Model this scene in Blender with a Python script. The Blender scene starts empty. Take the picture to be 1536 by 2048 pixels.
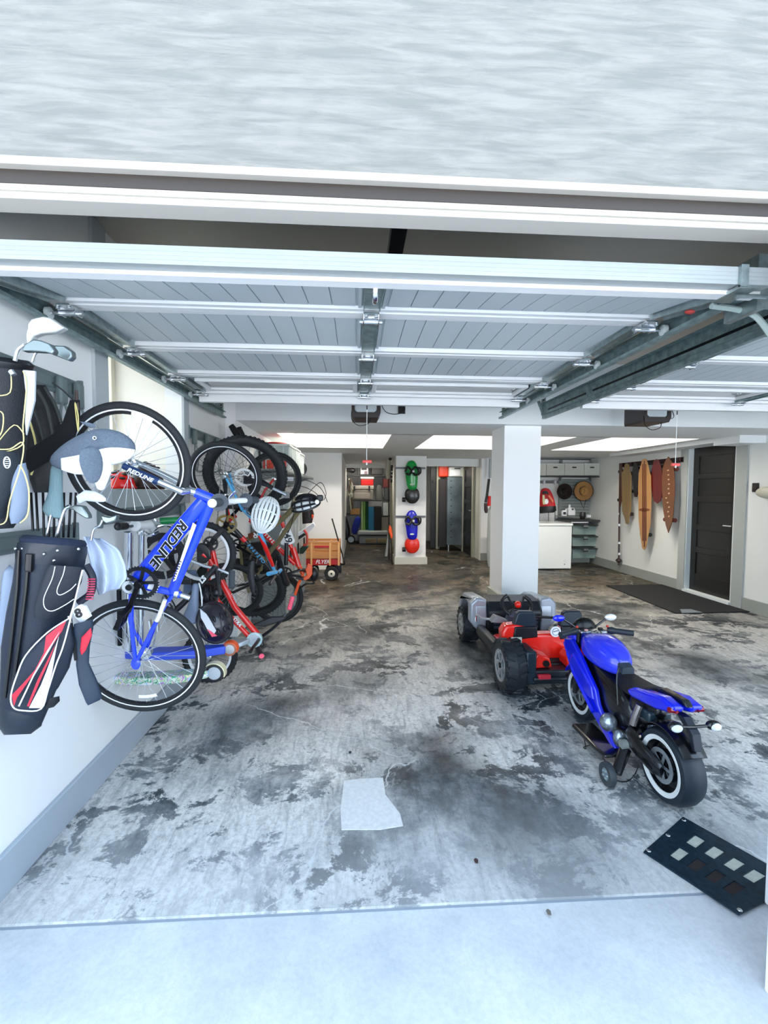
import bpy, bmesh, math, random
from mathutils import Vector as V, Matrix as M, noise as mnoise
random.seed(7)
PI = math.pi
scn = bpy.context.scene
COL = scn.collection
# ---------------- camera ----------------
F = 920.0; CX = 768.0; CY = 1024.0; H = 1.472
CAM = V((0, 0, H))
yc = V((712 - CX, -(980 - CY), -F)).normalized()          # world +Y in camera coordinates
xc = V((15100, -(1071 - CY), -F)); xc = (xc - yc * xc.dot(yc)).normalized()
zc = xc.cross(yc).normalized()
RW = M((xc, yc, zc))                                        # camera coords -> world coords
cd = bpy.data.cameras.new('camera'); cam = bpy.data.objects.new('camera', cd); COL.objects.link(cam)
cam.matrix_world = M.Translation(CAM) @ RW.to_4x4()
cd.sensor_fit = 'HORIZONTAL'; cd.sensor_width = 36.0; cd.lens = F / 1536.0 * 36.0
cd.clip_start = 0.05; cd.clip_end = 200
scn.camera = cam
def ray(px, py):
    return RW @ V((px - CX, -(py - CY), -F))
def onY(px, py, Y): r = ray(px, py); return CAM + r * (Y / r.y)
def onX(px, py, X): r = ray(px, py); return CAM + r * (X / r.x)
def onZ(px, py, Z=0.0): r = ray(px, py); return CAM + r * ((Z - H) / r.z)
class Pl:
    """a vertical (or tilted) plane in the room: origin, two unit directions and its normal"""
    def __init__(s, o, d, e=(0, 0, 1)):
        s.o = V(o); s.d = V(d).normalized(); s.e = V(e); s.e = (s.e - s.d * s.e.dot(s.d)).normalized()
        s.n = s.d.cross(s.e).normalized()
        if s.n.dot(CAM - s.o) < 0: s.n = -s.n
    def hit(s, px, py, w=0.0):
        r = ray(px, py); t = (s.o + s.n * w - CAM).dot(s.n) / r.dot(s.n); return CAM + r * t
    def at(s, u, v, w=0.0): return s.o + s.d * u + s.e * v + s.n * w
def PY(Y): return Pl((0, Y, 0), (1, 0, 0))
# ---------------- materials ----------------
MC = {}
def lin(c): return tuple(((x / 12.92) if x <= 0.04045 else ((x + 0.055) / 1.055) ** 2.4) for x in c)
def mat(name, c, rough=0.5, metal=0.0, bump=0.0, scale=30.0, var=0.0, coat=0.0, alpha=1.0, trans=0.0, emit=0.0, stretch=None, spec=None):
    """c is an sRGB colour 0..1"""
    if name in MC: return MC[name]
    m = bpy.data.materials.new(name); m.use_nodes = True; nt = m.node_tree; b = nt.nodes['Principled BSDF']
    lc = lin(c)
    b.inputs['Base Color'].default_value = (*lc, 1); b.inputs['Roughness'].default_value = rough
    b.inputs['Metallic'].default_value = metal; b.inputs['Coat Weight'].default_value = coat
    b.inputs['Coat Roughness'].default_value = 0.08
    if spec is not None: b.inputs['Specular IOR Level'].default_value = spec
    if trans: b.inputs['Transmission Weight'].default_value = trans
    if alpha < 1: b.inputs['Alpha'].default_value = alpha
    if emit: b.inputs['Emission Color'].default_value = (*lc, 1); b.inputs['Emission Strength'].default_value = emit
    if bump or var:
        tc = nt.nodes.new('ShaderNodeTexCoord'); mp = nt.nodes.new('ShaderNodeMapping'); nz = nt.nodes.new('ShaderNodeTexNoise')
        nt.links.new(tc.outputs['Object'], mp.inputs[0]); nt.links.new(mp.outputs[0], nz.inputs['Vector'])
        if stretch: mp.inputs['Scale'].default_value = stretch
        nz.inputs['Scale'].default_value = scale; nz.inputs['Detail'].default_value = 4
        if bump:
            bp = nt.nodes.new('ShaderNodeBump'); bp.inputs['Strength'].default_value = bump; bp.inputs['Distance'].default_value = 0.004
            nt.links.new(nz.outputs[0], bp.inputs['Height']); nt.links.new(bp.outputs[0], b.inputs['Normal'])
        if var:
            r = nt.nodes.new('ShaderNodeValToRGB'); r.color_ramp.elements[0].position = 0.3; r.color_ramp.elements[1].position = 0.7
            r.color_ramp.elements[0].color = (*[x * (1 - var) for x in lc], 1); r.color_ramp.elements[1].color = (*[min(1, x * (1 + var)) for x in lc], 1)
            nt.links.new(nz.outputs[0], r.inputs[0]); nt.links.new(r.outputs[0], b.inputs['Base Color'])
    MC[name] = m; return m
# ---------------- mesh builder ----------------
def frame(axis, up=None):
    a = V(axis).normalized(); u = V(up) if up is not None else (V((0, 0, 1)) if abs(a.z) < 0.9 else V((0, 1, 0)))
    x = u.cross(a)
    if x.length < 1e-5: x = V((1, 0, 0)).cross(a)
    x.normalize(); y = a.cross(x).normalized(); return x, y, a
class MB:
    def __init__(s): s.bm = bmesh.new(); s.mi = 0
    def face(s, vs):
        try: f = s.bm.faces.new(vs)
        except ValueError: return None
        f.material_index = s.mi; return f
    def poly(s, pts): return s.face([s.bm.verts.new(V(p)) for p in pts])
    def box(s, c, d, R=None):
        c = V(c); hx, hy, hz = [q / 2 for q in d]; vs = []
        for z in (-hz, hz):
            for x, y in ((-hx, -hy), (hx, -hy), (hx, hy), (-hx, hy)):
                p = V((x, y, z)); p = (R @ p) if R is not None else p; vs.append(s.bm.verts.new(c + p))
        for f in ((3, 2, 1, 0), (4, 5, 6, 7), (0, 1, 5, 4), (1, 2, 6, 5), (2, 3, 7, 6), (3, 0, 4, 7)): s.face([vs[i] for i in f])
        return s
    def mm(s, x0, x1, y0, y1, z0, z1): return s.box(((x0 + x1) / 2, (y0 + y1) / 2, (z0 + z1) / 2), (abs(x1 - x0), abs(y1 - y0), abs(z1 - z0)))
    def bar(s, a, b, w, t, up=None):
        """rectangular bar from a to b: w across, t along up"""
        a = V(a); b = V(b); x, y, z = frame(b - a, up); R = M((x, y, z)).transposed()
        return s.box((a + b) / 2, (w, t, (b - a).length), R)
    def rings(s, rs, closed=False, cap=True):
        vr = [[s.bm.verts.new(V(p)) for p in r] for r in rs]; n = len(vr[0])
        k = len(vr) if closed else len(vr) - 1
        for i in range(k):
            a = vr[i]; b = vr[(i + 1) % len(vr)]
            for j in range(n): s.face([a[j], a[(j + 1) % n], b[(j + 1) % n], b[j]])
        if cap and not closed:
            s.face(vr[0][::-1]); s.face(vr[-1])
        return s
    def tube(s, pts, r, n=8, closed=False, cap=True, flat=1.0, up=None):
        pts = [V(p) for p in pts]; N = len(pts); rr = r if isinstance(r, (list, tuple)) else [r] * N; rs = []
        px = None
        for i in range(N):
            if closed: t = pts[(i + 1) % N] - pts[i - 1]
            else: t = pts[min(i + 1, N - 1)] - pts[max(i - 1, 0)]
            if t.length < 1e-7: t = V((0, 0, 1))
            t.normalize()
            if px is None: x, y, _ = frame(t, up)
            else:
                x = px - t * px.dot(t)
                if x.length < 1e-5: x, y, _ = frame(t, up)
                x.normalize(); y = t.cross(x)
            px = x
            rs.append([pts[i] + (x * math.cos(2 * PI * k / n) + y * math.sin(2 * PI * k / n) * flat) * rr[i] for k in range(n)])
        return s.rings(rs, closed, cap)
    def lathe(s, prof, o, axis, n=24, closed=False, a0=0, a1=2 * PI, cap=False):
        """prof: (radius, height along axis)"""
        o = V(o); x, y, a = frame(axis); full = abs(a1 - a0 - 2 * PI) < 1e-6
        K = n if full else n + 1; rs = []
        for k in range(K):
            th = a0 + (a1 - a0) * k / n; d = x * math.cos(th) + y * math.sin(th)
            rs.append([o + d * p[0] + a * p[1] for p in prof])
        vr = [[s.bm.verts.new(p) for p in r] for r in rs]; m = len(prof)
        for i in range(K if full else K - 1):
            A = vr[i]; B = vr[(i + 1) % K]
            for j in range(m if closed else m - 1): s.face([A[j], B[j], B[(j + 1) % m], A[(j + 1) % m]])
        if not closed and cap and full:
            s.face([v[0] for v in vr][::-1]); s.face([v[-1] for v in vr])
        return s
    def cyl(s, a, b, r, n=16, r2=None):
        a = V(a); b = V(b); return s.tube([a, b], [r, r if r2 is None else r2], n)
    def ell(s, c, rad, R=None, nu=16, nv=10, v0=0.0, v1=1.0):
        c = V(c); rs = []
        for i in range(nv + 1):
            ph = PI * (v0 + (v1 - v0) * i / nv); ph = min(max(ph, 0.02), PI - 0.02)
            ring = []
            for j in range(nu):
                th = 2 * PI * j / nu; p = V((rad[0] * math.sin(ph) * math.cos(th), rad[1] * math.sin(ph) * math.sin(th), rad[2] * math.cos(ph)))
                ring.append(c + ((R @ p) if R is not None else p))
            rs.append(ring)
        return s.rings(rs)
    def prism(s, pts, off):
        """closed outline extruded by vector off"""
        off = V(off); pts = [V(p) for p in pts]
        if len(pts) < 3: return s
        a = [s.bm.verts.new(p) for p in pts]; b = [s.bm.verts.new(p + off) for p in pts]; n = len(a)
        s.face(a); s.face(b[::-1])
        for i in range(n): s.face([a[i], b[i], b[(i + 1) % n], a[(i + 1) % n]])
        return s
    def pxprism(s, pl, pxs, w0, w1):
        """outline read on plane pl, thickness from w0 to w1 along its normal"""
        P = [pl.hit(*p) for p in pxs]; return s.prism([p + pl.n * w0 for p in P], pl.n * (w1 - w0))
    def build(s, name, m=None, parent=None, smooth=True, bevel=0.0, sub=0, seg=2, solid=0.0, ang=35):
        bmesh.ops.remove_doubles(s.bm, verts=s.bm.verts, dist=1e-6)
        bmesh.ops.recalc_face_normals(s.bm, faces=s.bm.faces)
        me = bpy.data.meshes.new(name)
        # origin at the centre of the base
        if s.bm.verts:
            xs = [v.co.x for v in s.bm.verts]; ys = [v.co.y for v in s.bm.verts]; zs = [v.co.z for v in s.bm.verts]
            o = V(((min(xs) + max(xs)) / 2, (min(ys) + max(ys)) / 2, min(zs)))
        else: o = V((0, 0, 0))
        for v in s.bm.verts: v.co -= o
        s.bm.to_mesh(me); s.bm.free()
        if smooth: me.shade_smooth()
        ob = bpy.data.objects.new(name, me); COL.objects.link(ob)
        if parent is not None:
            ob.parent = parent; o = o - wloc(parent)
        ob.location = o
        for q in (m if isinstance(m, (list, tuple)) else [m]):
            if q: me.materials.append(q)
        if bevel:
            b = ob.modifiers.new('b', 'BEVEL'); b.width = bevel; b.segments = seg; b.limit_method = 'ANGLE'; b.angle_limit = math.radians(40)
        if sub:
            b = ob.modifiers.new('s', 'SUBSURF'); b.levels = sub; b.render_levels = sub
        if smooth:
            try: me.set_sharp_from_angle(angle=math.radians(ang))
            except Exception: pass
        return ob
def wloc(o):
    p = V(o.location)
    while o.parent: o = o.parent; p += V(o.location)
    return p
def tag(o, label=None, cat=None, group=None, kind=None):
    if label: o['label'] = label
    if cat: o['category'] = cat
    if group: o['group'] = group
    if kind: o['kind'] = kind
    return o
def thing(name, loc, label, cat, group=None):
    o = bpy.data.objects.new(name, None); o.empty_display_size = 0.05; COL.objects.link(o); o.location = V(loc)
    return tag(o, label, cat, group)
def struct(name, mb, m, parent=None, **k):
    o = mb.build(name, m, parent, **k)
    if parent is None: o['kind'] = 'structure'
    return o
def copy_tree(o, parent=None):
    c = o.copy(); COL.objects.link(c); c.parent = parent
    for ch in [x for x in bpy.data.objects if x.parent == o and x != c]: copy_tree(ch, c)
    return c
FONT_CACHE = {}
def text(body, size, o, right, up, m, parent=None, name='lettering', depth=0.0015, shear=0.0, bold=0.0, align='CENTER', sx=1.0):
    cu = bpy.data.curves.new('t', 'FONT'); cu.body = body; cu.size = size; cu.extrude = depth; cu.shear = shear; cu.offset = bold
    cu.align_x = align; cu.align_y = 'CENTER'; cu.resolution_u = 3
    t = bpy.data.objects.new('t', cu); COL.objects.link(t)
    dg = bpy.context.evaluated_depsgraph_get(); dg.update()
    me = bpy.data.meshes.new_from_object(t.evaluated_get(dg)); bpy.data.objects.remove(t)
    right = V(right).normalized(); up = V(up); up = (up - right * up.dot(right)).normalized(); n = right.cross(up)
    R = M((right, up, n)).transposed().to_4x4()
    for v in me.vertices: v.co = (R @ V((v.co.x * sx, v.co.y, v.co.z)))
    me.name = name; me.materials.clear(); me.materials.append(m)
    ob = bpy.data.objects.new(name, me); COL.objects.link(ob); o = V(o)
    if parent is not None: ob.parent = parent; o = o - wloc(parent)
    ob.location = o; return ob
def bez(p, n=8):
    """smooth curve through points"""
    p = [V(q) for q in p]; out = []
    for i in range(len(p) - 1):
        p0 = p[max(i - 1, 0)]; p1 = p[i]; p2 = p[i + 1]; p3 = p[min(i + 2, len(p) - 1)]
        for k in range(n):
            t = k / n
            out.append(0.5 * ((2 * p1) + (p2 - p0) * t + (2 * p0 - 5 * p1 + 4 * p2 - p3) * t * t + (3 * p1 - p0 - 3 * p2 + p3) * t ** 3))
    out.append(p[-1]); return out
# common materials
white_wall = mat('white_wall', (0.965, 0.965, 0.96), 0.6, bump=0.12, scale=60)
trim_grey = mat('trim_grey', (0.66, 0.68, 0.67), 0.5)
black_pl = mat('black_plastic', (0.06, 0.06, 0.07), 0.35)
rubber = mat('tyre_rubber', (0.13, 0.14, 0.15), 0.75, bump=0.3, scale=120)
galv = mat('galvanized_steel', (0.62, 0.67, 0.67), 0.35, metal=0.9, var=0.2, scale=40)
steel = mat('bright_steel', (0.85, 0.86, 0.87), 0.25, metal=1.0)
darkm = mat('dark_metal', (0.1, 0.1, 0.11), 0.35, metal=0.6)
chrome = mat('chrome', (0.9, 0.91, 0.92), 0.12, metal=1.0)
# ================= room shell =================
XL = -1.275; XR = 4.85; ZB = H + 0.675; CEIL = H + 1.3
def nodes(m): return m.node_tree.nodes, m.node_tree.links
def floor_mat(name, outside=False):
    m = bpy.data.materials.new(name); m.use_nodes = True; N, L = nodes(m); b = N['Principled BSDF']
    tc = N.new('ShaderNodeTexCoord')
    def noise(sc, det=6, rough=0.6, st=(1, 1, 1), dist=0.0, rz=0):
        mp = N.new('ShaderNodeMapping'); mp.inputs['Scale'].default_value = st; mp.inputs['Rotation'].default_value = (0, 0, rz)
        L.new(tc.outputs['Object'], mp.inputs[0]); z = N.new('ShaderNodeTexNoise'); z.inputs['Scale'].default_value = sc
        z.inputs['Detail'].default_value = det; z.inputs['Roughness'].default_value = rough; z.inputs['Distortion'].default_value = dist
        L.new(mp.outputs[0], z.inputs['Vector']); return z.outputs[0]
    def ramp(s, stops):
        r = N.new('ShaderNodeValToRGB'); e = r.color_ramp.elements
        e[0].position, e[0].color = stops[0][0], (*stops[0][1], 1); e[1].position, e[1].color = stops[-1][0], (*stops[-1][1], 1)
        for p, c in stops[1:-1]: q = e.new(p); q.color = (*c, 1)
        L.new(s, r.inputs[0]); return r.outputs[0]
    def mix(f, a, c, mode='MIX'):
        x = N.new('ShaderNodeMix'); x.data_type = 'RGBA'; x.blend_type = mode
        for i, v in ((0, f), (6, a), (7, c)):
            if hasattr(v, 'is_output'): L.new(v, x.inputs[i])
            else: x.inputs[i].default_value = v
        return x.outputs[2]
    g = lambda v, t=(1, 1, 1): tuple(v * q for q in t)
    if outside:
        c = ramp(noise(3.0, 8, 0.65), [(0.3, (0.50, 0.52, 0.55)), (0.7, (0.68, 0.69, 0.70))])
        fine = ramp(noise(60, 5, 0.7), [(0.3, (0.8, 0.8, 0.8)), (0.6, (1, 1, 1))]); c = mix(0.6, c, fine, 'MULTIPLY')
        b.inputs['Roughness'].default_value = 0.7
    else:
        base = ramp(noise(1.6, 9, 0.66, dist=0.25), [(0.36, (0.03, 0.042, 0.05)), (0.45, (0.09, 0.108, 0.12)), (0.52, (0.20, 0.22, 0.235)), (0.62, (0.46, 0.47, 0.47))])
        worn = ramp(noise(3.4, 10, 0.74, dist=0.35), [(0.475, (0, 0, 0)), (0.50, (1, 1, 1))])
        big = ramp(noise(0.75, 3, 0.5), [(0.38, (0, 0, 0)), (0.54, (1, 1, 1))])
        wm = mix(1.0, worn, big, 'MULTIPLY')
        c = mix(wm, base, (0.68, 0.675, 0.65, 1))
        streak = ramp(noise(7, 8, 0.7, st=(3.2, 0.7, 1), dist=0.8, rz=0.5), [(0.36, (0.5, 0.52, 0.54)), (0.54, (1.08, 1.08, 1.08))]); c = mix(0.7, c, streak, 'MULTIPLY')
        fine = ramp(noise(42, 8, 0.75), [(0.38, (0.62, 0.62, 0.62)), (0.56, (1.1, 1.1, 1.1))]); c = mix(0.7, c, fine, 'MULTIPLY')
        # further in, dimmer and warmer light is painted into the slab as darker brown
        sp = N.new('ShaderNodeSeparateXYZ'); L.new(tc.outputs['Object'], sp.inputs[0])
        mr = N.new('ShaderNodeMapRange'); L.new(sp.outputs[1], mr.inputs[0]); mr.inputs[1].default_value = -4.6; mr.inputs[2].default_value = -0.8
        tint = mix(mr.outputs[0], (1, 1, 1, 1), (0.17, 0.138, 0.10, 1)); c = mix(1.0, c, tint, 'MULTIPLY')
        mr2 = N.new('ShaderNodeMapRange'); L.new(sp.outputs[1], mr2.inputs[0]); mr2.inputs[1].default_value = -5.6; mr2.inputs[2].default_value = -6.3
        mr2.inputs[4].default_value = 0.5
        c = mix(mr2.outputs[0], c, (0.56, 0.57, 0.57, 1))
        # hairline cracks, pale
        vo = N.new('ShaderNodeTexVoronoi'); vo.feature = 'DISTANCE_TO_EDGE'; vo.inputs['Scale'].default_value = 0.62
        mp = N.new('ShaderNodeMapping'); L.new(tc.outputs['Object'], mp.inputs[0])
        dz = N.new('ShaderNodeTexNoise'); dz.inputs['Scale'].default_value = 2.5; dz.inputs['Detail'].default_value = 6; L.new(tc.outputs['Object'], dz.inputs['Vector'])
        va = N.new('ShaderNodeVectorMath'); va.operation = 'MULTIPLY_ADD'; L.new(dz.outputs['Color'], va.inputs[0]); va.inputs[1].default_value = (0.55, 0.55, 0); L.new(mp.outputs[0], va.inputs[2])
        L.new(va.outputs[0], vo.inputs['Vector'])
        cr = ramp(vo.outputs['Distance'], [(0.0, (1, 1, 1)), (0.0025, (0, 0, 0))])
        crm = mix(1.0, cr, ramp(noise(1.1, 2), [(0.45, (0, 0, 0)), (0.52, (1, 1, 1))]), 'MULTIPLY')
        c = mix(crm, c, (0.62, 0.64, 0.64, 1))
        b.inputs['Roughness'].default_value = 0.5; b.inputs['Specular IOR Level'].default_value = 0.35
        rr = ramp(noise(3.4, 10, 0.72, dist=1.2), [(0.4, (0.34, 0.34, 0.34)), (0.6, (0.62, 0.62, 0.62))]); L.new(rr, b.inputs['Roughness'])
    L.new(c, b.inputs['Base Color'])
    bp = N.new('ShaderNodeBump'); bp.inputs['Strength'].default_value = 0.25; bp.inputs['Distance'].default_value = 0.004
    L.new(noise(35, 6, 0.7), bp.inputs['Height']); L.new(bp.outputs[0], b.inputs['Normal'])
    return m
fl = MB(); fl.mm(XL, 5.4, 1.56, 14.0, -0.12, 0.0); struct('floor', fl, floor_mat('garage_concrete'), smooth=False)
ap = MB(); ap.mm(-30, 34, -40, 1.55, -0.15, -0.012); o = struct('driveway_apron', ap, floor_mat('apron_concrete', True), smooth=False)
sc = MB()
# concrete patch and thin filler strip at the threshold joint
st = MB(); st.mm(XL, 5.4, 1.55, 1.56, -0.12, -0.01); struct('trim_1', st, mat('joint_dark', (0.55, 0.58, 0.62), 0.9), smooth=False)
patch = MB()
pp = [onZ(*p) for p in ((688, 1562), (724, 1558), (766, 1556), (771, 1590), (800, 1628), (806, 1652), (760, 1660), (683, 1660), (681, 1620))]
patch.prism([V((p.x, p.y, 0.0)) for p in pp], (0, 0, 0.0025)); o = patch.build('floor_patch', mat('patch_cement', (0.86, 0.865, 0.86), 0.75, bump=0.4, scale=50, var=0.08)); tag(o, 'pale cement repair patch in the middle of the garage floor', 'patch')
# left wall with the window recess
WY0, WY1, WXD = 2.45, 3.48, -1.79; SILL = H - 0.005
lw = MB()
lw.mm(XL - 0.12, XL, 1.25, 4.61, 0, SILL - 0.1); lw.mm(XL - 0.12, XL, 1.25, WY0, SILL - 0.1, CEIL); lw.mm(XL - 0.12, XL, WY1, 4.61, SILL - 0.1, CEIL)
lw.mm(XL - 0.12, XL, WY0, WY1, H + 1.0, CEIL)
lw.mm(XL - 0.12, XL + 0.10, 4.61, 8.5, 0, CEIL)
struct('wall_left', lw, white_wall, smooth=False)
rc = MB()  # recess lining
rc.mm(WXD - 0.1, XL - 0.12, WY0 - 0.06, WY0, SILL - 0.1, H + 1.1); rc.mm(WXD - 0.1, XL - 0.12, WY1, WY1 + 0.06, SILL - 0.1, H + 1.1)
rc.mm(WXD - 0.1, XL - 0.12, WY0, WY1, H + 1.0, H + 1.1)
struct('wall_recess', rc, mat('sun_tinted_white', (0.97, 0.95, 0.90), 0.6, bump=0.1, scale=60), smooth=False)  # cream tint stands in for sunlight falling through the window
sl = MB(); sl.mm(WXD - 0.1, XL + 0.02, WY0 - 0.0, WY1 + 0.0, SILL - 0.1, SILL); o = sl.build('window_sill', trim_grey, bevel=0.004); tag(o, kind='structure'); o.name = 'trim_2'
wf = MB()  # window frame in the deep plane
for a, b_ in ((WY0, WY0 + 0.05), (WY1 - 0.05, WY1), ((WY0 + WY1) / 2 - 0.03, (WY0 + WY1) / 2 + 0.03)): wf.mm(WXD, WXD + 0.05, a, b_, SILL, H + 1.0)
wf.mm(WXD, WXD + 0.05, WY0, WY1, SILL, SILL + 0.06); wf.mm(WXD, WXD + 0.05, WY0, WY1, H + 0.55, H + 0.61)
wf.mm(WXD, WXD + 0.05, WY0, WY1, H + 0.94, H + 1.0)
w = struct('window_1', wf, mat('window_cream', (0.93, 0.90, 0.82), 0.4), bevel=0.003)
pn = MB(); pn.mm(WXD + 0.01, WXD + 0.016, WY0 + 0.03, WY1 - 0.03, SILL + 0.03, H + 0.98)
pn.build('window_pane', mat('window_glass', (0.95, 0.98, 1.0), 0.0, trans=1.0, spec=0.5), w, smooth=False)
cs = MB(); cs.mm(XL, XL + 0.018, WY0 - 0.12, WY0, SILL - 0.1, CEIL); cs.mm(XL, XL + 0.018, WY1, WY1 + 0.10, SILL - 0.1, CEIL)
struct('trim_3', cs, mat('casing_grey', (0.74, 0.76, 0.77), 0.5), bevel=0.002, smooth=False)
bb = MB(); bb.mm(XL, XL + 0.02, 1.25, 4.61, 0, 0.155); struct('baseboard_left', bb, mat('baseboard_paint', (0.67, 0.71, 0.75), 0.45), bevel=0.004)
# right wall: door opening
DXY = (5.63, 6.46); DX = 4.93
rw = MB(); T = 0.14
rw.mm(XR, XR + T, 1.3, DXY[0], 0, CEIL); rw.mm(XR, XR + T, DXY[1], 9.6, 0, CEIL); rw.mm(XR, XR + T, DXY[0], DXY[1], 2.12, CEIL); rw.mm(XR + 0.13, XR + T + 0.1, DXY[0], DXY[1], 0, 2.12)
struct('wall_right', rw, mat('white_wall_right', (0.90, 0.91, 0.90), 0.6, bump=0.12, scale=60), smooth=False)
br = MB(); br.mm(XR - 0.015, XR, 6.60, 9.3, 0, 0.16); br.mm(XR - 0.015, XR, 1.5, 5.43, 0, 0.16)
struct('baseboard_right', br, mat('baseboard_grey', (0.60, 0.62, 0.60), 0.5), bevel=0.003)
cs = MB(); cs.mm(XR - 0.02, XR, 6.46, 6.60, 0, 2.2); cs.mm(XR - 0.02, XR, 5.43, 5.60, 0, 2.2); cs.mm(XR - 0.02, XR, 5.43, 6.60, 2.11, 2.2)
struct('trim_4', cs, mat('casing_right', (0.66, 0.68, 0.67), 0.5), smooth=False, bevel=0.002)
cs = MB(); cs.mm(XR - 0.005, DX, 6.45, 6.46, 0, 2.12); cs.mm(XR - 0.005, DX, 5.61, 5.63, 0, 2.12); cs.mm(XR - 0.03, DX, 5.62, 6.47, 0.0, 0.045)
struct('trim_5', cs, mat('jamb_white', (0.86, 0.89, 0.89), 0.5), smooth=False)
# back walls
bw = MB()
bw.mm(XL - 0.1, -0.262, 8.5, 8.62, 0, CEIL)                       # partition left of the store room
struct('wall_partition', bw, white_wall, smooth=False)
bw = MB(); bw.mm(-0.38, -0.262, 8.62, 13.3, 0, CEIL); struct('wall_store_left', bw, white_wall, smooth=False)
bw = MB(); bw.mm(-0.4, 3.0, 13.3, 13.4, 0, CEIL); struct('wall_store_back', bw, white_wall, smooth=False)
bw = MB(); bw.mm(2.62, 3.1, 9.5, 9.62, 0, CEIL); bw.mm(3.0, XR + T, 9.3, 9.42, 0, CEIL); struct('wall_back', bw, white_wall, smooth=False)
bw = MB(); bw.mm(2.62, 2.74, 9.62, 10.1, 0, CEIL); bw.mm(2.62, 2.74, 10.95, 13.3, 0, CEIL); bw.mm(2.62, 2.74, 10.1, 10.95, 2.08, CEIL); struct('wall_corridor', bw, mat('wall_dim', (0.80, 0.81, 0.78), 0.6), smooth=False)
bw = MB(); bw.mm(3.0, XR, 9.285, 9.3, 0, 0.16); bw.mm(2.62, 3.0, 9.485, 9.5, 0, 0.16); struct('baseboard_back', bw, mat('baseboard_grey', (0.6, 0.62, 0.6)), smooth=False)
# columns
def column(n, x0, x1, y0, y1, hb):
    c = MB(); c.mm(x0, x1, y0, y1, 0, ZB + 0.02); o = struct(n, c, white_wall, smooth=False, bevel=0.003)
    return o
column('wall_column', 1.535, 1.925, 4.72, 5.16, 0.43)
c = MB(); c.mm(1.515, 1.945, 4.70, 5.18, 0, 0.37); struct('baseboard_column', c, mat('column_plinth', (0.70, 0.71, 0.66), 0.5), smooth=False, bevel=0.004)
column('wall_pier', 0.785, 1.39, 9.05, 9.5, 0.15)
c = MB(); c.mm(0.765, 1.42, 9.03, 9.52, 0, 0.146); struct('baseboard_pier', c, mat('pier_plinth', (0.80, 0.80, 0.76), 0.5), smooth=False, bevel=0.004)
# ceilings and beams
c = MB(); c.mm(XL - 0.1, XR + T, 1.3, 4.65, CEIL, CEIL + 0.1); struct('ceiling', c, mat('ceiling_brown', (0.80, 0.77, 0.72), 0.7, bump=0.2, scale=20), smooth=False)
cw = mat('ceiling_white', (0.90, 0.91, 0.91), 0.6, bump=0.1, scale=60)
c = MB(); c.mm(XL - 0.1, XR + T, 4.61, 13.4, CEIL - 0.02, CEIL + 0.1); struct('ceiling_rear', c, cw, smooth=False)
c = MB()
c.mm(XL + 0.1, XR, 4.61, 5.62, ZB, CEIL - 0.02); c.mm(XL + 0.1, XR, 7.45, 13.4, ZB, CEIL - 0.02)
c.mm(0.43, 0.945, 5.58, 7.45, ZB, CEIL - 0.02); c.mm(2.75, 3.2, 5.58, 7.45, ZB, CEIL - 0.02)
c.mm(4.35, XR, 5.58, 7.45, ZB, CEIL - 0.02); c.mm(XL + 0.1, -0.95, 5.58, 7.45, ZB, CEIL - 0.02)
struct('ceiling_beams', c, cw, smooth=False)
c = MB(); c.mm(-0.26, 0.76, 12.0, 12.1, ZB - 0.1, ZB); c.mm(1.39, 2.62, 9.7, 9.85, ZB - 0.16, ZB); struct('trim_6', c, cw, smooth=False)
c = MB(); c.mm(4.52, XR, 5.2, 5.6, ZB - 0.09, ZB); c.mm(4.52, XR, 5.6, 8.0, ZB - 0.05, ZB); struct('trim_7', c, cw, smooth=False)
# far cheek of the store room, right of the tall pier
c = MB(); c.mm(0.98, 1.06, 9.52, 13.3, 0, ZB); struct('wall_store_right', c, mat('wall_dim', (0.8, 0.81, 0.78)), smooth=False)
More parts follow.
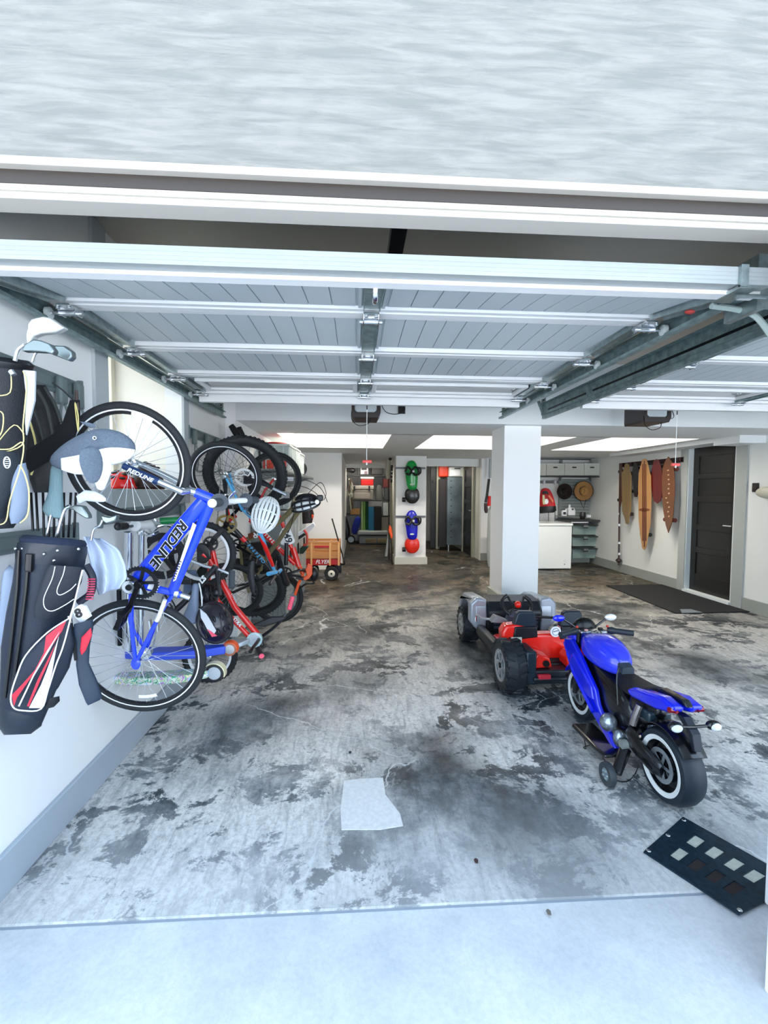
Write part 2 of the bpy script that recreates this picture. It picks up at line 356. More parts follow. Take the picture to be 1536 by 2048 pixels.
# facade: plywood header over both bays, with the vinyl stop below
def ply_mat():
    m = bpy.data.materials.new('painted_plywood'); m.use_nodes = True; N, L = nodes(m); b = N['Principled BSDF']
    tc = N.new('ShaderNodeTexCoord'); mp = N.new('ShaderNodeMapping'); mp.inputs['Scale'].default_value = (0.9, 1, 8.0); L.new(tc.outputs['Object'], mp.inputs[0])
    nz = N.new('ShaderNodeTexNoise'); nz.inputs['Scale'].default_value = 5; nz.inputs['Detail'].default_value = 10; nz.inputs['Roughness'].default_value = 0.65; nz.inputs['Distortion'].default_value = 0.5; L.new(mp.outputs[0], nz.inputs['Vector'])
    # cathedral grain: contour lines of a slow noise field
    n2 = N.new('ShaderNodeTexNoise'); n2.inputs['Scale'].default_value = 1.5; n2.inputs['Detail'].default_value = 1; mp2 = N.new('ShaderNodeMapping'); mp2.inputs['Scale'].default_value = (0.8, 1, 2.6); L.new(tc.outputs['Object'], mp2.inputs[0]); L.new(mp2.outputs[0], n2.inputs['Vector'])
    mt = N.new('ShaderNodeMath'); mt.operation = 'MULTIPLY'; mt.inputs[1].default_value = 90; L.new(n2.outputs[0], mt.inputs[0])
    sn = N.new('ShaderNodeMath'); sn.operation = 'SINE'; L.new(mt.outputs[0], sn.inputs[0])
    ad = N.new('ShaderNodeMath'); ad.operation = 'MULTIPLY_ADD'; ad.inputs[1].default_value = 0.02; L.new(sn.outputs[0], ad.inputs[0]); L.new(nz.outputs[0], ad.inputs[2])
    r = N.new('ShaderNodeValToRGB'); e = r.color_ramp.elements; e[0].position = 0.38; e[0].color = (0.158, 0.156, 0.142, 1); e[1].position = 0.62; e[1].color = (0.230, 0.218, 0.197, 1); L.new(ad.outputs[0], r.inputs[0])
    L.new(r.outputs[0], b.inputs['Base Color']); b.inputs['Roughness'].default_value = 0.6
    bp = N.new('ShaderNodeBump'); bp.inputs['Strength'].default_value = 0.9; bp.inputs['Distance'].default_value = 0.006; L.new(ad.outputs[0], bp.inputs['Height']); L.new(bp.outputs[0], b.inputs['Normal'])
    return m
c = MB(); c.mm(-4.5, 9, 1.27, 1.30, H + 0.83, H + 3.2); struct('wall_front', c, ply_mat(), smooth=False)
c = MB(); c.mm(-4.5, XL - 0.12, 1.30, 1.5, -0.1, H + 0.85); c.mm(XR + T, 9, 1.3, 1.5, -0.1, H + 0.85); c.mm(-4.5, 9, 1.30, 1.42, H + 0.80, CEIL); struct('wall_front_pier', c, white_wall, smooth=False)
vin = mat('vinyl_stop', (0.70, 0.675, 0.64), 0.4)
c = MB(); c.mm(-4.5, 9, 1.245, 1.30, H + 0.812, H + 0.832); c.mm(-4.5, 9, 1.275, 1.30, H + 0.77, H + 0.812); c.mm(-4.5, 9, 1.27, 1.34, H + 0.742, H + 0.78); c.mm(-4.5, 9, 1.262, 1.28, H + 0.758, H + 0.764)
struct('trim_8', c, vin, bevel=0.004)
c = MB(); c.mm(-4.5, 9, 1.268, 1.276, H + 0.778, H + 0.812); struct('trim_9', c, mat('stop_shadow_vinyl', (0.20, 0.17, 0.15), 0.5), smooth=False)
# mullion post between the two bays
c = MB(); c.mm(1.221, 1.62, 1.0, 1.233, -0.012, H + 0.8); c.mm(1.47, 1.62, 1.233, 1.5, 0, H + 0.8); struct('wall_mullion', c, white_wall, smooth=False, bevel=0.004)
# ---------------- light ----------------
w = bpy.data.worlds.new('World'); scn.world = w; w.use_nodes = True
N, L = w.node_tree.nodes, w.node_tree.links; bg = N['Background']
tc = N.new('ShaderNodeTexCoord'); sp = N.new('ShaderNodeSeparateXYZ'); L.new(tc.outputs['Generated'], sp.inputs[0])
r = N.new('ShaderNodeValToRGB'); e = r.color_ramp.elements; e[0].position = 0.0; e[0].color = (0.74, 0.87, 1.0, 1); e[1].position = 0.7; e[1].color = (0.55, 0.75, 1.0, 1)
L.new(sp.outputs[2], r.inputs[0]); L.new(r.outputs[0], bg.inputs[0]); bg.inputs[1].default_value = 1.7
def area(name, loc, size, power, col=(1, 0.95, 0.88), rot=(0, 0, 0), label=None):
    l = bpy.data.lights.new(name, 'AREA'); l.shape = 'RECTANGLE'; l.size, l.size_y = size; l.energy = power; l.color = col
    o = bpy.data.objects.new(name, l); COL.objects.link(o); o.location = loc; o.rotation_euler = rot; return o
sun = bpy.data.lights.new('sun', 'SUN'); sun.energy = 19; sun.angle = 0.02; sun.color = (1.0, 0.96, 0.90)
so = bpy.data.objects.new('sun', sun); COL.objects.link(so); so.rotation_euler = V((-0.25, 0.72, 0.85)).to_track_quat('Z', 'Y').to_euler()
def fill_lamp(x, y, z, power, sx=1.1, sy=0.25, label='', col=(1, 0.93, 0.83)):  # invented fixture, hidden from view, added to brighten the interior
    t = thing('added_fill_light', (x, y, z), label, 'added fill light', 'unseen fill lights added at the ceiling')
    b = MB(); b.mm(x - sx / 2, x + sx / 2, y - sy / 2, y + sy / 2, z - 0.05, z); b.build('housing', mat('fill_lamp_white', (0.95, 0.95, 0.95), 0.5), t, bevel=0.005)
    b = MB(); b.mm(x - sx / 2 + 0.02, x + sx / 2 - 0.02, y - sy / 2 + 0.02, y + sy / 2 - 0.02, z - 0.056, z - 0.05); b.build('diffuser', mat('fill_lamp_glow', (1, 0.95, 0.88), 0.5, emit=6.0), t)
    a = area('fill_lamp', (x, y, z - 0.07), (sx, sy), power, col); a.parent = t; a.location = V((0, 0, -0.07))
fill_lamp(-0.3, 6.5, CEIL - 0.02, 17, label='long unseen fill light added in the left ceiling coffer')
fill_lamp(1.9, 6.5, CEIL - 0.02, 20, label='long unseen fill light added in the middle ceiling coffer')
fill_lamp(3.8, 6.5, CEIL - 0.02, 18, label='long unseen fill light added in the right ceiling coffer')
fill_lamp(0.3, 12.3, ZB - 0.0, 3.5, 0.8, 0.15, label='short unseen fill light added over the store room shelves')
fill_lamp(1.9, 10.6, ZB - 0.0, 7, 0.6, 0.2, label='short unseen fill light added over the steel cabinet')
scn.view_settings.view_transform = 'Standard'; scn.view_settings.look = 'None'; scn.view_settings.exposure = 1.1; scn.view_settings.gamma = 1.0
scn.view_settings.use_curve_mapping = False
# ================= overhead doors, tracks and openers =================
dw = mat('door_white', (0.72, 0.75, 0.76), 0.45); dw2 = mat('strut_white', (0.86, 0.86, 0.86), 0.35)
alum = mat('aluminium', (0.58, 0.60, 0.60), 0.45, metal=0.1, var=0.06, scale=6, stretch=(0.6, 8, 8))
gd = mat('galv_dark', (0.50, 0.58, 0.58), 0.42, metal=0.6, var=0.3, scale=25)
SE = [(1.36, H + 0.625), (1.86, H + 0.70), (2.39, H + 0.70), (2.92, H + 0.70), (3.46, H + 0.70)]
def garage_door(x0, x1, label, rear_only=False):
    t = thing('garage_door', ((x0 + x1) / 2, 2.4, H + 0.70), label, 'garage door'); xm = (x0 + x1) / 2 + 0.01
    for k in range(4):
        (ya, za), (yb, zb) = SE[k], SE[k + 1]; d = V((0, yb - ya, zb - za)); ln = d.length; d.normalize(); nrm = V((0, -d.z, d.y))  # up
        R = M((V((1, 0, 0)), d, nrm)).transposed(); c0 = V((0, ya, za)) 
        m = MB(); m.box(c0 + d * ln / 2 + nrm * 0.035 + V(((x0 + x1) / 2, 0, 0)), (x1 - x0, ln - 0.006, 0.04), R)
        for (xa, xb) in ((x0 + 0.07, xm - 0.06), (xm + 0.06, x1 - 0.07)):
            if k == 3: continue
            n = 12; wdt = (xb - xa) / n
            for side in (xa - 0.025, xb + 0.005): m.box(c0 + d * ln / 2 + nrm * 0.011 + V((side + 0.01, 0, 0)), (0.012, ln - 0.11, 0.01), R)
            for j in range(n):
                m.box(c0 + d * ln / 2 + nrm * 0.0125 + V((xa + wdt * (j + 0.5), 0, 0)), (wdt - 0.004, ln - 0.15, 0.007), R)
        pnl = m.build('section', dw, t, smooth=False)
        if k == 3:
            for (xa, xb) in ((x0 + 0.09, xm - 0.05), (xm + 0.05, x1 - 0.07)):
                y0, y1 = ya + 0.17, yb - 0.15; z = za + 0.015
                fr = MB()
                for q in ((xa, xb, y0 - 0.03, y0), (xa, xb, y1, y1 + 0.03), (xa, xa + 0.03, y0, y1), (xb - 0.03, xb, y0, y1)): fr.mm(*q, z - 0.022, z)
                f = fr.build('window_frame', dw2, pnl, bevel=0.003)
                g = MB(); g.mm(xa + 0.03, xb - 0.03, y0, y1, z - 0.006, z - 0.002); g.build('door_window', mat('dark_glass', (0.25, 0.28, 0.28), 0.08, spec=0.8), pnl, smooth=False)
    # reinforcing ribs at the joints
    for i, (y, z) in enumerate(SE[1:4]):
        m = MB(); prof = [(-0.062, 0.014), (-0.05, -0.004), (-0.028, -0.004), (-0.022, 0.004), (-0.014, -0.006), (0.018, -0.006), (0.024, 0.004), (0.03, -0.002), (0.052, -0.002), (0.062, 0.014)]
        m.prism([V((x0 + 0.02, y + a, z + b)) for a, b in prof], (x1 - x0 - 0.04, 0, 0)); m.build('rib', dw2, t, smooth=False)
    m = MB(); y, z = SE[4]; m.mm(x0 - 0.01, x1 + 0.01, y - 0.01, y + 0.035, z - 0.065, z - 0.005); m.mm(x0, x1, y - 0.13, y - 0.01, z + 0.0, z + 0.015); m.mm(x0, x1, y - 0.09, y - 0.06, z - 0.02, z + 0.0)
    tr = m.build('top_strut', dw2, t, smooth=False, bevel=0.002)
    m = MB(); y, z = SE[0]; m.mm(x0 - 0.03, x1 + 0.03, y - 0.012, y + 0.035, z - 0.0, z + 0.052)
    for q in range(3): m.mm(x0 - 0.03, x1 + 0.03, y - 0.0128, y - 0.012, z + 0.012 + 0.012 * q, z + 0.020 + 0.012 * q)
    m.build('bottom_rail', alum, t, smooth=False, bevel=0.003)
    m = MB(); m.mm(x0 - 0.03, x1 + 0.03, y + 0.03, y + 0.07, z - 0.012, z + 0.01); m.build('seal_retainer', dw2, t, smooth=False)
    # stiles, hinges and rollers
    for sx, kind in ((xm, 0), (x0 + 0.035, -1), (x1 - 0.035, 1)):
        m = MB(); w = 0.06 if kind == 0 else 0.055
        for k in range(4):
            (ya, za), (yb, zb) = SE[k], SE[k + 1]
            m.bar((sx, ya + 0.05, za - 0.004 + 0.008), (sx, yb - 0.07, zb - 0.004), w, 0.012, up=(0, 0, 1))
            m.bar((sx - w / 2, ya + 0.05, za - 0.008 + 0.008), (sx - w / 2, yb - 0.07, zb - 0.008), 0.004, 0.024, up=(0, 0, 1)); m.bar((sx + w / 2, ya + 0.05, za), (sx + w / 2, yb - 0.07, zb - 0.008), 0.004, 0.024, up=(0, 0, 1))
        m.build('stile', gd if kind == 0 else galv, t, smooth=False)
        for (y, z) in SE[1:]:
            if y > 3.4: y -= 0.09
            m = MB(); m.mm(sx - 0.03, sx + 0.03, y - 0.05, y + 0.05, z - 0.022, z - 0.014); m.cyl((sx - 0.045, y + 0.01, z - 0.03), (sx + 0.045, y + 0.01, z - 0.03), 0.0095, 12)
            for a in (-0.02, 0.02): m.ell((sx + a, y - 0.035, z - 0.026), (0.008, 0.008, 0.006), nu=8, nv=5); m.ell((sx + a, y + 0.038, z - 0.026), (0.008, 0.008, 0.006), nu=8, nv=5)
            for a in (-0.03, 0.03): m.mm(sx + a - 0.002, sx + a + 0.002, y - 0.02, y + 0.03, z - 0.04, z - 0.014)
            h = m.build('hinge', steel, t)
            if kind:
                m = MB(); xa = sx + kind * 0.03; xb = sx + kind * 0.082; m.cyl((xa, y + 0.01, z - 0.03), (xb, y + 0.01, z - 0.03), 0.006, 10); m.build('roller_stem', steel, h)
                m = MB(); m.cyl((xb - 0.006, y + 0.01, z - 0.03), (xb + 0.008, y + 0.01, z - 0.03), 0.022, 16); m.build('roller', mat('nylon', (0.75, 0.78, 0.78), 0.4), h)
    # lift handle at the bottom centre
    m = MB(); y, z = SE[0]; m.tube(bez([(xm, y + 0.07, z - 0.0), (xm, y + 0.085, z - 0.03), (xm, y + 0.13, z - 0.03), (xm, y + 0.15, z + 0.005)], 5), [0.008] * 16, 8); m.ell((xm, y + 0.07, z), (0.02, 0.02, 0.012), nu=12, nv=6); m.build('lift_handle', chrome, t)
    # bottom corner bracket
    for kx in (x0 + 0.02, x1 - 0.06):
        m = MB(); m.mm(kx - 0.02, kx + 0.04, y - 0.02, y + 0.09, z - 0.014, z - 0.004); m.cyl((kx, y + 0.02, z - 0.02), (kx + 0.1 * (1 if kx > x0 + 0.5 else -1), y + 0.02, z - 0.02), 0.007, 8); m.mm(kx - 0.02, kx + 0.004, y - 0.024, y - 0.014, z - 0.01, z + 0.054)
        m.build('bottom_bracket', galv, t, smooth=False)
    return t
garage_door(-1.13, 1.225, 'white sectional garage door raised over the near left bay, with centre stile in view')
garage_door(1.735, 4.06, 'second white sectional garage door, raised over the right bay beyond the tracks')
def track(x, s, y1, label, tall=False):
    """s: side the channel opens to"""
    t = thing('door_track', (x, 2.8, H + 0.66), label, 'garage door track')
    m = MB(); z0, z1 = H + 0.642, H + 0.70; y0 = 1.47
    prof = [(0, z0), (0, z1), (s * 0.03, z1), (s * 0.03, z1 - 0.003), (s * 0.003, z1 - 0.003), (s * 0.003, z0 + 0.003), (s * 0.028, z0 + 0.003), (s * 0.03, z0 + 0.012), (s * 0.033, z0 + 0.012), (s * 0.031, z0)]
    m.prism([V((x + a, y0, b)) for a, b in prof], (0, y1 - y0, 0))
    # curved part running down behind the header
    m.build('channel', gd, t, smooth=False)
    m = MB(); xa = x - s * 0.004
    if tall:
        m.mm(xa - 0.003, xa, 1.7, y1, z0 + 0.03, z0 + 0.125); m.mm(xa, xa - s * 0.035, 1.7, y1, z0 + 0.122, z0 + 0.125)
        m.build('angle_iron', gd, t, smooth=False)
        m = MB(); m.mm(xa - 0.006, xa - 0.002, 1.75, 3.15, z0 + 0.055, z0 + 0.068); m.mm(xa - 0.006, xa - 0.002, 3.25, 3.9, z0 + 0.055, z0 + 0.068); m.build('slot', darkm, t, smooth=False)
    else:
        m.mm(xa - 0.003, xa, 1.6, y1 - 0.05, z1 - 0.02, z1 + 0.03); m.mm(xa, xa - s * 0.03, 1.6, y1 - 0.05, z1 + 0.028, z1 + 0.03); m.build('angle_iron', galv, t, smooth=False)
    # perforated hanger straps
    for hy in (y1 - 0.04,):
        m = MB(); m.mm(xa - 0.02, xa + 0.02, hy, hy + 0.003, z0 + 0.03, CEIL)
        m.bar((xa, hy, z0 + 0.04), (xa - 0.26 * s, hy + 0.0, CEIL), 0.03, 0.003, up=(0, 1, 0)); m.build('hanger', galv, t, smooth=False)
        m = MB()
        for q in range(9): m.cyl((xa, hy - 0.002, z0 + 0.06 + q * 0.025), (xa, hy - 0.001, z0 + 0.06 + q * 0.025), 0.006, 8)
        m.build('perforation', darkm, t)
    # curve down to the jamb
    m = MB(); pts = [V((x + s * 0.015, 1.47 - 0.16 * math.sin(a) , z1 - 0.03 - 0.16 * (1 - math.cos(a)))) for a in [PI / 2 * k / 6 for k in range(7)]]
    m2 = MB(); m2.tube(pts, 0.02, 6, flat=0.3); m2.build('curved_channel', galv, t)
    return t
track(-1.205, 1, 4.28, 'galvanized door track along the left wall above the bicycles', False)
track(1.30, -1, 4.07, 'galvanized door track at the right side of the near left bay')
track(1.655, 1, 4.05, 'deep slotted galvanized track at the left side of the right bay', True)
track(4.135, -1, 4.07, 'galvanized door track at the far right side of the right bay')
# torsion gear beside the mullion
t = thing('spring_bracket', (1.42, 1.5, H + 0.5), 'spring bracket with cable and red tag at the top right of the near bay', 'door spring bracket')
m = MB(); m.mm(1.31, 1.335, 1.46, 1.6, H + 0.6, H + 0.78); m.mm(1.335, 1.40, 1.46, 1.465, H + 0.6, H + 0.78); m.build('bracket_plate', galv, t, smooth=False, bevel=0.003)
m = MB(); m.tube(bez([(1.2, 1.52, H + 0.63), (1.3, 1.53, H + 0.625), (1.36, 1.52, H + 0.6), (1.40, 1.5, H + 0.53)], 6), 0.010, 8); m.build('cable', mat('cable_grey', (0.66, 0.72, 0.70), 0.5), t)
m = MB(); m.cyl((1.335, 1.5, H + 0.72), (1.44, 1.5, H + 0.72), 0.03, 16); m.build('drum', steel, t)
m = MB(); m.ell((1.11, 1.5, H + 0.60), (0.018, 0.012, 0.007), nu=10, nv=6); m.build('red_tag', mat('tag_red', (0.55, 0.15, 0.13), 0.6), t)
def opener(x, label, hx):
    t = thing('door_opener', (x, 4.1, H + 0.6), label, 'garage door opener')
    z = H + 0.66
    # dark cradle with light housing, lens and arm
    m = MB(); m.prism([V((x + a, 4.0, z + b)) for a, b in ((-0.125, 0.16), (-0.125, -0.015), (-0.12, -0.035), (0.105, -0.035), (0.125, 0.005), (0.125, 0.16), (0.095, 0.16), (0.095, 0.03), (0.07, 0.01), (-0.08, 0.01), (-0.10, 0.03), (-0.10, 0.16))], (0, 0.32, 0)); m.build('cradle', mat('opener_brown', (0.16, 0.13, 0.13), 0.4), t, smooth=False, bevel=0.004)
    m = MB(); m.mm(x - 0.1, x + 0.095, 4.01, 4.31, z + 0.01, z + 0.17); m.build('housing', mat('opener_grey', (0.72, 0.75, 0.76), 0.4), t, bevel=0.01)
    m = MB(); m.mm(x + 0.022, x + 0.07, 1.42, 4.05, H + 0.80, H + 0.84); m.build('rail', mat('rail_black', (0.05, 0.05, 0.055), 0.3, metal=0.6), t, smooth=False)
    m = MB(); m.bar((x + 0.01, 3.55, H + 0.70), (x + 0.045, 3.75, H + 0.82), 0.02, 0.008); m.build('arm', galv, t, smooth=False)
    m = MB(); m.tube(bez([(x + 0.12, 4.15, z + 0.16), (x + 0.17, 4.15, z + 0.05), (x + 0.26, 4.2, z + 0.03), (x + 0.36, 4.3, z + 0.07), (x + 0.37, 4.35, z + 0.14)], 6), 0.0035, 6); m.build('power_cord', black_pl, t); m = MB(); m.tube(bez([(x - 0.125, 4.02, z + 0.02), (x - 0.12, 4.0, z - 0.06), (x - 0.06, 4.0, z - 0.105), (x + 0.02, 4.0, z - 0.085), (x + 0.045, 4.02, z - 0.03)], 6), 0.003, 6)
    m.build('sensor_wire', black_pl, t)
    m = MB(); m.mm(x + 0.33, x + 0.40, 4.58, 4.61, z + 0.10, z + 0.2); m.build('outlet_plug', black_pl, t, bevel=0.004)
    m = MB(); m.cyl((hx, 3.7, H + 0.80), (hx, 3.7, H + 0.235), 0.0028, 6); m.build('pull_cord', mat('cord_white', (0.95, 0.95, 0.93), 0.6), t)
    m = MB(); m.cyl((hx, 3.7, H + 0.80), (hx, 3.7, H + 0.64), 0.0045, 6); m.build('release_lever', mat('lever_dark', (0.2, 0.12, 0.13), 0.5), t)
    m = MB(); m.mm(hx - 0.035, hx + 0.04, 3.69, 3.71, H + 0.215, H + 0.24); m.build('release_handle', mat('handle_red', (0.95, 0.36, 0.34), 0.5), t, bevel=0.007)
    m = MB(); m.ell((hx, 3.695, H + 0.212), (0.007, 0.007, 0.014), nu=8, nv=6); m.build('cord_knot', MC['cord_white'], t)
    return t
opener(0.085, 'grey and brown door opener behind the left door, red handle hanging before the far niche', 0.085)
o2 = opener(2.70, 'door opener on the right by the skateboards, red release handle on white cord', 2.66)
# ---- entry door on the right wall ----
t = MB(); ddk = mat('door_dark', (0.10, 0.10, 0.095), 0.4, bump=0.15, scale=200)
t.mm(DX, DX + 0.04, DXY[0], DXY[1], 0.045, 2.115); d = struct('door_1', t, ddk, smooth=False)
m = MB(); x = DX - 0.012
ys = (DXY[0], DXY[0] + 0.11, DXY[1] - 0.11, DXY[1]); zs = (0.045, 0.27, 0.58, 0.69, 0.98, 1.10, 1.42, 1.53, 1.76, 1.86, 2.02, 2.115)
zs = [0.045, 0.29, 0.60, 0.68, 0.93, 1.01, 1.33, 1.41, 1.66, 1.73, 1.98, 2.115]
m.mm(x, DX, ys[0], ys[1], zs[0], zs[-1]); m.mm(x, DX, ys[2], ys[3], zs[0], zs[-1])
for k in range(0, 12, 2): m.mm(x, DX, ys[1], ys[2], zs[k], zs[k + 1])
struct('door_1_frame', m, ddk, d, smooth=False, bevel=0.003)
m = MB(); hz = 1.03
m.cyl((x - 0.05, DXY[0] + 0.06, hz), (x, DXY[0] + 0.06, hz), 0.011, 10); m.bar((x - 0.05, DXY[0] + 0.05, hz), (x - 0.05, DXY[0] + 0.18, hz), 0.014, 0.014); m.cyl((x - 0.006, DXY[0] + 0.06, hz), (x, DXY[0] + 0.06, hz), 0.026, 16)
struct('door_handle', m, chrome, d)
t = MB(); t.prism([V((3.86, 5.27, 0.0)), V((XR - 0.02, 5.30, 0.0)), V((XR - 0.02, 6.93, 0.0)), V((3.90, 6.89, 0.0))], (0, 0, 0.012))
mt = t.build('door_mat', mat('mat_black', (0.04, 0.048, 0.065), 0.85, bump=0.8, scale=250, var=0.3), smooth=False); tag(mt, 'large black ribbed mat lying before the dark entry door', 'mat')
m = MB(); m.prism([V((3.93, 5.26, 0.012)), V((4.2, 5.27, 0.012)), V((4.12, 5.36, 0.03)), V((3.98, 5.36, 0.03))], (0, 0, 0.003)); m.build('turned_corner', mat('mat_back', (0.45, 0.48, 0.5), 0.7), mt, smooth=False)
# switch and sconce by the door
p = onX(1512, 975, XR)
m = MB(); m.mm(XR - 0.012, XR, p.y - 0.045, p.y + 0.045, p.z - 0.055, p.z + 0.055); s = m.build('light_switch', mat('switch_black', (0.1, 0.09, 0.09), 0.4), bevel=0.004); tag(s, 'black light switch plate on the white wall right of the dark door', 'light switch')
m = MB(); m.mm(XR - 0.017, XR - 0.012, p.y - 0.02, p.y - 0.004, p.z - 0.018, p.z + 0.018); m.mm(XR - 0.017, XR - 0.012, p.y + 0.004, p.y + 0.02, p.z - 0.018, p.z + 0.018); m.build('toggle', mat('toggle_brown', (0.28, 0.22, 0.2), 0.4), s)
p = onX(1544, 985, XR)
m = MB(); m.ell((XR - 0.05, p.y, p.z), (0.05, 0.16, 0.07)); s = m.build('round_fixture', mat('sconce_cream', (0.78, 0.77, 0.70), 0.5)); tag(s, 'rounded cream wall fixture cut by the right edge of the photo', 'wall fixture')
# ---- metal plate on the floor, bottom right ----
pts = [onZ(*q) for q in ((1366, 1636), (1600, 1768), (1478, 1832), (1287, 1706))]
t = thing('access_plate', sum(pts, V()) / 4, 'dark steel plate with eight square holes set in the floor at lower right', 'floor plate')
def bil(u, v): return pts[3].lerp(pts[0], v).lerp(pts[2].lerp(pts[1], v), u)
xs_ = [0, 0.26, 0.37, 0.43, 0.535, 0.60, 0.705, 0.765, 0.87, 1]; 
m = MB(); us = [0, .20, .30, .38, .48, .56, .66, .73, .83, 1.0]; vs = [0, 0.20, 0.43, 0.57, 0.80, 1.0]
holes = {(1, 3), (3, 3), (5, 3), (7, 3), (1, 1), (3, 1), (5, 1), (7, 1)}
for i in range(len(us) - 1):
    for j in range(len(vs) - 1):
        if (i, j) in holes: continue
        q = [bil(us[i], vs[j]), bil(us[i + 1], vs[j]), bil(us[i + 1], vs[j + 1]), bil(us[i], vs[j + 1])]
        m.prism([V((a.x, a.y, 0.0005)) for a in q], (0, 0, 0.006))
m.build('plate', mat('plate_steel', (0.10, 0.19, 0.25), 0.45, metal=0.5, bump=0.4, scale=60, var=0.35), t, smooth=False)
for (i, j), n in zip(sorted(holes), range(8)):
    q = [bil(us[i], vs[j]), bil(us[i + 1], vs[j]), bil(us[i + 1], vs[j + 1]), bil(us[i], vs[j + 1])]
    dark = j == 1 and i > 1
    m = MB(); m.prism([V((a.x, a.y, 0.0003)) for a in q], (0, 0, 0.001)); m.build('hole_bottom', mat('rust_hole', (0.16, 0.13, 0.13), 0.9, var=0.4, scale=30) if dark else mat('hole_pale', (0.72, 0.73, 0.68), 0.8, var=0.15, scale=30), t, smooth=False)
for u, v in ((0.03, 0.06), (0.03, 0.94), (0.97, 0.06), (0.97, 0.94), (0.04, 0.5)):
    m = MB(); c = bil(u, v); m.ell((c.x, c.y, 0.0075), (0.009, 0.009, 0.003), nu=10, nv=6); m.build('screw', steel, t)
# ================= bicycles =================
rim_si = mat('rim_silver', (0.85, 0.87, 0.89), 0.3, metal=0.4); rim_wh = mat('rim_white', (0.95, 0.95, 0.95), 0.4); rim_bk = mat('rim_black', (0.09, 0.09, 0.10), 0.35)
spoke_m = mat('spoke_steel', (0.9, 0.92, 0.93), 0.25, metal=0.7); spoke_d = mat('spoke_dark', (0.22, 0.22, 0.23), 0.4, metal=0.5)
def circle_prof(r, tr, n=10): return [(r + tr * math.cos(2 * PI * k / n), tr * math.sin(2 * PI * k / n)) for k in range(n)]
def wheel(par, C, ax, R, tr=0.017, rim=None, rimw=0.02, ns=28, sm=None, stripe=None, knob=False, inner=None, hubr=0.018, name='wheel', cover=None, seg=56, rot=0.0):
    C = V(C); ax = V(ax).normalized(); x, y, a = frame(ax)
    m = MB(); m.lathe([((R - tr) + tr * math.cos(2 * PI * k / 12) * (1.0), tr * 0.95 * math.sin(2 * PI * k / 12)) for k in range(12)], C, ax, seg, closed=True)
    if knob:
        for k in range(int(R * 190)):
            th = 2 * PI * k / int(R * 190)
            for s in (-1, 0, 1):
                d = x * math.cos(th + 0.03 * (s % 2)) + y * math.sin(th + 0.03 * (s % 2)); t = a.cross(d)
                p = C + d * (R - (0.0 if s == 0 else tr * 0.22)) + a * (s * tr * 0.62); Rm = M((t, a, d)).transposed(); m.box(p, (0.010, tr * 0.45, 0.006), Rm)
    w = m.build(name, rubber, par)
    r1 = R - 2 * tr + 0.004
    m = MB(); m.lathe([(r1, -0.010), (r1, 0.010), (r1 - rimw, 0.009), (r1 - rimw - 0.004, 0.0), (r1 - rimw, -0.009)], C, ax, seg, closed=True); m.build('rim', rim or rim_si, w)
    if inner: m = MB(); q = r1 - rimw; m.lathe([(q + 0.001, -0.010), (q + 0.001, 0.010), (q - 0.011, 0.009), (q - 0.014, 0.0), (q - 0.011, -0.009)], C, ax, seg, closed=True); m.build('rim_well', inner, w); r1 -= 0.012
    if stripe:
        m = MB()
        for s in (-1, 1): m.lathe([(R - tr * 1.75, s * (tr * 0.72)), (R - tr * 1.75, s * (tr * 0.80)), (R - tr * 1.42, s * (tr * 0.96)), (R - tr * 1.42, s * (tr * 0.88))], C, ax, seg, closed=True)
        m.build('sidewall_stripe', stripe, w)
    m = MB(); m.lathe([(0.0, -0.042), (hubr * 0.5, -0.042), (hubr * 0.5, -0.030), (hubr, -0.028), (hubr, -0.024), (hubr * 0.6, -0.020), (hubr * 0.6, 0.020), (hubr, 0.024), (hubr, 0.028), (hubr * 0.5, 0.030), (hubr * 0.5, 0.042), (0.0, 0.042)], C, ax, 16); m.build('hub', steel, w)
    m = MB()
    for k in range(ns):
        th = rot + 2 * PI * k / ns; s = 1 if k % 2 else -1; off = 0.75 * (1 if (k // 2) % 2 else -1)
        p0 = C + (x * math.cos(th + off) + y * math.sin(th + off)) * hubr * 0.95 + a * 0.026 * s; p1 = C + (x * math.cos(th) + y * math.sin(th)) * (r1 - rimw)
        m.tube([p0, p1], 0.0011, 4, cap=False)
    m.build('spokes', sm or spoke_m, w)
    return w
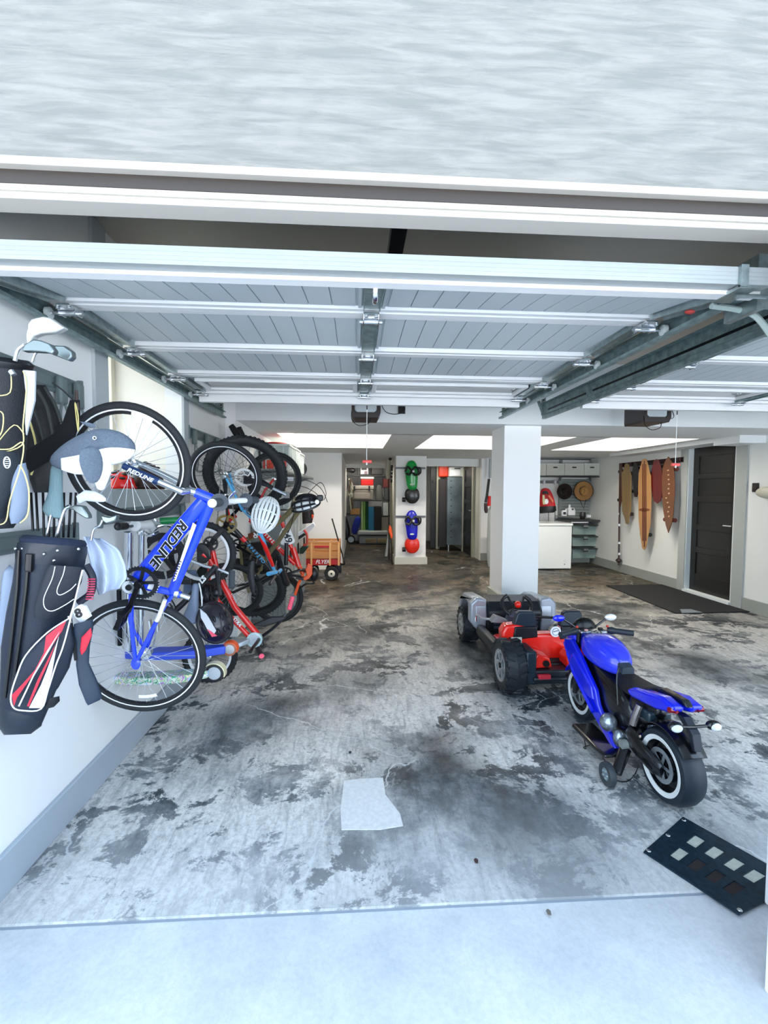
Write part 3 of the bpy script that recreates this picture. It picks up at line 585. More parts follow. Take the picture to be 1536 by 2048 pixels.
def crank(par, C, ax, R, arm, ang, col, teeth=True, w=0.05, pedal=True):
    """chainring with crank arms; ang: direction of the near arm in the plane (dx, dz) as 3-D vectors pair"""
    C = V(C); ax = V(ax).normalized(); x, y, a = frame(ax); m = MB()
    m.lathe([(R, -0.002), (R, 0.002), (R * 0.78, 0.002), (R * 0.78, -0.002)], C + ax * w * 0.6, ax, 40, closed=True)
    for k in range(5):
        th = 2 * PI * k / 5; d = x * math.cos(th) + y * math.sin(th); m.bar(C + ax * w * 0.6, C + ax * w * 0.6 + d * R * 0.85, 0.014, 0.004, up=ax)
    if teeth:
        for k in range(36):
            th = 2 * PI * k / 36; d = x * math.cos(th) + y * math.sin(th); m.box(C + ax * w * 0.6 + d * (R + 0.002), (0.005, 0.005, 0.003), M((d, a.cross(d), a)).transposed())
    cs = m.build('chainring', col, par)
    d = V(ang).normalized(); am = MB(); am.bar(C + ax * w, C + ax * w + d * arm, 0.022, 0.012, up=ax); am.cyl(C + ax * (w - 0.012), C + ax * (w + 0.012), 0.017, 14); k1 = am.build('crank_arm', darkm, par, bevel=0.003)
    am = MB(); am.bar(C - ax * w, C - ax * w - d * arm, 0.022, 0.012, up=ax); k2 = am.build('crank_arm', darkm, par, bevel=0.003)
    if pedal:
        for s, k in ((1, k1), (-1, k2)):
            c = C + ax * s * (w + 0.05) + d * arm * s; m = MB(); t = a.cross(d)
            for q in (-1, 1): m.box(c + d * 0.028 * q, (0.012, 0.085, 0.022), M((d, a, t)).transposed())
            for q in (-1, 0, 1): m.box(c + a * 0.036 * q, (0.06, 0.008, 0.02), M((d, a, t)).transposed())
            m.build('pedal', black_pl, k)
def saddle(par, nose, tail, up, mats, wdt=0.065, name='saddle'):
    nose = V(nose); tail = V(tail); up = V(up).normalized(); ax = (tail - nose); L_ = ax.length; ax.normalize(); sd = ax.cross(up).normalized(); up = sd.cross(ax)
    rs = []
    for i in range(13):
        t = i / 12; hw = wdt * (0.26 + 0.74 * max(0, (t - 0.35) / 0.65) ** 0.9) * (1 if t < 0.9 else 1 - (t - 0.9) * 2.5) * (0.55 if i == 0 else 1); hh = 0.020 + 0.014 * t; c = nose + ax * L_ * t + up * (0.018 * math.sin(PI * t) * -0.5 + 0.012 * t)
        rs.append([c + sd * hw * math.cos(2 * PI * k / 12) + up * hh * (math.sin(2 * PI * k / 12) if math.sin(2 * PI * k / 12) > 0 else 0.9 * math.sin(2 * PI * k / 12)) for k in range(12)])
    m = MB(); m.rings(rs); s = m.build(name, mats, par, sub=1)
    m = MB()
    for q in (-0.02, 0.02): m.tube([nose + ax * L_ * 0.15 - up * 0.02 + sd * q, nose + ax * L_ * 0.35 - up * 0.045 + sd * q, nose + ax * L_ * 0.7 - up * 0.045 + sd * q, nose + ax * L_ * 0.85 - up * 0.015 + sd * q], 0.004, 6)
    m.build('saddle_rails', steel, s); return s
def grip(par, a, b, r=0.017, m_=None, cap=None, flange=0.0):
    a = V(a); b = V(b); m = MB(); d = (b - a).normalized(); n = 9
    m.tube([a + (b - a) * (i / n) for i in range(n + 1)], [r * (1.0 if i % 2 else 0.93) for i in range(n + 1)], 14)
    if flange: m.cyl(a - d * 0.002, a + d * 0.004, flange, 20)
    g = m.build('grip', m_ or black_pl, par)
    if cap: m = MB(); m.cyl(b, b + d * 0.005, r * 0.9, 14); m.build('end_cap', cap, g)
    return g
def chainpath(par, A, ra, B, rb, ax):
    """chain loop around two sprockets"""
    A = V(A); B = V(B); ax = V(ax).normalized(); d = (B - A).normalized(); n = ax.cross(d); m = MB()
    pts = [A + n * ra, B + n * rb]; pts += [B + d * rb * math.sin(t) + n * rb * math.cos(t) for t in (0.5, 1.0, 1.57, 2.1, 2.6)]
    pts += [B - n * rb, A - n * ra]; pts += [A - d * ra * math.sin(t) - n * ra * math.cos(t) for t in (0.5, 1.0, 1.57, 2.1, 2.6)]
    seg = []
    for i in range(len(pts)):
        p, q = pts[i], pts[(i + 1) % len(pts)]; k = max(1, int((q - p).length / 0.013)); seg += [p.lerp(q, j / k) for j in range(k)]
    for i in range(0, len(seg)):
        p, q = seg[i], seg[(i + 1) % len(seg)]
        if (q - p).length > 1e-4: m.bar(p, q, 0.008 if i % 2 else 0.005, 0.007, up=ax)
    m.build('chain', mat('chain_steel', (0.75, 0.75, 0.72), 0.35, metal=0.9), par, smooth=False)

def marks(par, c, right, ax, h, length, n, m_, seed=1, ring=False):
    """a worn, unreadable decal: a row of small letter-height strokes"""
    r = random.Random(seed); right = V(right).normalized(); up = ax.cross(right).normalized(); c = V(c); m = MB(); st = length / n
    for k in range(n):
        p = c + right * (-length / 2 + st * (k + 0.5)); hh = h * r.uniform(0.75, 1.0)
        m.bar(p - up * hh / 2, p + up * hh / 2, st * 0.26, 0.002, up=ax); q = p + up * hh * r.choice((-0.4, 0.0, 0.4)); m.bar(q - right * st * 0.3, q + right * st * 0.36, h * 0.2, 0.002, up=ax)
    if ring: e = c + right * (length / 2 + h * 0.45); m.tube([e + right * h * 0.5 * math.cos(t_) + up * h * 0.36 * math.sin(t_) for t_ in [2 * PI * i / 16 for i in range(16)]], h * 0.09, 6, closed=True)
    return m.build('decal', m_, par, smooth=False)
# --- 1. the blue bicycle hung by its front wheel ---
blue = mat('bike_blue', (0.11, 0.27, 0.93), 0.22, coat=0.7, var=0.05, scale=4); navy = mat('bike_navy', (0.07, 0.12, 0.28), 0.3, coat=0.5); wht = mat('decal_white', (0.97, 0.97, 0.97), 0.4); blk = mat('decal_black', (0.05, 0.05, 0.07), 0.4)
C1 = onY(258, 927, 1.98); C2 = onY(281, 1314, 2.19)
P = Pl(C2, (1, 0.03, 0), C1 - C2); ax = P.n
t = thing('bicycle', C2 - V((0, 0, 0.26)), 'blue bicycle hung upright by its front wheel from the wall rack', 'bicycle', 'bicycles hung along the left wall')
R1 = (P.hit(258, 808) - P.hit(262, 1046)).length / 2
wheel(t, C1, ax, R1, 0.0165, rim_wh, 0.007, 32, stripe=None, sm=spoke_m, inner=rim_bk)
wheel(t, C2, ax, (P.hit(283, 1203) - P.hit(283, 1425)).length / 2, 0.0165, rim_wh, 0.007, 32, sm=spoke_m, inner=rim_bk)
K = lambda x, y, w=0.0: P.hit(x, y, w)
m = MB(); hd0 = K(392, 985); hd1 = K(424, 998)
m.tube([hd0, hd1], 0.022, 16)
bbp = K(268, 1165); sc_ = K(345, 1185)
m.tube([K(408, 1000), K(345, 1076), bbp], [0.028, 0.034, 0.030], 16, flat=0.62, up=ax)                                # down tube
m.tube(bez([K(422, 1004), K(398, 1060), K(352, 1165), sc_], 5), 0.022, 12, flat=0.8, up=ax)               # top tube
m.tube([bbp, K(300, 1175), sc_, K(362, 1190)], 0.0165, 12)                                # seat tube
m.cyl(bbp - ax * 0.036, bbp + ax * 0.036, 0.022, 18)
for s in (-1, 1):
    m.tube(bez([bbp + ax * 0.018 * s, K(262, 1240, 0.042 * s), C2 + ax * 0.052 * s + V((0, 0, 0.01))], 5), [0.0115] * 6 + [0.009] * 5, 10)      # chain stays
    m.tube(bez([K(345, 1190, 0.014 * s), K(318, 1232, 0.04 * s), C2 + ax * 0.052 * s + V((0.01, 0, 0.02))], 5), 0.009, 10)   # seat stays
    m.ell(C2 + ax * 0.053 * s, (0.022, 0.006, 0.028))
fr = m.build('frame', blue, t)
# lettering along the down tube
pa = K(292, 1150, 0.026); pb = K(392, 1012, 0.026); d = (pb - pa).normalized(); u_ = d.cross(ax)
if u_.dot(V((0.5, 0, -1))) > 0: u_ = -u_
mid = pa.lerp(pb, 0.46)
m = MB(); dd = (pb - pa); q = [pa + dd * 0.0 - u_ * 0.022, pa + dd * 0.93 - u_ * 0.022, pa + dd * 0.98 + u_ * 0.02, pa + dd * 0.0 + u_ * 0.022]; m.prism([p - ax * 0.005 for p in q], ax * 0.003); m.bm.free()
text('REDLINE', 0.056, mid - ax * 0.0032, -d, -u_, wht, fr, depth=0.0015, shear=0.25, bold=0.0036, sx=1.16, name='letter_outline'); text('REDLINE', 0.056, mid - ax * 0.0012, -d, -u_, blk, fr, depth=0.0015, shear=0.25, bold=0.0016, sx=1.16)
# white and black decals on top tube, seat tube
m = MB(); m.prism([K(*q, 0.0235) for q in ((386, 1045), (393, 1050), (352, 1160), (346, 1163))], ax * 0.002); m.build('decal_stripe', wht, fr, smooth=False)
marks(fr, K(354, 1140, 0.026), K(342, 1172) - K(363, 1118), ax, 0.012, 0.10, 8, blk, 2)
m = MB(); c0 = K(298, 1172); c1 = K(318, 1178); m.cyl(c0, c1, 0.0175, 16); m.build('decal_band', wht, fr)
m = MB(); m.tube([K(330, 1200, 0.045), K(318, 1232, 0.052), K(313, 1242, 0.053)], [0.0095, 0.0098, 0.0095], 10); m.build('stay_decal', wht, fr)
# fork, lettered blade
m = MB(); cr = K(370, 979)
for s in (-1, 1): m.tube([C1 + ax * 0.052 * s, C1.lerp(cr, 0.5) + ax * 0.05 * s, cr + ax * 0.04 * s, cr + (hd0 - cr) * 0.4 + ax * 0.01 * s], [0.010, 0.013, 0.014, 0.013], 12)
m.cyl(cr - ax * 0.035, cr + ax * 0.035, 0.016, 12); m.tube([cr, hd0], 0.017, 12)
fk = m.build('fork', mat('fork_silver', (0.80, 0.82, 0.84), 0.2, metal=0.9), t)
m = MB(); a0 = C1 + ax * 0.0525; b0 = C1.lerp(cr, 0.60) + ax * 0.0495; m.tube([a0, a0.lerp(b0, 0.5), b0], [0.0125, 0.0155, 0.0165], 12); m.build('blade_sleeve', mat('sleeve_navy', (0.07, 0.2, 0.38), 0.35), fk)
d2 = (b0 - a0).normalized(); up2 = ax.cross(d2); up2 = up2 if up2.z > 0 else -up2
text('REDLINE', 0.023, a0.lerp(b0, 0.52) + ax * 0.0165, d2, up2, wht, fk, shear=0.2, bold=0.0006, sx=1.15)
# handlebar runs away from the lens; grips with wide flanges
hb = K(452, 1003)
m = MB(); m.tube([hd1, K(440, 1000), hb], 0.016, 12); m.build('stem', blue, t)
e1 = hb + V((-0.055, -0.26, 0.005)); e2 = hb + V((0.055, 0.26, 0.005)); e1 = onY(428, 1006, hb.y - 0.24); e2 = onY(507, 1000, hb.y + 0.26)
m = MB(); m.tube(bez([e1.lerp(hb, 0.3), hb + V((0, -0.06, 0.0)), hb, hb + V((0.0, 0.06, 0.0)), e2.lerp(hb, 0.2)], 4), 0.0125, 12); bar = m.build('handlebar', wht, t)
grip(t, e1.lerp(hb, 0.42), e1 + (e1 - hb) * 0.12, 0.018, mat('grip_grey', (0.26, 0.28, 0.31), 0.6), wht, flange=0.036)
grip(t, e2.lerp(hb, 0.3), e2 + (e2 - hb) * 0.1, 0.018, MC['grip_grey'], wht, flange=0.034)
m = MB(); m.tube(bez([hb + V((0, 0.05, 0.02)), hb + V((0.03, 0.03, 0.04)), hb + V((0.02, -0.08, 0.03))], 5), 0.0035, 6); m.tube([hb + V((0.01, 0.02, 0.015)), hb + V((0.05, -0.02, 0.045))], 0.006, 8); m.build('brake_lever', steel, t)
crank(t, K(286, 1160), ax, 0.075, 0.13, V((-0.35, 0, -0.9)), rim_bk, w=0.048)
m = MB(); c = bbp + ax * 0.05; m.cyl(c - ax * 0.03, c, 0.030, 24); m.cyl(c, c + ax * 0.003, 0.026, 24); o = m.build('bottom_bracket', chrome, t)
m = MB(); m.cyl(c + ax * 0.003, c + ax * 0.006, 0.014, 16); m.build('bearing_cap', black_pl, o)
chainpath(t, K(292, 1162) - ax * 0.048, 0.072, C2 - ax * 0.045, 0.034, ax)
m = MB(); m.lathe([(0.036, 0), (0.032, -0.006), (0.028, -0.012), (0.0, -0.014), (0.0, 0.0)], C2 - ax * 0.03, ax, 20, closed=True); m.build('cassette', steel, t)
m = MB(); m.tube([K(362, 1190), K(380, 1196)], 0.0125, 12); m.cyl(K(350, 1186), K(358, 1188), 0.021, 14); m.build('seat_post', steel, t)
sdm = mat('saddle_grey', (0.48, 0.54, 0.64), 0.45, coat=0.2)
m = MB(); m.tube(bez([K(335, 1250, 0.03), K(326, 1225, 0.05), K(338, 1205, 0.045), K(345, 1210, 0.03)], 5), 0.0022, 6); m.bar(K(300, 1240, 0.03), K(303, 1262, 0.03), 0.006, 0.02); m.bar(K(316, 1232, 0.03), K(316, 1262, 0.03), 0.006, 0.012); m.build('brake_caliper', steel, t, smooth=False)
# lettering of the rim (white label patches)
for CC, RR, a_ in ((C1, R1, 68), (C2, 0.25, -86)):
    th = math.radians(a_); rr = RR - 0.040; pts = []
    m = MB()
    for i in range(9):
        h = th + (i - 4) * 0.05; pts.append((CC + P.d * math.cos(h) * (rr + 0.008) + P.e * math.sin(h) * (rr + 0.008) + ax * 0.0105, CC + P.d * math.cos(h) * (rr - 0.008) + P.e * math.sin(h) * (rr - 0.008) + ax * 0.0105))
    for i in range(8): m.prism([pts[i][0], pts[i + 1][0], pts[i + 1][1], pts[i][1]], ax * 0.001)
    m.build('rim_label', wht, t, smooth=False)

# --- 2. black bicycle with grey saddle and "LS" frame, white-rimmed upper wheel ---
red = mat('bike_red', (0.90, 0.10, 0.07), 0.25, coat=0.6); tan = mat('bike_tan', (0.50, 0.46, 0.33), 0.35, metal=0.3); orange = mat('bike_orange', (0.98, 0.36, 0.13), 0.35); lblue = mat('decal_sky', (0.33, 0.68, 0.88), 0.4); bkf = mat('frame_black', (0.07, 0.07, 0.08), 0.3, coat=0.4)
P = Pl(onY(405, 1110, 3.02), (1, 0.05, 0)); ax = P.n; K = lambda x, y, w=0.0: P.hit(x, y, w)
U = K(405, 1108); Lw = onY(420, 1312, 3.36)
t = thing('bicycle', (Lw.x, Lw.y, 0), 'red kids bicycle with white-rimmed upper wheel, standing on its knobby lower wheel', 'bicycle', 'bicycles hung along the left wall')
wheel(t, U, ax, 0.212, 0.021, rim_wh, 0.018, 20, sm=spoke_d, knob=True)
wheel(t, Lw, ax, 0.195, 0.022, rim_wh, 0.016, 20, sm=spoke_d, knob=True)
m = MB(); bb2 = K(428, 1092)
for s in (-1, 1): m.tube([K(405, 1108, 0.05 * s), K(420, 1120, 0.04 * s), K(436, 1150, 0.03 * s)], 0.011, 10)
m.tube([K(424, 1096), K(436, 1148), K(462, 1195)], [0.016, 0.016, 0.018], 12)
m.tube([K(436, 1148), K(470, 1215), K(516, 1270)], 0.0195, 14)
m.tube([K(436, 1202), K(462, 1235), K(498, 1272)], 0.016, 12); m.tube([K(424, 1100), K(418, 1150), K(436, 1202)], 0.014, 12); m.tube([K(498, 1272), K(520, 1272)], 0.02, 12)
fr = m.build('frame', red, t)
dd = K(498, 1272) - K(440, 1206); text('STRA', 0.03, K(474, 1244, 0.019), dd, ax.cross(dd), wht, fr, shear=0.2, bold=0.001)
dd = K(500, 1250) - K(460, 1180); marks(fr, K(468, 1196, 0.022), dd, ax, 0.012, 0.07, 6, wht, 3)
m = MB(); m.prism([K(x, y, 0.055) for x, y in ((393, 1090), (400, 1086), (412, 1088), (420, 1100), (421, 1118), (410, 1127), (393, 1128))], ax * -0.03); m.build('chain_guard', bkf, t, bevel=0.008)
crank(t, K(424, 1086), ax, 0.045, 0.10, K(436, 1066) - K(420, 1082), rim_bk, w=0.055)
m = MB(); hb = K(520, 1276); m.tube(bez([hb + V((-0.02, -0.2, -0.02)), hb + V((0, -0.05, 0)), hb, K(545, 1262) + V((0, 0.1, 0)), K(566, 1240) + V((0, 0.15, 0))], 5), 0.011, 10); m.tube([K(516, 1270), hb, K(524, 1290)], 0.016, 10); m.build('handlebar', bkf, t)
grip(t, K(571, 1232) + V((0, 0.16, 0)), K(577, 1208) + V((0, 0.2, 0)), 0.016, mat('grip_pink', (0.97, 0.35, 0.45), 0.5))
grip(t, hb + V((0.02, -0.15, -0.02)), hb + V((0.06, -0.25, -0.03)), 0.017, mat('grip_dark', (0.16, 0.15, 0.16), 0.5), MC['grip_pink'])
m = MB(); m.prism([K(x, y, -0.03) for x, y in ((500, 1250), (545, 1232), (574, 1233), (566, 1240), (530, 1252))], ax * 0.02); m.build('bar_pad', black_pl, t, bevel=0.006)
# LS bicycle
P = Pl(onY(420, 1160, 2.82), (1, 0.05, 0)); ax = P.n; K = lambda x, y, w=0.0: P.hit(x, y, w)
t = thing('bicycle', K(400, 1240), 'black kids bicycle with long grey saddle and white letters on its frame', 'bicycle', 'bicycles hung along the left wall')
Rw = K(325, 1112); 
m = MB(); m.tube([K(432, 1132), K(405, 1165), K(368, 1205), K(350, 1222)], 0.018, 12); m.tube([K(432, 1132), K(436, 1160), K(440, 1190)], 0.014, 10); m.tube([K(350, 1222), K(345, 1210), K(332, 1188)], 0.014, 10); m.tube([K(345, 1232), K(395, 1245), K(440, 1238)], 0.010, 8)
fr = m.build('frame', bkf, t); dd = K(432, 1132) - K(380, 1190); text('LS', 0.042, K(405, 1160, 0.019), dd, ax.cross(dd), wht, fr, bold=0.002, shear=0.2)
m = MB(); m.tube(bez([K(371, 1110), K(380, 1120), K(410, 1132), K(440, 1140), K(464, 1150)], 5), 0.0095, 10); hb_ = m.build('handlebar', steel, t)
grip(t, K(464, 1142), K(463, 1176, 0.05), 0.019, MC['grip_grey'])
m = MB(); m.tube([K(438, 1142), K(437, 1175)], 0.014, 10); m.ell(K(432, 1186), (0.024, 0.02, 0.03)); m.build('stem', black_pl, t)
nose = K(398, 1168, 0.02)
s = saddle(t, K(392, 1166, 0.03), K(382, 1246, 0.05), V((-0.55, -0.82, 0.1)), sdm, 0.075)
m = MB(); m.tube(bez([K(398, 1166, 0.06), K(402, 1185, 0.07), K(404, 1215, 0.08), K(402, 1244, 0.08)], 5), 0.004, 6); m.build('piping', wht, s)
m = MB(); m.tube([K(410, 1205), K(402, 1222), K(395, 1228)], 0.012, 10); m.build('seat_post', black_pl, t)
m = MB(); m.box(K(372, 1163, 0.05), (0.07, 0.03, 0.03)); m.build('pedal', black_pl, t, bevel=0.004)
# spoked plastic wheel belongs to this one: five broad spokes
def mag_wheel(par, C, ax, R, tr=0.02, n=5, name='wheel', col=None):
    C = V(C); ax = V(ax); x, y, a = frame(ax); m = MB(); m.lathe([((R - tr) + tr * math.cos(2 * PI * k / 10), tr * math.sin(2 * PI * k / 10)) for k in range(10)], C, ax, 40, closed=True); w = m.build(name, rubber, par)
    m = MB(); r1 = R - 2 * tr; m.lathe([(r1 + 0.004, -0.012), (r1 + 0.004, 0.012), (r1 - 0.014, 0.012), (r1 - 0.014, -0.012)], C, ax, 40, closed=True); m.cyl(C - ax * 0.022, C + ax * 0.022, R * 0.17, 20)
    for k in range(n):
        th = 2 * PI * k / n + 0.3; d = x * math.cos(th) + y * math.sin(th); m.bar(C, C + d * (r1 - 0.005), R * 0.16, 0.014, up=ax)
    m.build('mag_rim', col or rim_bk, w, bevel=0.002); return w
mag_wheel(t, onY(325, 1112, 2.9), (0, 1, 0), 0.145, 0.017)

# --- 3. sky-blue and red bicycle hung by its rear wheel ---
U = onY(450, 952, 3.28); Lw = onY(462, 1180, 3.66); P = Pl(Lw, (1, 0.04, 0), U - Lw); ax = P.n; K = lambda x, y, w=0.0: P.hit(x, y, w)
t = thing('bicycle', Lw - V((0, 0, 0.25)), 'black and sky-blue bicycle with gold chainring, hung by its rear wheel', 'bicycle', 'bicycles hung along the left wall')
wheel(t, U, ax, 0.254, 0.019, rim_wh, 0.007, 28, sm=spoke_d, inner=rim_bk)
wheel(t, Lw, ax, 0.252, 0.019, rim_bk, 0.014, 28, sm=spoke_m)
bb3 = K(455, 1044)
m = MB()
for s in (-1, 1): m.tube([U + ax * 0.05 * s, K(452, 1000, 0.04 * s), K(455, 1040, 0.02 * s)], 0.009, 8)
m.tube([bb3, K(487, 1078), K(546, 1146)], 0.017, 12); m.cyl(bb3 - ax * 0.04, bb3 + ax * 0.04, 0.022, 16); fr = m.build('frame', bkf, t)
m = MB()
for s in (-1, 1): m.tube([U + ax * 0.05 * s + V((0.02, 0, 0)), K(470, 990, 0.03 * s), K(484, 1020, 0.01 * s)], 0.008, 8)
m.tube([K(482, 1015), K(512, 1045)], 0.012, 10); m.tube(bez([K(512, 1046), K(525, 1080), K(549, 1143)], 6), [0.012 + 0.006 * math.sin(PI * i / 12) for i in range(13)], 12); f2 = m.build('top_tube', lblue, t)
m = MB(); m.tube([K(519, 1070, 0.004), K(533, 1100, 0.006), K(546, 1132, 0.006)], [0.014, 0.0178, 0.013], 10); m.build('red_fade', red, f2)
m = MB(); m.cyl(K(483, 1074), K(490, 1082), 0.0195, 14); m.tube([K(472, 1032), bb3], 0.012, 8); m.tube([K(457, 1030), K(453, 1012)], 0.012, 8); m.build('red_band', red, fr)
dd = K(544, 1144) - K(487, 1078); marks(fr, K(510, 1104, 0.019), dd, ax, 0.030, 0.17, 6, lblue, 4, ring=True)
m = MB()
for s in (-1, 1): m.tube([K(546, 1146, 0.03 * s), K(510, 1165, 0.05 * s), Lw + ax * 0.05 * s], 0.011, 8)
m.cyl(K(540, 1140), K(556, 1150), 0.02, 12); m.build('fork', bkf, t)
crank(t, bb3, ax, 0.072, 0.135, K(425, 1076) - K(455, 1044), mat('gold', (0.83, 0.70, 0.40), 0.3, metal=0.7), w=0.05)
chainpath(t, bb3 + ax * 0.03, 0.066, U + ax * 0.03, 0.022, ax)
m = MB(); hb = K(552, 1150); m.tube([hb + V((0, -0.26, -0.02)), hb, hb + V((0, 0.2, 0))], 0.011, 10); m.build('handlebar', bkf, t)
e = onY(515, 1152, hb.y - 0.22); grip(t, onY(536, 1148, hb.y - 0.24), onY(552, 1144, hb.y - 0.12), 0.016, lblue)
grip(t, hb + V((0.0, 0.1, 0)), hb + V((0, 0.22, 0)), 0.016, lblue)
m = MB(); m.tube([K(484, 1020), K(500, 1012)], 0.011, 8); m.build('seat_post', steel, t); saddle(t, K(505, 1000), K(508, 1035), V((1, 0, 0.1)), black_pl, 0.055)
m = MB(); m.tube(bez([K(510, 1150, 0.15), K(500, 1160, 0.2), K(490, 1166, 0.2)], 4), 0.006, 8); m.build('brake_lever', steel, t)

# --- 4. tan mountain bicycle hung by its front wheel ---
U = onY(491, 950, 3.62); Lw = onY(500, 1176, 4.08); P = Pl(Lw, (1, 0.04, 0), U - Lw); ax = P.n; K = lambda x, y, w=0.0: P.hit(x, y, w)
t = thing('bicycle', Lw - V((0, 0, 0.31)), 'olive-tan mountain bicycle with fat tyres and disc brake, hung by its front wheel', 'bicycle', 'bicycles hung along the left wall')
wheel(t, U, ax, 0.318, 0.032, rim_bk, 0.02, 28, sm=spoke_d, knob=True)
wheel(t, Lw, ax, 0.315, 0.030, rim_bk, 0.02, 28, sm=spoke_d, knob=True)
m = MB(); hA = K(588, 1000); hB = K(610, 1010)
m.tube([hA + (hA - hB) * 0.1, hB], 0.026, 14)
m.tube(bez([K(596, 1006), K(560, 1042), K(520, 1066), K(480, 1086)], 6), 0.024, 12, flat=0.85)
m.tube(bez([K(604, 1014), K(585, 1040), K(555, 1085), K(540, 1104), K(520, 1140)], 6), 0.019, 12)
m.tube([K(480, 1086), K(530, 1120)], 0.018, 10)
for s in (-1, 1): m.tube([K(480, 1090, 0.03 * s), K(484, 1130, 0.05 * s), Lw + ax * 0.06 * s], 0.0125, 10); m.tube([K(530, 1120, 0.02 * s), K(515, 1150, 0.05 * s), Lw + ax * 0.06 * s], 0.010, 8)
fr = m.build('frame', tan, t)
m = MB(); dt = K(520, 1066) - K(500, 1074); m.cyl(K(499, 1073), K(512, 1068), 0.0255, 14); b = m.build('frame_band', mat('band_brown', (0.45, 0.22, 0.12), 0.5), fr)
text('dc', 0.07, K(513, 1070, 0.027), K(540, 1052) - K(500, 1076), ax.cross(K(540, 1052) - K(500, 1076)), wht, fr, bold=0.002)
m = MB()
for s in (-1, 1): m.tube([U + ax * 0.06 * s, K(535, 970, 0.06 * s), K(545, 976, 0.06 * s)], 0.018, 10)
m.bar(K(574, 990, -0.07), K(574, 990, 0.07), 0.04, 0.05); lo = m.build('fork', bkf, t)
m = MB()
for s in (-1, 1): m.tube([K(545, 976, 0.06 * s), K(572, 989, 0.06 * s)], 0.014, 10)
m.build('stanchions', steel, lo)
m = MB(); m.lathe([(0.076, 0), (0.076, 0.002), (0.056, 0.002), (0.056, 0)], U + ax * 0.045, ax, 32, closed=True); x_, y_, a_ = frame(ax)
for k in range(6):
    th = k * PI / 3; d = x_ * math.cos(th) + y_ * math.sin(th); d3 = x_ * math.cos(th + 0.7) + y_ * math.sin(th + 0.7); m.bar(U + ax * 0.046 + d * 0.02, U + ax * 0.046 + d3 * 0.06, 0.009, 0.002, up=ax)
m.lathe([(0.03, 0), (0.03, 0.002), (0.02, 0.002), (0.02, 0)], U + ax * 0.045, ax, 24, closed=True)
m.build('disc_rotor', mat('rotor', (0.97, 0.97, 0.96), 0.35), t)
m = MB(); m.box(K(497, 962, 0.06), (0.07, 0.03, 0.045)); m.build('brake_caliper', black_pl, t, bevel=0.006)
hb = K(632, 1002)
m = MB(); m.tube([hB + V((0, 0, 0.01)), K(618, 1005), hb], 0.02, 10); m.build('stem', black_pl, t)
m = MB(); m.tube([hb + V((0.03, -0.30, 0.0)), hb, hb + V((0.0, 0.3, 0.02))], 0.014, 10); m.build('handlebar', black_pl, t)
grip(t, hb + V((0.02, -0.18, 0)), hb + V((0.035, -0.32, 0)), 0.018, MC['grip_dark'], wht); grip(t, hb + V((0, 0.2, 0.01)), hb + V((0.0, 0.33, 0.02)), 0.018, MC['grip_dark'])
for q, (a, b, c, d) in enumerate((((612, 992), (640, 965), (652, 985), (648, 1000)), ((560, 975), (600, 972), (630, 985), (640, 1000)), ((590, 990), (605, 960), (640, 975), (655, 1004)))):
    m = MB(); m.tube(bez([K(*a), K(*b, -0.05), K(*c, -0.1), K(*d, 0.02)], 6), 0.0028, 6); m.build('cable', black_pl, t)
m = MB(); m.tube([K(590, 1010, 0.06), K(583, 1050, 0.06), K(570, 1080, 0.04)], 0.003, 6); m.build('cable', black_pl, t)
m = MB(); m.box(K(623, 1010, 0.03), (0.05, 0.05, 0.06)); m.box(K(640, 996, 0.06), (0.05, 0.06, 0.05)); m.build('shifter', mat('shifter_grey', (0.25, 0.25, 0.26), 0.4), t, bevel=0.012)
crank(t, K(480, 1086), ax, 0.06, 0.15, V((0.8, 0, -0.5)), rim_bk, w=0.06)
saddle(t, K(556, 1108), K(572, 1170), V((1, 0, 0.2)), black_pl, 0.06)

# --- 5. red BMX with the race plate ---
P = Pl(onY(570, 1100, 4.35), (1, 0.04, 0)); ax = P.n; K = lambda x, y, w=0.0: P.hit(x, y, w)
t = thing('bicycle', K(540, 1240), 'red race bicycle with white number plate and orange fork, deepest of the hung bicycles', 'bicycle', 'bicycles hung along the left wall')
m = MB(); m.tube([K(500, 1040), K(552, 1092), K(590, 1128)], 0.021, 12); m.tube([K(540, 1000), K(562, 1040), K(592, 1120)], 0.018, 12); m.tube([K(586, 1095), K(597, 1132)], 0.026, 12); m.tube([K(500, 1040), K(540, 1000)], 0.016, 10)
for s in (-1, 1): m.tube([K(500, 1040, 0.02 * s), K(530, 980, 0.05 * s), K(548, 958, 0.05 * s)], 0.010, 8)
fr = m.build('frame', red, t); dd = K(566, 1100) - K(530, 1064); marks(fr, K(541, 1078, 0.023), dd, ax, 0.035, 0.26, 9, wht, 5)
m = MB(); m.tube([K(597, 1130), K(606, 1148)], 0.022, 12)
for s in (-1, 1): m.tube([K(606, 1148, 0.05 * s), K(598, 1165, 0.06 * s), K(590, 1190, 0.06 * s)], 0.014, 8)
m.build('fork', orange, t)
wheel(t, K(548, 958), ax, 0.255, 0.02, rim_bk, 0.02, 24, sm=spoke_d); wheel(t, onY(555, 1195, 4.5), ax, 0.25, 0.022, rim_bk, 0.02, 24, sm=spoke_d)
m = MB(); m.prism([K(x, y, 0.06) for x, y in ((565, 1057), (577, 1050), (580, 1056), (590, 1082), (588, 1086), (580, 1089), (570, 1091), (562, 1089), (558, 1072), (560, 1066))], ax * 0.004); pl = m.build('number_plate', wht, t, bevel=0.002)
dd = K(578, 1084) - K(570, 1060); text('249', 0.088, K(574, 1072, 0.067), dd, ax.cross(dd), blk, pl, bold=0.002)
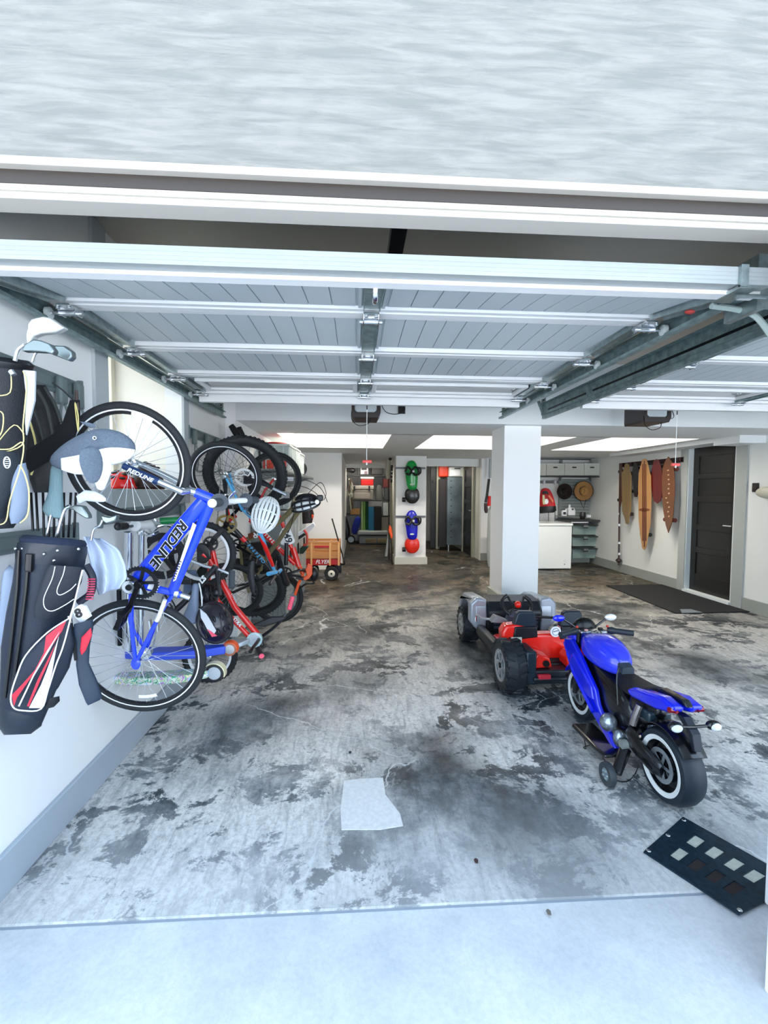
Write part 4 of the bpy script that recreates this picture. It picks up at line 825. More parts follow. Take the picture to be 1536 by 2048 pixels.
hb = K(618, 1142); m = MB(); m.tube([K(603, 1140), hb], 0.02, 10); m.tube([K(575, 1148, 0.1), K(600, 1140, 0.1), hb, K(628, 1140, -0.1)], 0.012, 10); m.tube([K(566, 1150, 0.1), K(602, 1152, 0.1)], 0.012, 8); m.build('handlebar', bkf, t)
grip(t, K(572, 1130, 0.12), K(573, 1086, 0.12), 0.020, black_pl)
m = MB(); m.prism([K(x, y, 0.05) for x, y in ((610, 1140), (616, 1128), (624, 1132), (625, 1148), (618, 1158), (608, 1162), (606, 1156), (614, 1150))], ax * -0.04); m.build('brake_cover', orange, t, bevel=0.006)
m = MB(); m.tube(bez([K(598, 1178), K(612, 1168), K(628, 1166), K(622, 1155)], 5), 0.009, 8); m.ell(K(628, 1148), (0.045, 0.05, 0.07)); m.build('lever', black_pl, t)
crank(t, K(572, 1146), ax, 0.06, 0.14, V((0.5, 0, -0.1)), rim_bk, w=0.05)
# ================= things hung at the left, helmets, scooters =================
def pxsec(lx, ly, rx, ry, Y, dr=0.8, n=20):
    c = onY((lx + rx) / 2, (ly + ry) / 2, Y); nn = (c - CAM).normalized()
    def un(px, py): r = ray(px, py); return CAM + r * ((c - CAM).dot(nn) / r.dot(nn))
    a = (un(rx, ry) - un(lx, ly)) / 2; h = a.length; b = -nn * h * dr
    return [c + a * math.cos(2 * PI * k / n) + b * math.sin(2 * PI * k / n) for k in range(n)]
def pxloft(m, secs, Y, dr=0.8, n=20, cap=True, mf=None):
    """loft through cross sections given by their two silhouette points"""
    Ys = Y if isinstance(Y, (list, tuple)) else [Y] * len(secs)
    rs = [pxsec(*s, y, dr, n) for s, y in zip(secs, Ys)]
    vr = [[m.bm.verts.new(p) for p in r] for r in rs]
    for i in range(len(vr) - 1):
        for k in range(n):
            if mf: m.mi = mf(i, k)
            m.face([vr[i][k], vr[i][(k + 1) % n], vr[i + 1][(k + 1) % n], vr[i + 1][k]])
    if cap:
        m.mi = mf(0, 0) if mf else 0
        m.face(vr[0][::-1]); m.face(vr[-1])
    return rs
def onbag(px, py, Y, off): 
    p = onY(px, py, Y); return p + (CAM - p).normalized() * off
def club(name, pts, Y, r0=0.0045, head=None, headm=None, par=None, label=None, group='golf clubs in the bags'):
    """shaft as a tube through pixel points with a head mesh"""
    P_ = [onY(x, y, Y) for x, y in pts]; m = MB(); m.tube(bez(P_, 4) if len(P_) > 2 else P_, r0, 8); s = m.build(name, steel); tag(s, label, 'golf club', group)
    if head:
        m = MB(); c = [onY(x, y, Y - 0.012) for x, y in head]; m.prism(c, V((0.004, 0.022, 0))); m.build('club_head', headm or MC['club_satin'], s, bevel=0.004)
    return s
sat = mat('club_satin', (0.50, 0.54, 0.54), 0.3, metal=0.85); blknl = mat('nylon_black', (0.085, 0.095, 0.12), 0.6, bump=0.4, scale=300)
nvnl = mat('nylon_navy', (0.08, 0.12, 0.19), 0.55, bump=0.35, scale=250); gold = mat('piping_gold', (0.86, 0.80, 0.52), 0.5); greyn = mat('nylon_grey', (0.68, 0.70, 0.72), 0.6); wpipe = mat('piping_white', (0.93, 0.93, 0.93), 0.5)
rdn = mat('nylon_red', (0.86, 0.10, 0.20), 0.5); whn = mat('nylon_white', (0.93, 0.94, 0.96), 0.55)
# --- wall racks ---
rackm = mat('rack_grey', (0.42, 0.47, 0.47), 0.4)
def rack(y0, y1, z, label, hooks=(), nm='slotted_rack'):
    t = thing(nm, (XL, (y0 + y1) / 2, z - 0.07), label, 'wall rack')
    m = MB(); prof = [(0, 0), (0.012, 0), (0.02, -0.012), (0.012, -0.022), (0.012, -0.06), (0.02, -0.07), (0.012, -0.08), (0, -0.08)]
    m.prism([V((XL + a, y0, z + b)) for a, b in prof], (0, y1 - y0, 0)); m.build('rail', rackm, t, smooth=False, bevel=0.002)
    for y in (y0, y1): m = MB(); m.mm(XL, XL + 0.026, y - 0.006, y + 0.006, z - 0.095, z + 0.008); m.build('end_cap', rackm, t, bevel=0.003)
    for y in hooks:
        m = MB(); m.mm(XL + 0.012, XL + 0.045, y - 0.025, y + 0.025, z - 0.13, z - 0.01); h = m.build('hook', rackm, t, bevel=0.012)
        m = MB()
        for s in (-1, 1): m.tube(bez([V((XL + 0.035, y + 0.008 * s, z - 0.12)), V((XL + 0.04, y + 0.03 * s, z - 0.18)), V((XL + 0.045, y + 0.028 * s, z - 0.27)), V((XL + 0.05, y + 0.006 * s, z - 0.34)), V((XL + 0.15, y + 0.006 * s, z - 0.31))], 5), 0.006, 8)
        m.build('hook_wire', mat('wire_grey', (0.55, 0.58, 0.57), 0.35, metal=0.4), h)
    return t
rack(1.45, 2.21, 1.955, 'grey slotted wall rail with hooks above the golf bags', (2.05, 2.17))
rack(3.57, 4.52, 1.945, 'grey slotted wall rail with hooks above the two hung bicycle wheels', (3.66, 3.95, 4.25))
rack(2.35, 3.45, 1.37, 'grey slotted wall rail just below the window sill', (3.40,))
rack(1.45, 2.15, 1.31, 'grey slotted wall rail behind the lower golf clubs', ())
# --- golf bag A, top left ---
YA = 1.5
t = thing('golf_bag', onY(-15, 1075, YA), 'black golf bag with gold piping and star outline, hung at the top left edge', 'golf bag', 'golf bags on the left wall')
m = MB(); pxloft(m, [(-80, 708, 66, 728), (-82, 735, 70, 752), (-85, 790, 67, 800), (-88, 850, 60, 865), (-88, 930, 52, 930), (-85, 990, 50, 990), (-80, 1030, 46, 1030), (-60, 1062, 28, 1056)], YA, 0.7); m.build('body', blknl, t)
m = MB(); pxloft(m, [(-82, 702, 60, 722), (-84, 710, 74, 733), (-82, 722, 70, 742), (-80, 728, 64, 745)], YA, 0.72); m.build('rim', black_pl, t)
def strip(par, pts, Y, off, r, m_, name='piping'):
    m = MB(); m.tube(bez([onbag(x, y, Y, off) for x, y in pts], 4), r, 6); return m.build(name, m_, par)
oA = 0.088
strip(t, [(22, 745), (20, 785), (-10, 792)], YA, 0.085, 0.0016, gold); strip(t, [(-10, 820), (6, 828), (4, 862), (-8, 880)], YA, 0.088, 0.0016, gold)
strip(t, [(46, 742), (53, 770), (46, 850), (44, 890), (0, 907)], YA, 0.055, 0.0018, gold); strip(t, [(-5, 885), (28, 850), (48, 868)], YA, 0.075, 0.0014, gold)
m = MB(); q = [onbag(x, y, YA, 0.052) for x, y in ((46, 740), (70, 742), (69, 800), (52, 870), (50, 845), (52, 790))]; m.prism(q, V((0.0, 0.006, 0))); m.build('side_panel', greyn, t, smooth=False)
m = MB(); pxloft(m, [(-60, 895, 38, 905), (-62, 930, 46, 930), (-60, 980, 30, 985), (-50, 1015, 12, 1020), (-40, 1035, 4, 1038)], YA - 0.05, 0.75); pk = m.build('pocket', mat('nylon_slate', (0.13, 0.15, 0.18), 0.6, bump=0.3, scale=250), t)
strip(pk, [(-10, 898), (20, 898), (46, 885), (42, 930), (20, 1000), (12, 1042), (-5, 1050)], YA - 0.05, 0.06, 0.0017, gold)
m = MB(); pxloft(m, [(16, 935, 52, 925), (20, 960, 58, 955), (22, 1000, 60, 995), (18, 1030, 56, 1025), (22, 1048, 40, 1046)], YA - 0.03, 0.6); pk2 = m.build('side_pocket', mat('nylon_silver', (0.45, 0.50, 0.58), 0.5, bump=0.2, scale=100), t)
strip(pk2, [(40, 930), (50, 950), (58, 985), (55, 1030), (40, 1046)], YA - 0.03, 0.05, 0.002, gold)
m = MB(); c = onbag(14, 925, YA - 0.05, 0.07); x_, y_, a_ = frame((CAM - c).normalized()); m.tube([c + x_ * 0.007 * math.cos(q) + y_ * 0.016 * math.sin(q) for q in [2 * PI * i / 20 for i in range(20)]], 0.0016, 6, closed=True); m.build('badge_ring', whn, pk)
m = MB()
for q in (-0.009, -0.003, 0.003, 0.009): m.bar(c + y_ * q - x_ * 0.004, c + y_ * q + x_ * 0.004, 0.0018, 0.002, up=a_)
m.build('badge_mark', whn, pk)
m = MB(); m.tube([onbag(22, 742, YA, 0.09), onbag(28, 750, YA, 0.09)], 0.008, 8); m.build('buckle', steel, t)
# --- golf bag C, black, behind ---
YC = 1.9
t = thing('golf_bag', onY(110, 960, YC), 'slim black golf bag with pale piping, half hidden behind the top left bag', 'golf bag', 'golf bags on the left wall')
m = MB(); pxloft(m, [(50, 770, 92, 770), (52, 790, 108, 800), (52, 850, 122, 850), (55, 910, 128, 910), (60, 960, 110, 965), (68, 985, 100, 985)], YC, 0.6); m.build('body', mat('nylon_black2', (0.07, 0.07, 0.075), 0.5, bump=0.8, scale=40, var=0.4), t)
for pts in (((75, 780), (92, 810), (102, 850), (108, 890)), ((90, 775), (110, 810), (122, 845)), ((60, 800), (80, 850), (92, 900))):
    m = MB(); m.tube(bez([onbag(x, y, YC, 0.07) for x, y in pts], 4), 0.006, 6); m.build('strap', mat('strap_grey', (0.20, 0.21, 0.21), 0.5), t)
strip(t, [(57, 835), (70, 880), (72, 920), (62, 950)], YC, 0.075, 0.004, gold)
m = MB(); pxloft(m, [(140, 800, 160, 800), (125, 845, 161, 838), (105, 868, 150, 880), (70, 890, 118, 912), (45, 905, 78, 935), (40, 925, 62, 945)], YC - 0.12, 0.5); m.build('sling_pad', mat('sling_black', (0.035, 0.035, 0.045), 0.9), t)
strip(t, [(156, 862), (152, 830), (150, 805), (156, 830), (157, 862)], YC - 0.12, 0.02, 0.0022, gold)
m = MB(); m.tube(bez([onbag(x, y, YC, 0.02) for x, y in ((146, 800), (125, 780), (105, 765))], 4), 0.003, 6); m.build('sling_cord', MC['strap_grey'], t)
m = MB(); pxloft(m, [(150, 780, 156, 780), (149, 805, 158, 805), (151, 822, 160, 820)], YC - 0.12, 0.5); m.build('strap_clip', mat('clip_brown', (0.22, 0.13, 0.11), 0.4), t)
# --- golf bag B, navy and red ---
YB = 1.62
t = thing('golf_bag', onY(45, 1470, YB), 'navy stand golf bag with red and white striped pocket, hung at lower left', 'golf bag', 'golf bags on the left wall')
secs = [(38, 1088, 176, 1096), (33, 1118, 173, 1126), (27, 1164, 164, 1160), (14, 1228, 148, 1222), (4, 1295, 138, 1295), (2, 1355, 122, 1362), (0, 1402, 98, 1418), (-2, 1440, 86, 1445), (6, 1462, 70, 1462)]
m = MB(); pxloft(m, secs, YB, 0.72); bagb = m.build('body', nvnl, t)
m = MB(); rim = pxsec(40, 1078, 176, 1090, YB, 0.75, 28); rim2 = [onY(108, 1084, YB) + (p - onY(108, 1084, YB)) * 0.84 for p in rim]
m.tube([p + V((0, 0, 0.0)) for p in rim2], 0.016, 8, closed=True); m.build('padded_rim', mat('fleece_navy', (0.09, 0.13, 0.22), 0.9, bump=0.5, scale=200), t)
m = MB(); pxloft(m, [(38, 1084, 178, 1094), (33, 1100, 177, 1108), (32, 1128, 170, 1132)], YB, 0.76); cl = m.build('collar', mat('collar_navy', (0.07, 0.10, 0.16), 0.5, coat=0.2), t)
for x, y in ((31, 1097), (45, 1097), (88, 1108), (115, 1101), (157, 1098), (108, 1121)):
    m = MB(); c = onbag(x, y, YB, 0.092); m.ell(c, (0.005, 0.005, 0.005), nu=10, nv=6); m.build('rivet', steel, cl)
# stand legs down the left side
for pts in (((57, 1118), (52, 1180), (38, 1290), (22, 1400)), ((38, 1100), (34, 1180), (22, 1290), (10, 1395))):
    m = MB(); m.tube([onbag(x, y, YB, 0.098) for x, y in pts], 0.006, 8); m.build('stand_leg', black_pl, t)
m = MB(); m.tube([onbag(60, 1108, YB, 0.10), onbag(58, 1140, YB, 0.10)], 0.012, 10); m.tube([onbag(52, 1140, YB, 0.10), onbag(64, 1140, YB, 0.10)], 0.007, 8); m.build('leg_clamp', black_pl, t)
# big top pocket with stitched curves
m = MB(); pxloft(m, [(100, 1130, 168, 1135), (88, 1150, 164, 1165), (78, 1185, 150, 1192), (68, 1215, 125, 1218), (70, 1236, 105, 1238)], YB - 0.07, 0.45); pk = m.build('pocket', mat('nylon_navy2', (0.085, 0.105, 0.15), 0.6, bump=0.3, scale=250), t)
strip(pk, [(110, 1133), (104, 1158), (88, 1195), (90, 1216), (105, 1222), (130, 1210), (148, 1198)], YB - 0.07, 0.052, 0.0013, wpipe); strip(pk, [(130, 1132), (126, 1150), (114, 1180), (120, 1190), (140, 1180), (152, 1168)], YB - 0.07, 0.052, 0.0013, wpipe)
# striped lower pocket
m = MB(); pxloft(m, [(130, 1240, 140, 1236), (95, 1268, 150, 1290), (52, 1310, 140, 1335), (28, 1355, 118, 1375), (22, 1390, 96, 1402), (28, 1416, 86, 1418)], YB - 0.06, 0.5); lp = m.build('striped_pocket', nvnl, t)
def patch_(par, pts, off, m_, name):
    m = MB(); q = [onbag(x, y, YB - 0.06, off) for x, y in pts]; m.prism(q, (CAM - q[0]).normalized() * 0.002); return m.build(name, m_, par, smooth=False)
O = 0.078
patch_(lp, [(133, 1240), (124, 1262), (105, 1290), (80, 1330), (55, 1365), (34, 1395), (28, 1412), (24, 1390), (45, 1368), (70, 1340), (88, 1305), (92, 1272)], O, rdn, 'red_stripe')
patch_(lp, [(118, 1272), (105, 1310), (92, 1345), (82, 1370), (58, 1416), (84, 1416), (90, 1395), (104, 1345), (112, 1300)], O, whn, 'white_stripe')
patch_(lp, [(110, 1290), (95, 1320), (75, 1360), (54, 1412), (58, 1413), (80, 1362), (100, 1318)], O + 0.001, rdn, 'red_stripe')
patch_(lp, [(120, 1262), (95, 1300), (66, 1350), (36, 1412), (39, 1413), (68, 1352), (98, 1302)], O + 0.001, whn, 'white_stripe')
strip(lp, [(141, 1235), (95, 1265), (52, 1310), (34, 1350), (22, 1390), (26, 1414), (45, 1421), (82, 1418), (96, 1380), (112, 1330), (130, 1280), (165, 1140)], YB - 0.06, O + 0.003, 0.0022, wpipe)
strip(t, [(166, 1140), (150, 1200), (138, 1240)], YB, 0.07, 0.002, wpipe)
m = MB(); pxloft(m, [(-2, 1415, 84, 1418), (-4, 1430, 88, 1436), (-4, 1452, 84, 1452), (8, 1470, 62, 1468)], YB, 0.8); m.build('base_cup', mat('cup_navy', (0.10, 0.14, 0.19), 0.45), t)
m = MB(); pxloft(m, [(92, 1398, 119, 1392), (90, 1410, 120, 1402), (92, 1418, 108, 1414)], YB - 0.02, 0.5); m.build('foot_pivot', black_pl, t)
# carry strap with padded end and red side pouch, rubber handle
m = MB(); m.tube(bez([onbag(x, y, YB, 0.0) for x, y in ((172, 1130), (185, 1155), (182, 1185), (165, 1200), (158, 1205))], 5), [0.012] * 21, 10); h = m.build('carry_handle', mat('handle_navy', (0.09, 0.11, 0.17), 0.5), t)
m = MB()
for k in range(9): c = onbag(183 - 0.18 * k * k * 0.35 , 1158 + k * 5, YB, 0.013); m.bar(c - V((0.012, 0.0, 0.0)), c + V((0.012, 0, 0)), 0.004, 0.004)
m.build('handle_ribs', mat('rib_pink', (0.75, 0.22, 0.35), 0.5), h)
m = MB(); q = [onbag(x, y, YB, 0.02) for x, y in ((145, 1220), (160, 1209), (170, 1212), (181, 1233), (162, 1247), (150, 1235))]; m.prism(q, V((0, 0.01, 0))); tg = m.build('number_tag', whn, t, smooth=False)
c = onbag(157, 1227, YB, 0.0225); text('8', 0.042, c, V((0.95, 0.3, 0.35)), (-0.3, 0, 1), blk, tg, bold=0.0015)
m = MB(); pxloft(m, [(148, 1248, 186, 1238), (146, 1262, 187, 1256), (152, 1290, 180, 1292), (152, 1330, 178, 1325), (158, 1370, 195, 1362), (172, 1405, 205, 1392), (176, 1411, 200, 1400)], YB - 0.03, 0.35); m.build('strap_pad', mat('pad_teal', (0.10, 0.17, 0.24), 0.55), t)
m = MB(); q = [onbag(x, y, YB - 0.03, 0.03) for x, y in ((163, 1275), (182, 1255), (184, 1270), (172, 1300), (163, 1311), (160, 1300))]; m.prism(q, (CAM - q[0]).normalized() * 0.008); m.build('red_pouch', rdn, t, bevel=0.003)
strip(t, [(140, 1232), (144, 1262), (148, 1290), (152, 1320)], YB, 0.05, 0.006, black_pl, 'buckle_strap')
m = MB(); m.tube([onbag(137, 1232, YB, 0.06), onbag(142, 1246, YB, 0.06)], 0.004, 8); m.build('clip', steel, t)
# --- clubs ---
club('golf_club', [(58, 700), (56, 672), (58, 660)], 1.5, 0.005, [(55, 690), (54, 648), (62, 637), (85, 632), (100, 635), (128, 655), (110, 664), (80, 667), (66, 672)], mat('driver_face', (0.76, 0.76, 0.75), 0.3, metal=0.5), label='golf driver with broad silver head, highest of the clubs at top left')
club('golf_club', [(30, 722), (36, 700), (48, 690)], 1.46, 0.006, [(42, 702), (48, 688), (66, 678), (80, 680), (98, 687), (107, 700), (104, 708), (90, 704), (60, 702)], label='iron with rounded grey head lying over the rim of the top left bag')
club('golf_club', [(64, 724), (70, 708), (76, 700)], 1.54, 0.005, [(100, 690), (128, 691), (142, 702), (143, 714), (135, 721), (104, 709), (98, 700)], label='iron with pale face and rounded toe, rightmost club of the top left bag')
club('golf_club', [(112, 1080), (122, 1040), (130, 1018), (140, 1012)], 1.62, 0.006, [(134, 1018), (148, 1010), (164, 1012), (175, 1030), (176, 1038), (168, 1036), (152, 1026), (146, 1020)], label='iron with curved grey head standing out of the navy bag under the sock cover')
club('golf_club', [(182, 1080), (188, 1058), (200, 1050), (205, 1040)], 1.66, 0.004, [(200, 1030), (218, 1034), (232, 1030), (230, 1042), (212, 1048), (204, 1042)], label='putter with bent neck standing between the pale towel and bicycle wheel')
club('golf_club', [(92, 1078), (102, 1030)], 1.6, 0.004, label='bare steel shaft rising under the teal sock cover')
for k, (x0, x1) in enumerate(((66, 60), (76, 70), (88, 84), (98, 96), (108, 106), (118, 118), (127, 126), (137, 140), (148, 150))):
    s = club('golf_club', [(x0, 1075 if k > 1 else 1062), (x1 + 2, 985)], 1.75 + 0.01 * (k % 3), 0.0042, label='one of the dark club shafts bunched above the navy golf bag', group='dark club shafts'); s.data.materials[0] = mat('shaft_dark', (0.10, 0.10, 0.12), 0.3, metal=0.5)
# headcovers
m = MB(); pxloft(m, [(102, 925, 126, 925), (99, 950, 126, 955), (98, 985, 126, 990), (88, 1005, 128, 1012), (82, 1020, 130, 1028), (95, 1036, 131, 1040)], 1.62, 0.7)
s = m.build('sock_headcover', mat('knit_teal', (0.46, 0.56, 0.58), 0.95, bump=0.9, scale=60, stretch=(6, 6, 0.6)), sub=1); tag(s, 'ribbed teal knitted sock cover over a club above the navy bag', 'club headcover')
wg = mat('plush_grey', (0.33, 0.37, 0.42), 0.95, bump=0.8, scale=180, var=0.15); ww = mat('plush_white', (0.96, 0.96, 0.97), 0.95, bump=0.6, scale=180)
t = thing('plush_headcover', onY(195, 980, 1.58), 'grey and white plush whale cover over a golf club', 'club headcover')
m = MB(); pxloft(m, [(97, 916, 99, 930), (120, 892, 122, 940), (148, 874, 150, 951), (175, 861, 178, 950), (200, 856, 200, 940), (225, 858, 222, 930), (248, 866, 244, 926), (264, 878, 262, 918), (273, 892, 270, 907)], 1.58, 0.7, 24, mf=lambda i, k: 1 if (2 <= k <= 8 or 14 <= k <= 20) and False else (1 if (k <= 5 or k >= 19) and i >= 1 else 0)); m.build('body', [wg, ww], t, sub=1)
m = MB(); pxloft(m, [(160, 895, 195, 888), (156, 920, 207, 915), (164, 945, 207, 940), (174, 962, 200, 960), (182, 968, 192, 966)], 1.50, 0.3); m.build('flipper', wg, t, sub=1)
m = MB(); pxloft(m, [(190, 925, 228, 920), (188, 950, 222, 950), (190, 970, 212, 972), (196, 981, 208, 981)], 1.55, 0.6); m.build('neck', ww, t, sub=1)
m = MB(); pxloft(m, [(160, 843, 166, 848), (178, 845, 180, 856), (190, 849, 192, 855)], 1.58, 0.5); m.build('fin', wg, t)
m = MB(); c = onbag(189, 876, 1.58, 0.058); m.ell(c, (0.006, 0.006, 0.006), nu=12, nv=8); e_ = m.build('eye', whn, t); m = MB(); m.ell(c + (CAM - c).normalized() * 0.004, (0.0035, 0.0035, 0.0035), nu=10, nv=6); m.build('pupil', blk, e_)
m = MB(); pxloft(m, [(152, 992, 158, 1008), (170, 980, 172, 1002), (190, 982, 192, 1004), (206, 990, 207, 1004), (212, 996, 212, 1002)], 1.6, 0.6); s = m.build('iron_headcover', mat('cover_silver', (0.74, 0.76, 0.76), 0.5, var=0.2, scale=30)); tag(s, 'silver grey cap over an iron head below the plush whale', 'club headcover')
# towel
m = MB(); N = 18; g = []
def edge(t_, pts):
    k = t_ * (len(pts) - 1); i = min(int(k), len(pts) - 2); f = k - i; return pts[i][0] * (1 - f) + pts[i + 1][0] * f, pts[i][1] * (1 - f) + pts[i + 1][1] * f
Lf = [(170, 1073), (180, 1110), (188, 1150), (192, 1175), (197, 1190)]; Rt = [(200, 1078), (235, 1100), (248, 1130), (252, 1155), (240, 1175)]
for i in range(N + 1):
    a = edge(i / N, Lf); b = edge(i / N, Rt); row = []
    for j in range(N + 1):
        f = j / N; row.append(m.bm.verts.new(onY(a[0] * (1 - f) + b[0] * f, a[1] * (1 - f) + b[1] * f, 1.66 + 0.018 * math.sin(f * 9 + i * 0.12) + 0.05 * f)))
    g.append(row)
for i in range(N):
    for j in range(N): m.face([g[i][j], g[i][j + 1], g[i + 1][j + 1], g[i + 1][j]])
s = m.build('golf_towel', mat('towel_pale', (0.70, 0.74, 0.82), 0.9, bump=0.4, scale=150)); q = s.modifiers.new('t', 'SOLIDIFY'); q.thickness = 0.006; tag(s, 'pale blue-white cloth cap hanging by the navy golf bag', 'towel')
# pale bag behind the navy bag
m = MB(); pxloft(m, [(4, 1130, 34, 1125), (2, 1200, 32, 1190), (-8, 1260, 22, 1250), (-20, 1330, 12, 1330), (-20, 1400, 8, 1400)], 1.72, 0.5); s = m.build('garment_bag', mat('bag_pale', (0.68, 0.74, 0.84), 0.6, var=0.08, scale=8), sub=1); tag(s, 'pale blue bag hanging at the left edge behind the navy golf bag', 'bag')
# --- helmets ---
def helmet(c, R3, up, fwd, shell, liner, label, n=9, vent=True, extra=None, straps=True):
    """bicycle helmet: liner dome with shell ribs running front to back. c: centre of the rim plane"""
    c = V(c); up = V(up).normalized(); fwd = V(fwd); fwd = (fwd - up * fwd.dot(up)).normalized(); sd = fwd.cross(up); Rm = M((fwd, sd, up)).transposed(); a, b, h = R3
    ob = None; t = thing('bicycle_helmet', c, label, 'helmet', 'helmets among the bicycles')
    m = MB(); m.ell(c, (a * 0.93, b * 0.93, h * 0.92), Rm, 24, 8, 0, 0.5); m.build('liner', liner, t)
    if vent:
        for k in range(n):
            u = -0.92 + 1.84 * k / (n - 1); th = math.asin(u) ; pts = []; rr = []
            for i in range(15):
                ph = PI * (0.06 + 0.88 * i / 14); x = a * math.cos(ph); s = math.sin(ph); pts.append(c + Rm @ V((x, b * s * math.sin(th) * 1.0, h * s * math.cos(th) + 0.004))); rr.append((b * 0.95 / n) * (0.45 + 0.55 * s))
            m = MB(); m.tube(pts, rr, 8, flat=0.8); m.build('shell_rib', shell, t)
        m = MB()
        for f in (0.32, 0.5, 0.68):
            ph = PI * f; pts = [c + Rm @ V((a * math.cos(ph), b * math.sin(ph) * math.sin(q), h * math.sin(ph) * math.cos(q) + 0.003)) for q in [(-1.45 + 2.9 * i / 16) for i in range(17)]]; m.tube(pts, 0.006, 6)
        m.build('shell_bridge', shell, t)
    else:
        m = MB(); m.ell(c, (a, b, h), Rm, 28, 12, 0, 0.52); m.build('shell', shell, t)
        m = MB()
        for k in range(5):
            q = (-0.9 + 0.45 * k)
            for f in (0.35, 0.55): p = c + Rm @ V((a * math.cos(PI * f) * 1.005, b * math.sin(PI * f) * math.sin(q) * 1.005, h * math.sin(PI * f) * math.cos(q) * 1.005)); m.ell(p, (0.022, 0.009, 0.009), Rm, 10, 6)
        m.build('vents', blk, t)
    m = MB(); m.tube([c + Rm @ V((a * math.cos(q), b * math.sin(q), 0)) for q in [2 * PI * i / 28 for i in range(28)]], 0.008, 6, closed=True); m.build('rim', extra or shell, t)
    if straps:
        m = MB(); m.tube(bez([c + Rm @ V((0.03, b * 0.9, 0)), c + Rm @ V((0.0, b * 0.6, -0.08)), c + Rm @ V((0.0, 0, -0.12)), c + Rm @ V((0.0, -b * 0.6, -0.08)), c + Rm @ V((0.03, -b * 0.9, 0))], 4), 0.004, 6); m.build('chin_strap', black_pl, t)
    return t
hw = mat('helmet_white', (0.93, 0.95, 0.95), 0.25, coat=0.5); hl = mat('helmet_liner', (0.07, 0.06, 0.07), 0.8)
helmet(onY(531, 1030, 3.12), (0.125, 0.085, 0.10), (0.15, -0.85, 0.35), (0.25, 0.1, 0.95), hw, hl, 'white ribbed bicycle helmet hanging before the tan bicycle frame', 7)
helmet(onY(612, 1012, 3.75), (0.12, 0.09, 0.09), (-0.3, -0.4, 0.9), (1, -0.3, 0.3), mat('helmet_bw', (0.12, 0.12, 0.14), 0.3), hw, 'black and white helmet on the tan mountain bicycle handlebar', 7)
helmet(onY(430, 1245, 2.72), (0.118, 0.095, 0.10), (0.25, -0.8, 0.25), (0.3, 0.0, -0.95), mat('helmet_plum', (0.13, 0.12, 0.16), 0.3, coat=0.5), hl, 'dark plum helmet with silver and pink flashes beside the grey saddle', vent=False)
c = onY(413, 1250, 2.62); m = MB(); m.prism([onY(x, y, 2.60) for x, y in ((400, 1218), (412, 1228), (420, 1240), (432, 1262), (428, 1268), (416, 1262), (408, 1246), (402, 1236))], V((0, 0.006, 0))); s = m.build('helmet_decal', mat('decal_silver', (0.85, 0.86, 0.9), 0.3), smooth=False); s.parent = bpy.data.objects['bicycle_helmet.002']; s.location = s.location - wloc(s.parent)
m = MB(); m.prism([onY(x, y, 2.598) for x, y in ((414, 1258), (424, 1264), (434, 1272), (424, 1274))], V((0, 0.005, 0))); s2 = m.build('helmet_decal', MC['grip_pink'], smooth=False); s2.parent = s.parent; s2.location = s2.location - wloc(s.parent)
p = onY(296, 978, 3.15); p.z = SILL + 0.012
helmet(p, (0.115, 0.09, 0.165), (0, 0, 1), (0.3, 1, 0), mat('helmet_brown', (0.20, 0.11, 0.08), 0.5, var=0.3, scale=12), hl, 'dark brown helmet standing on the window sill behind the wheel', vent=False, straps=False)
p = onY(240, 976, 2.95); p.z = SILL + 0.012
helmet(p, (0.09, 0.08, 0.10), (0, 0, 1), (1, 0, 0), mat('helmet_red', (0.92, 0.08, 0.06), 0.25, coat=0.6), hl, 'small red helmet on the window sill beside the plush whale', vent=False, straps=False)
# little helmet hanging low, red and black, with a white round sticker
helmet(onY(412, 1192, 2.95), (0.08, 0.07, 0.075), (0.2, -0.8, 0.2), (0, 0, 1), mat('helmet_navy', (0.08, 0.08, 0.12), 0.4), hl, 'small navy helmet with red knob behind the grey saddle', vent=False, straps=False)
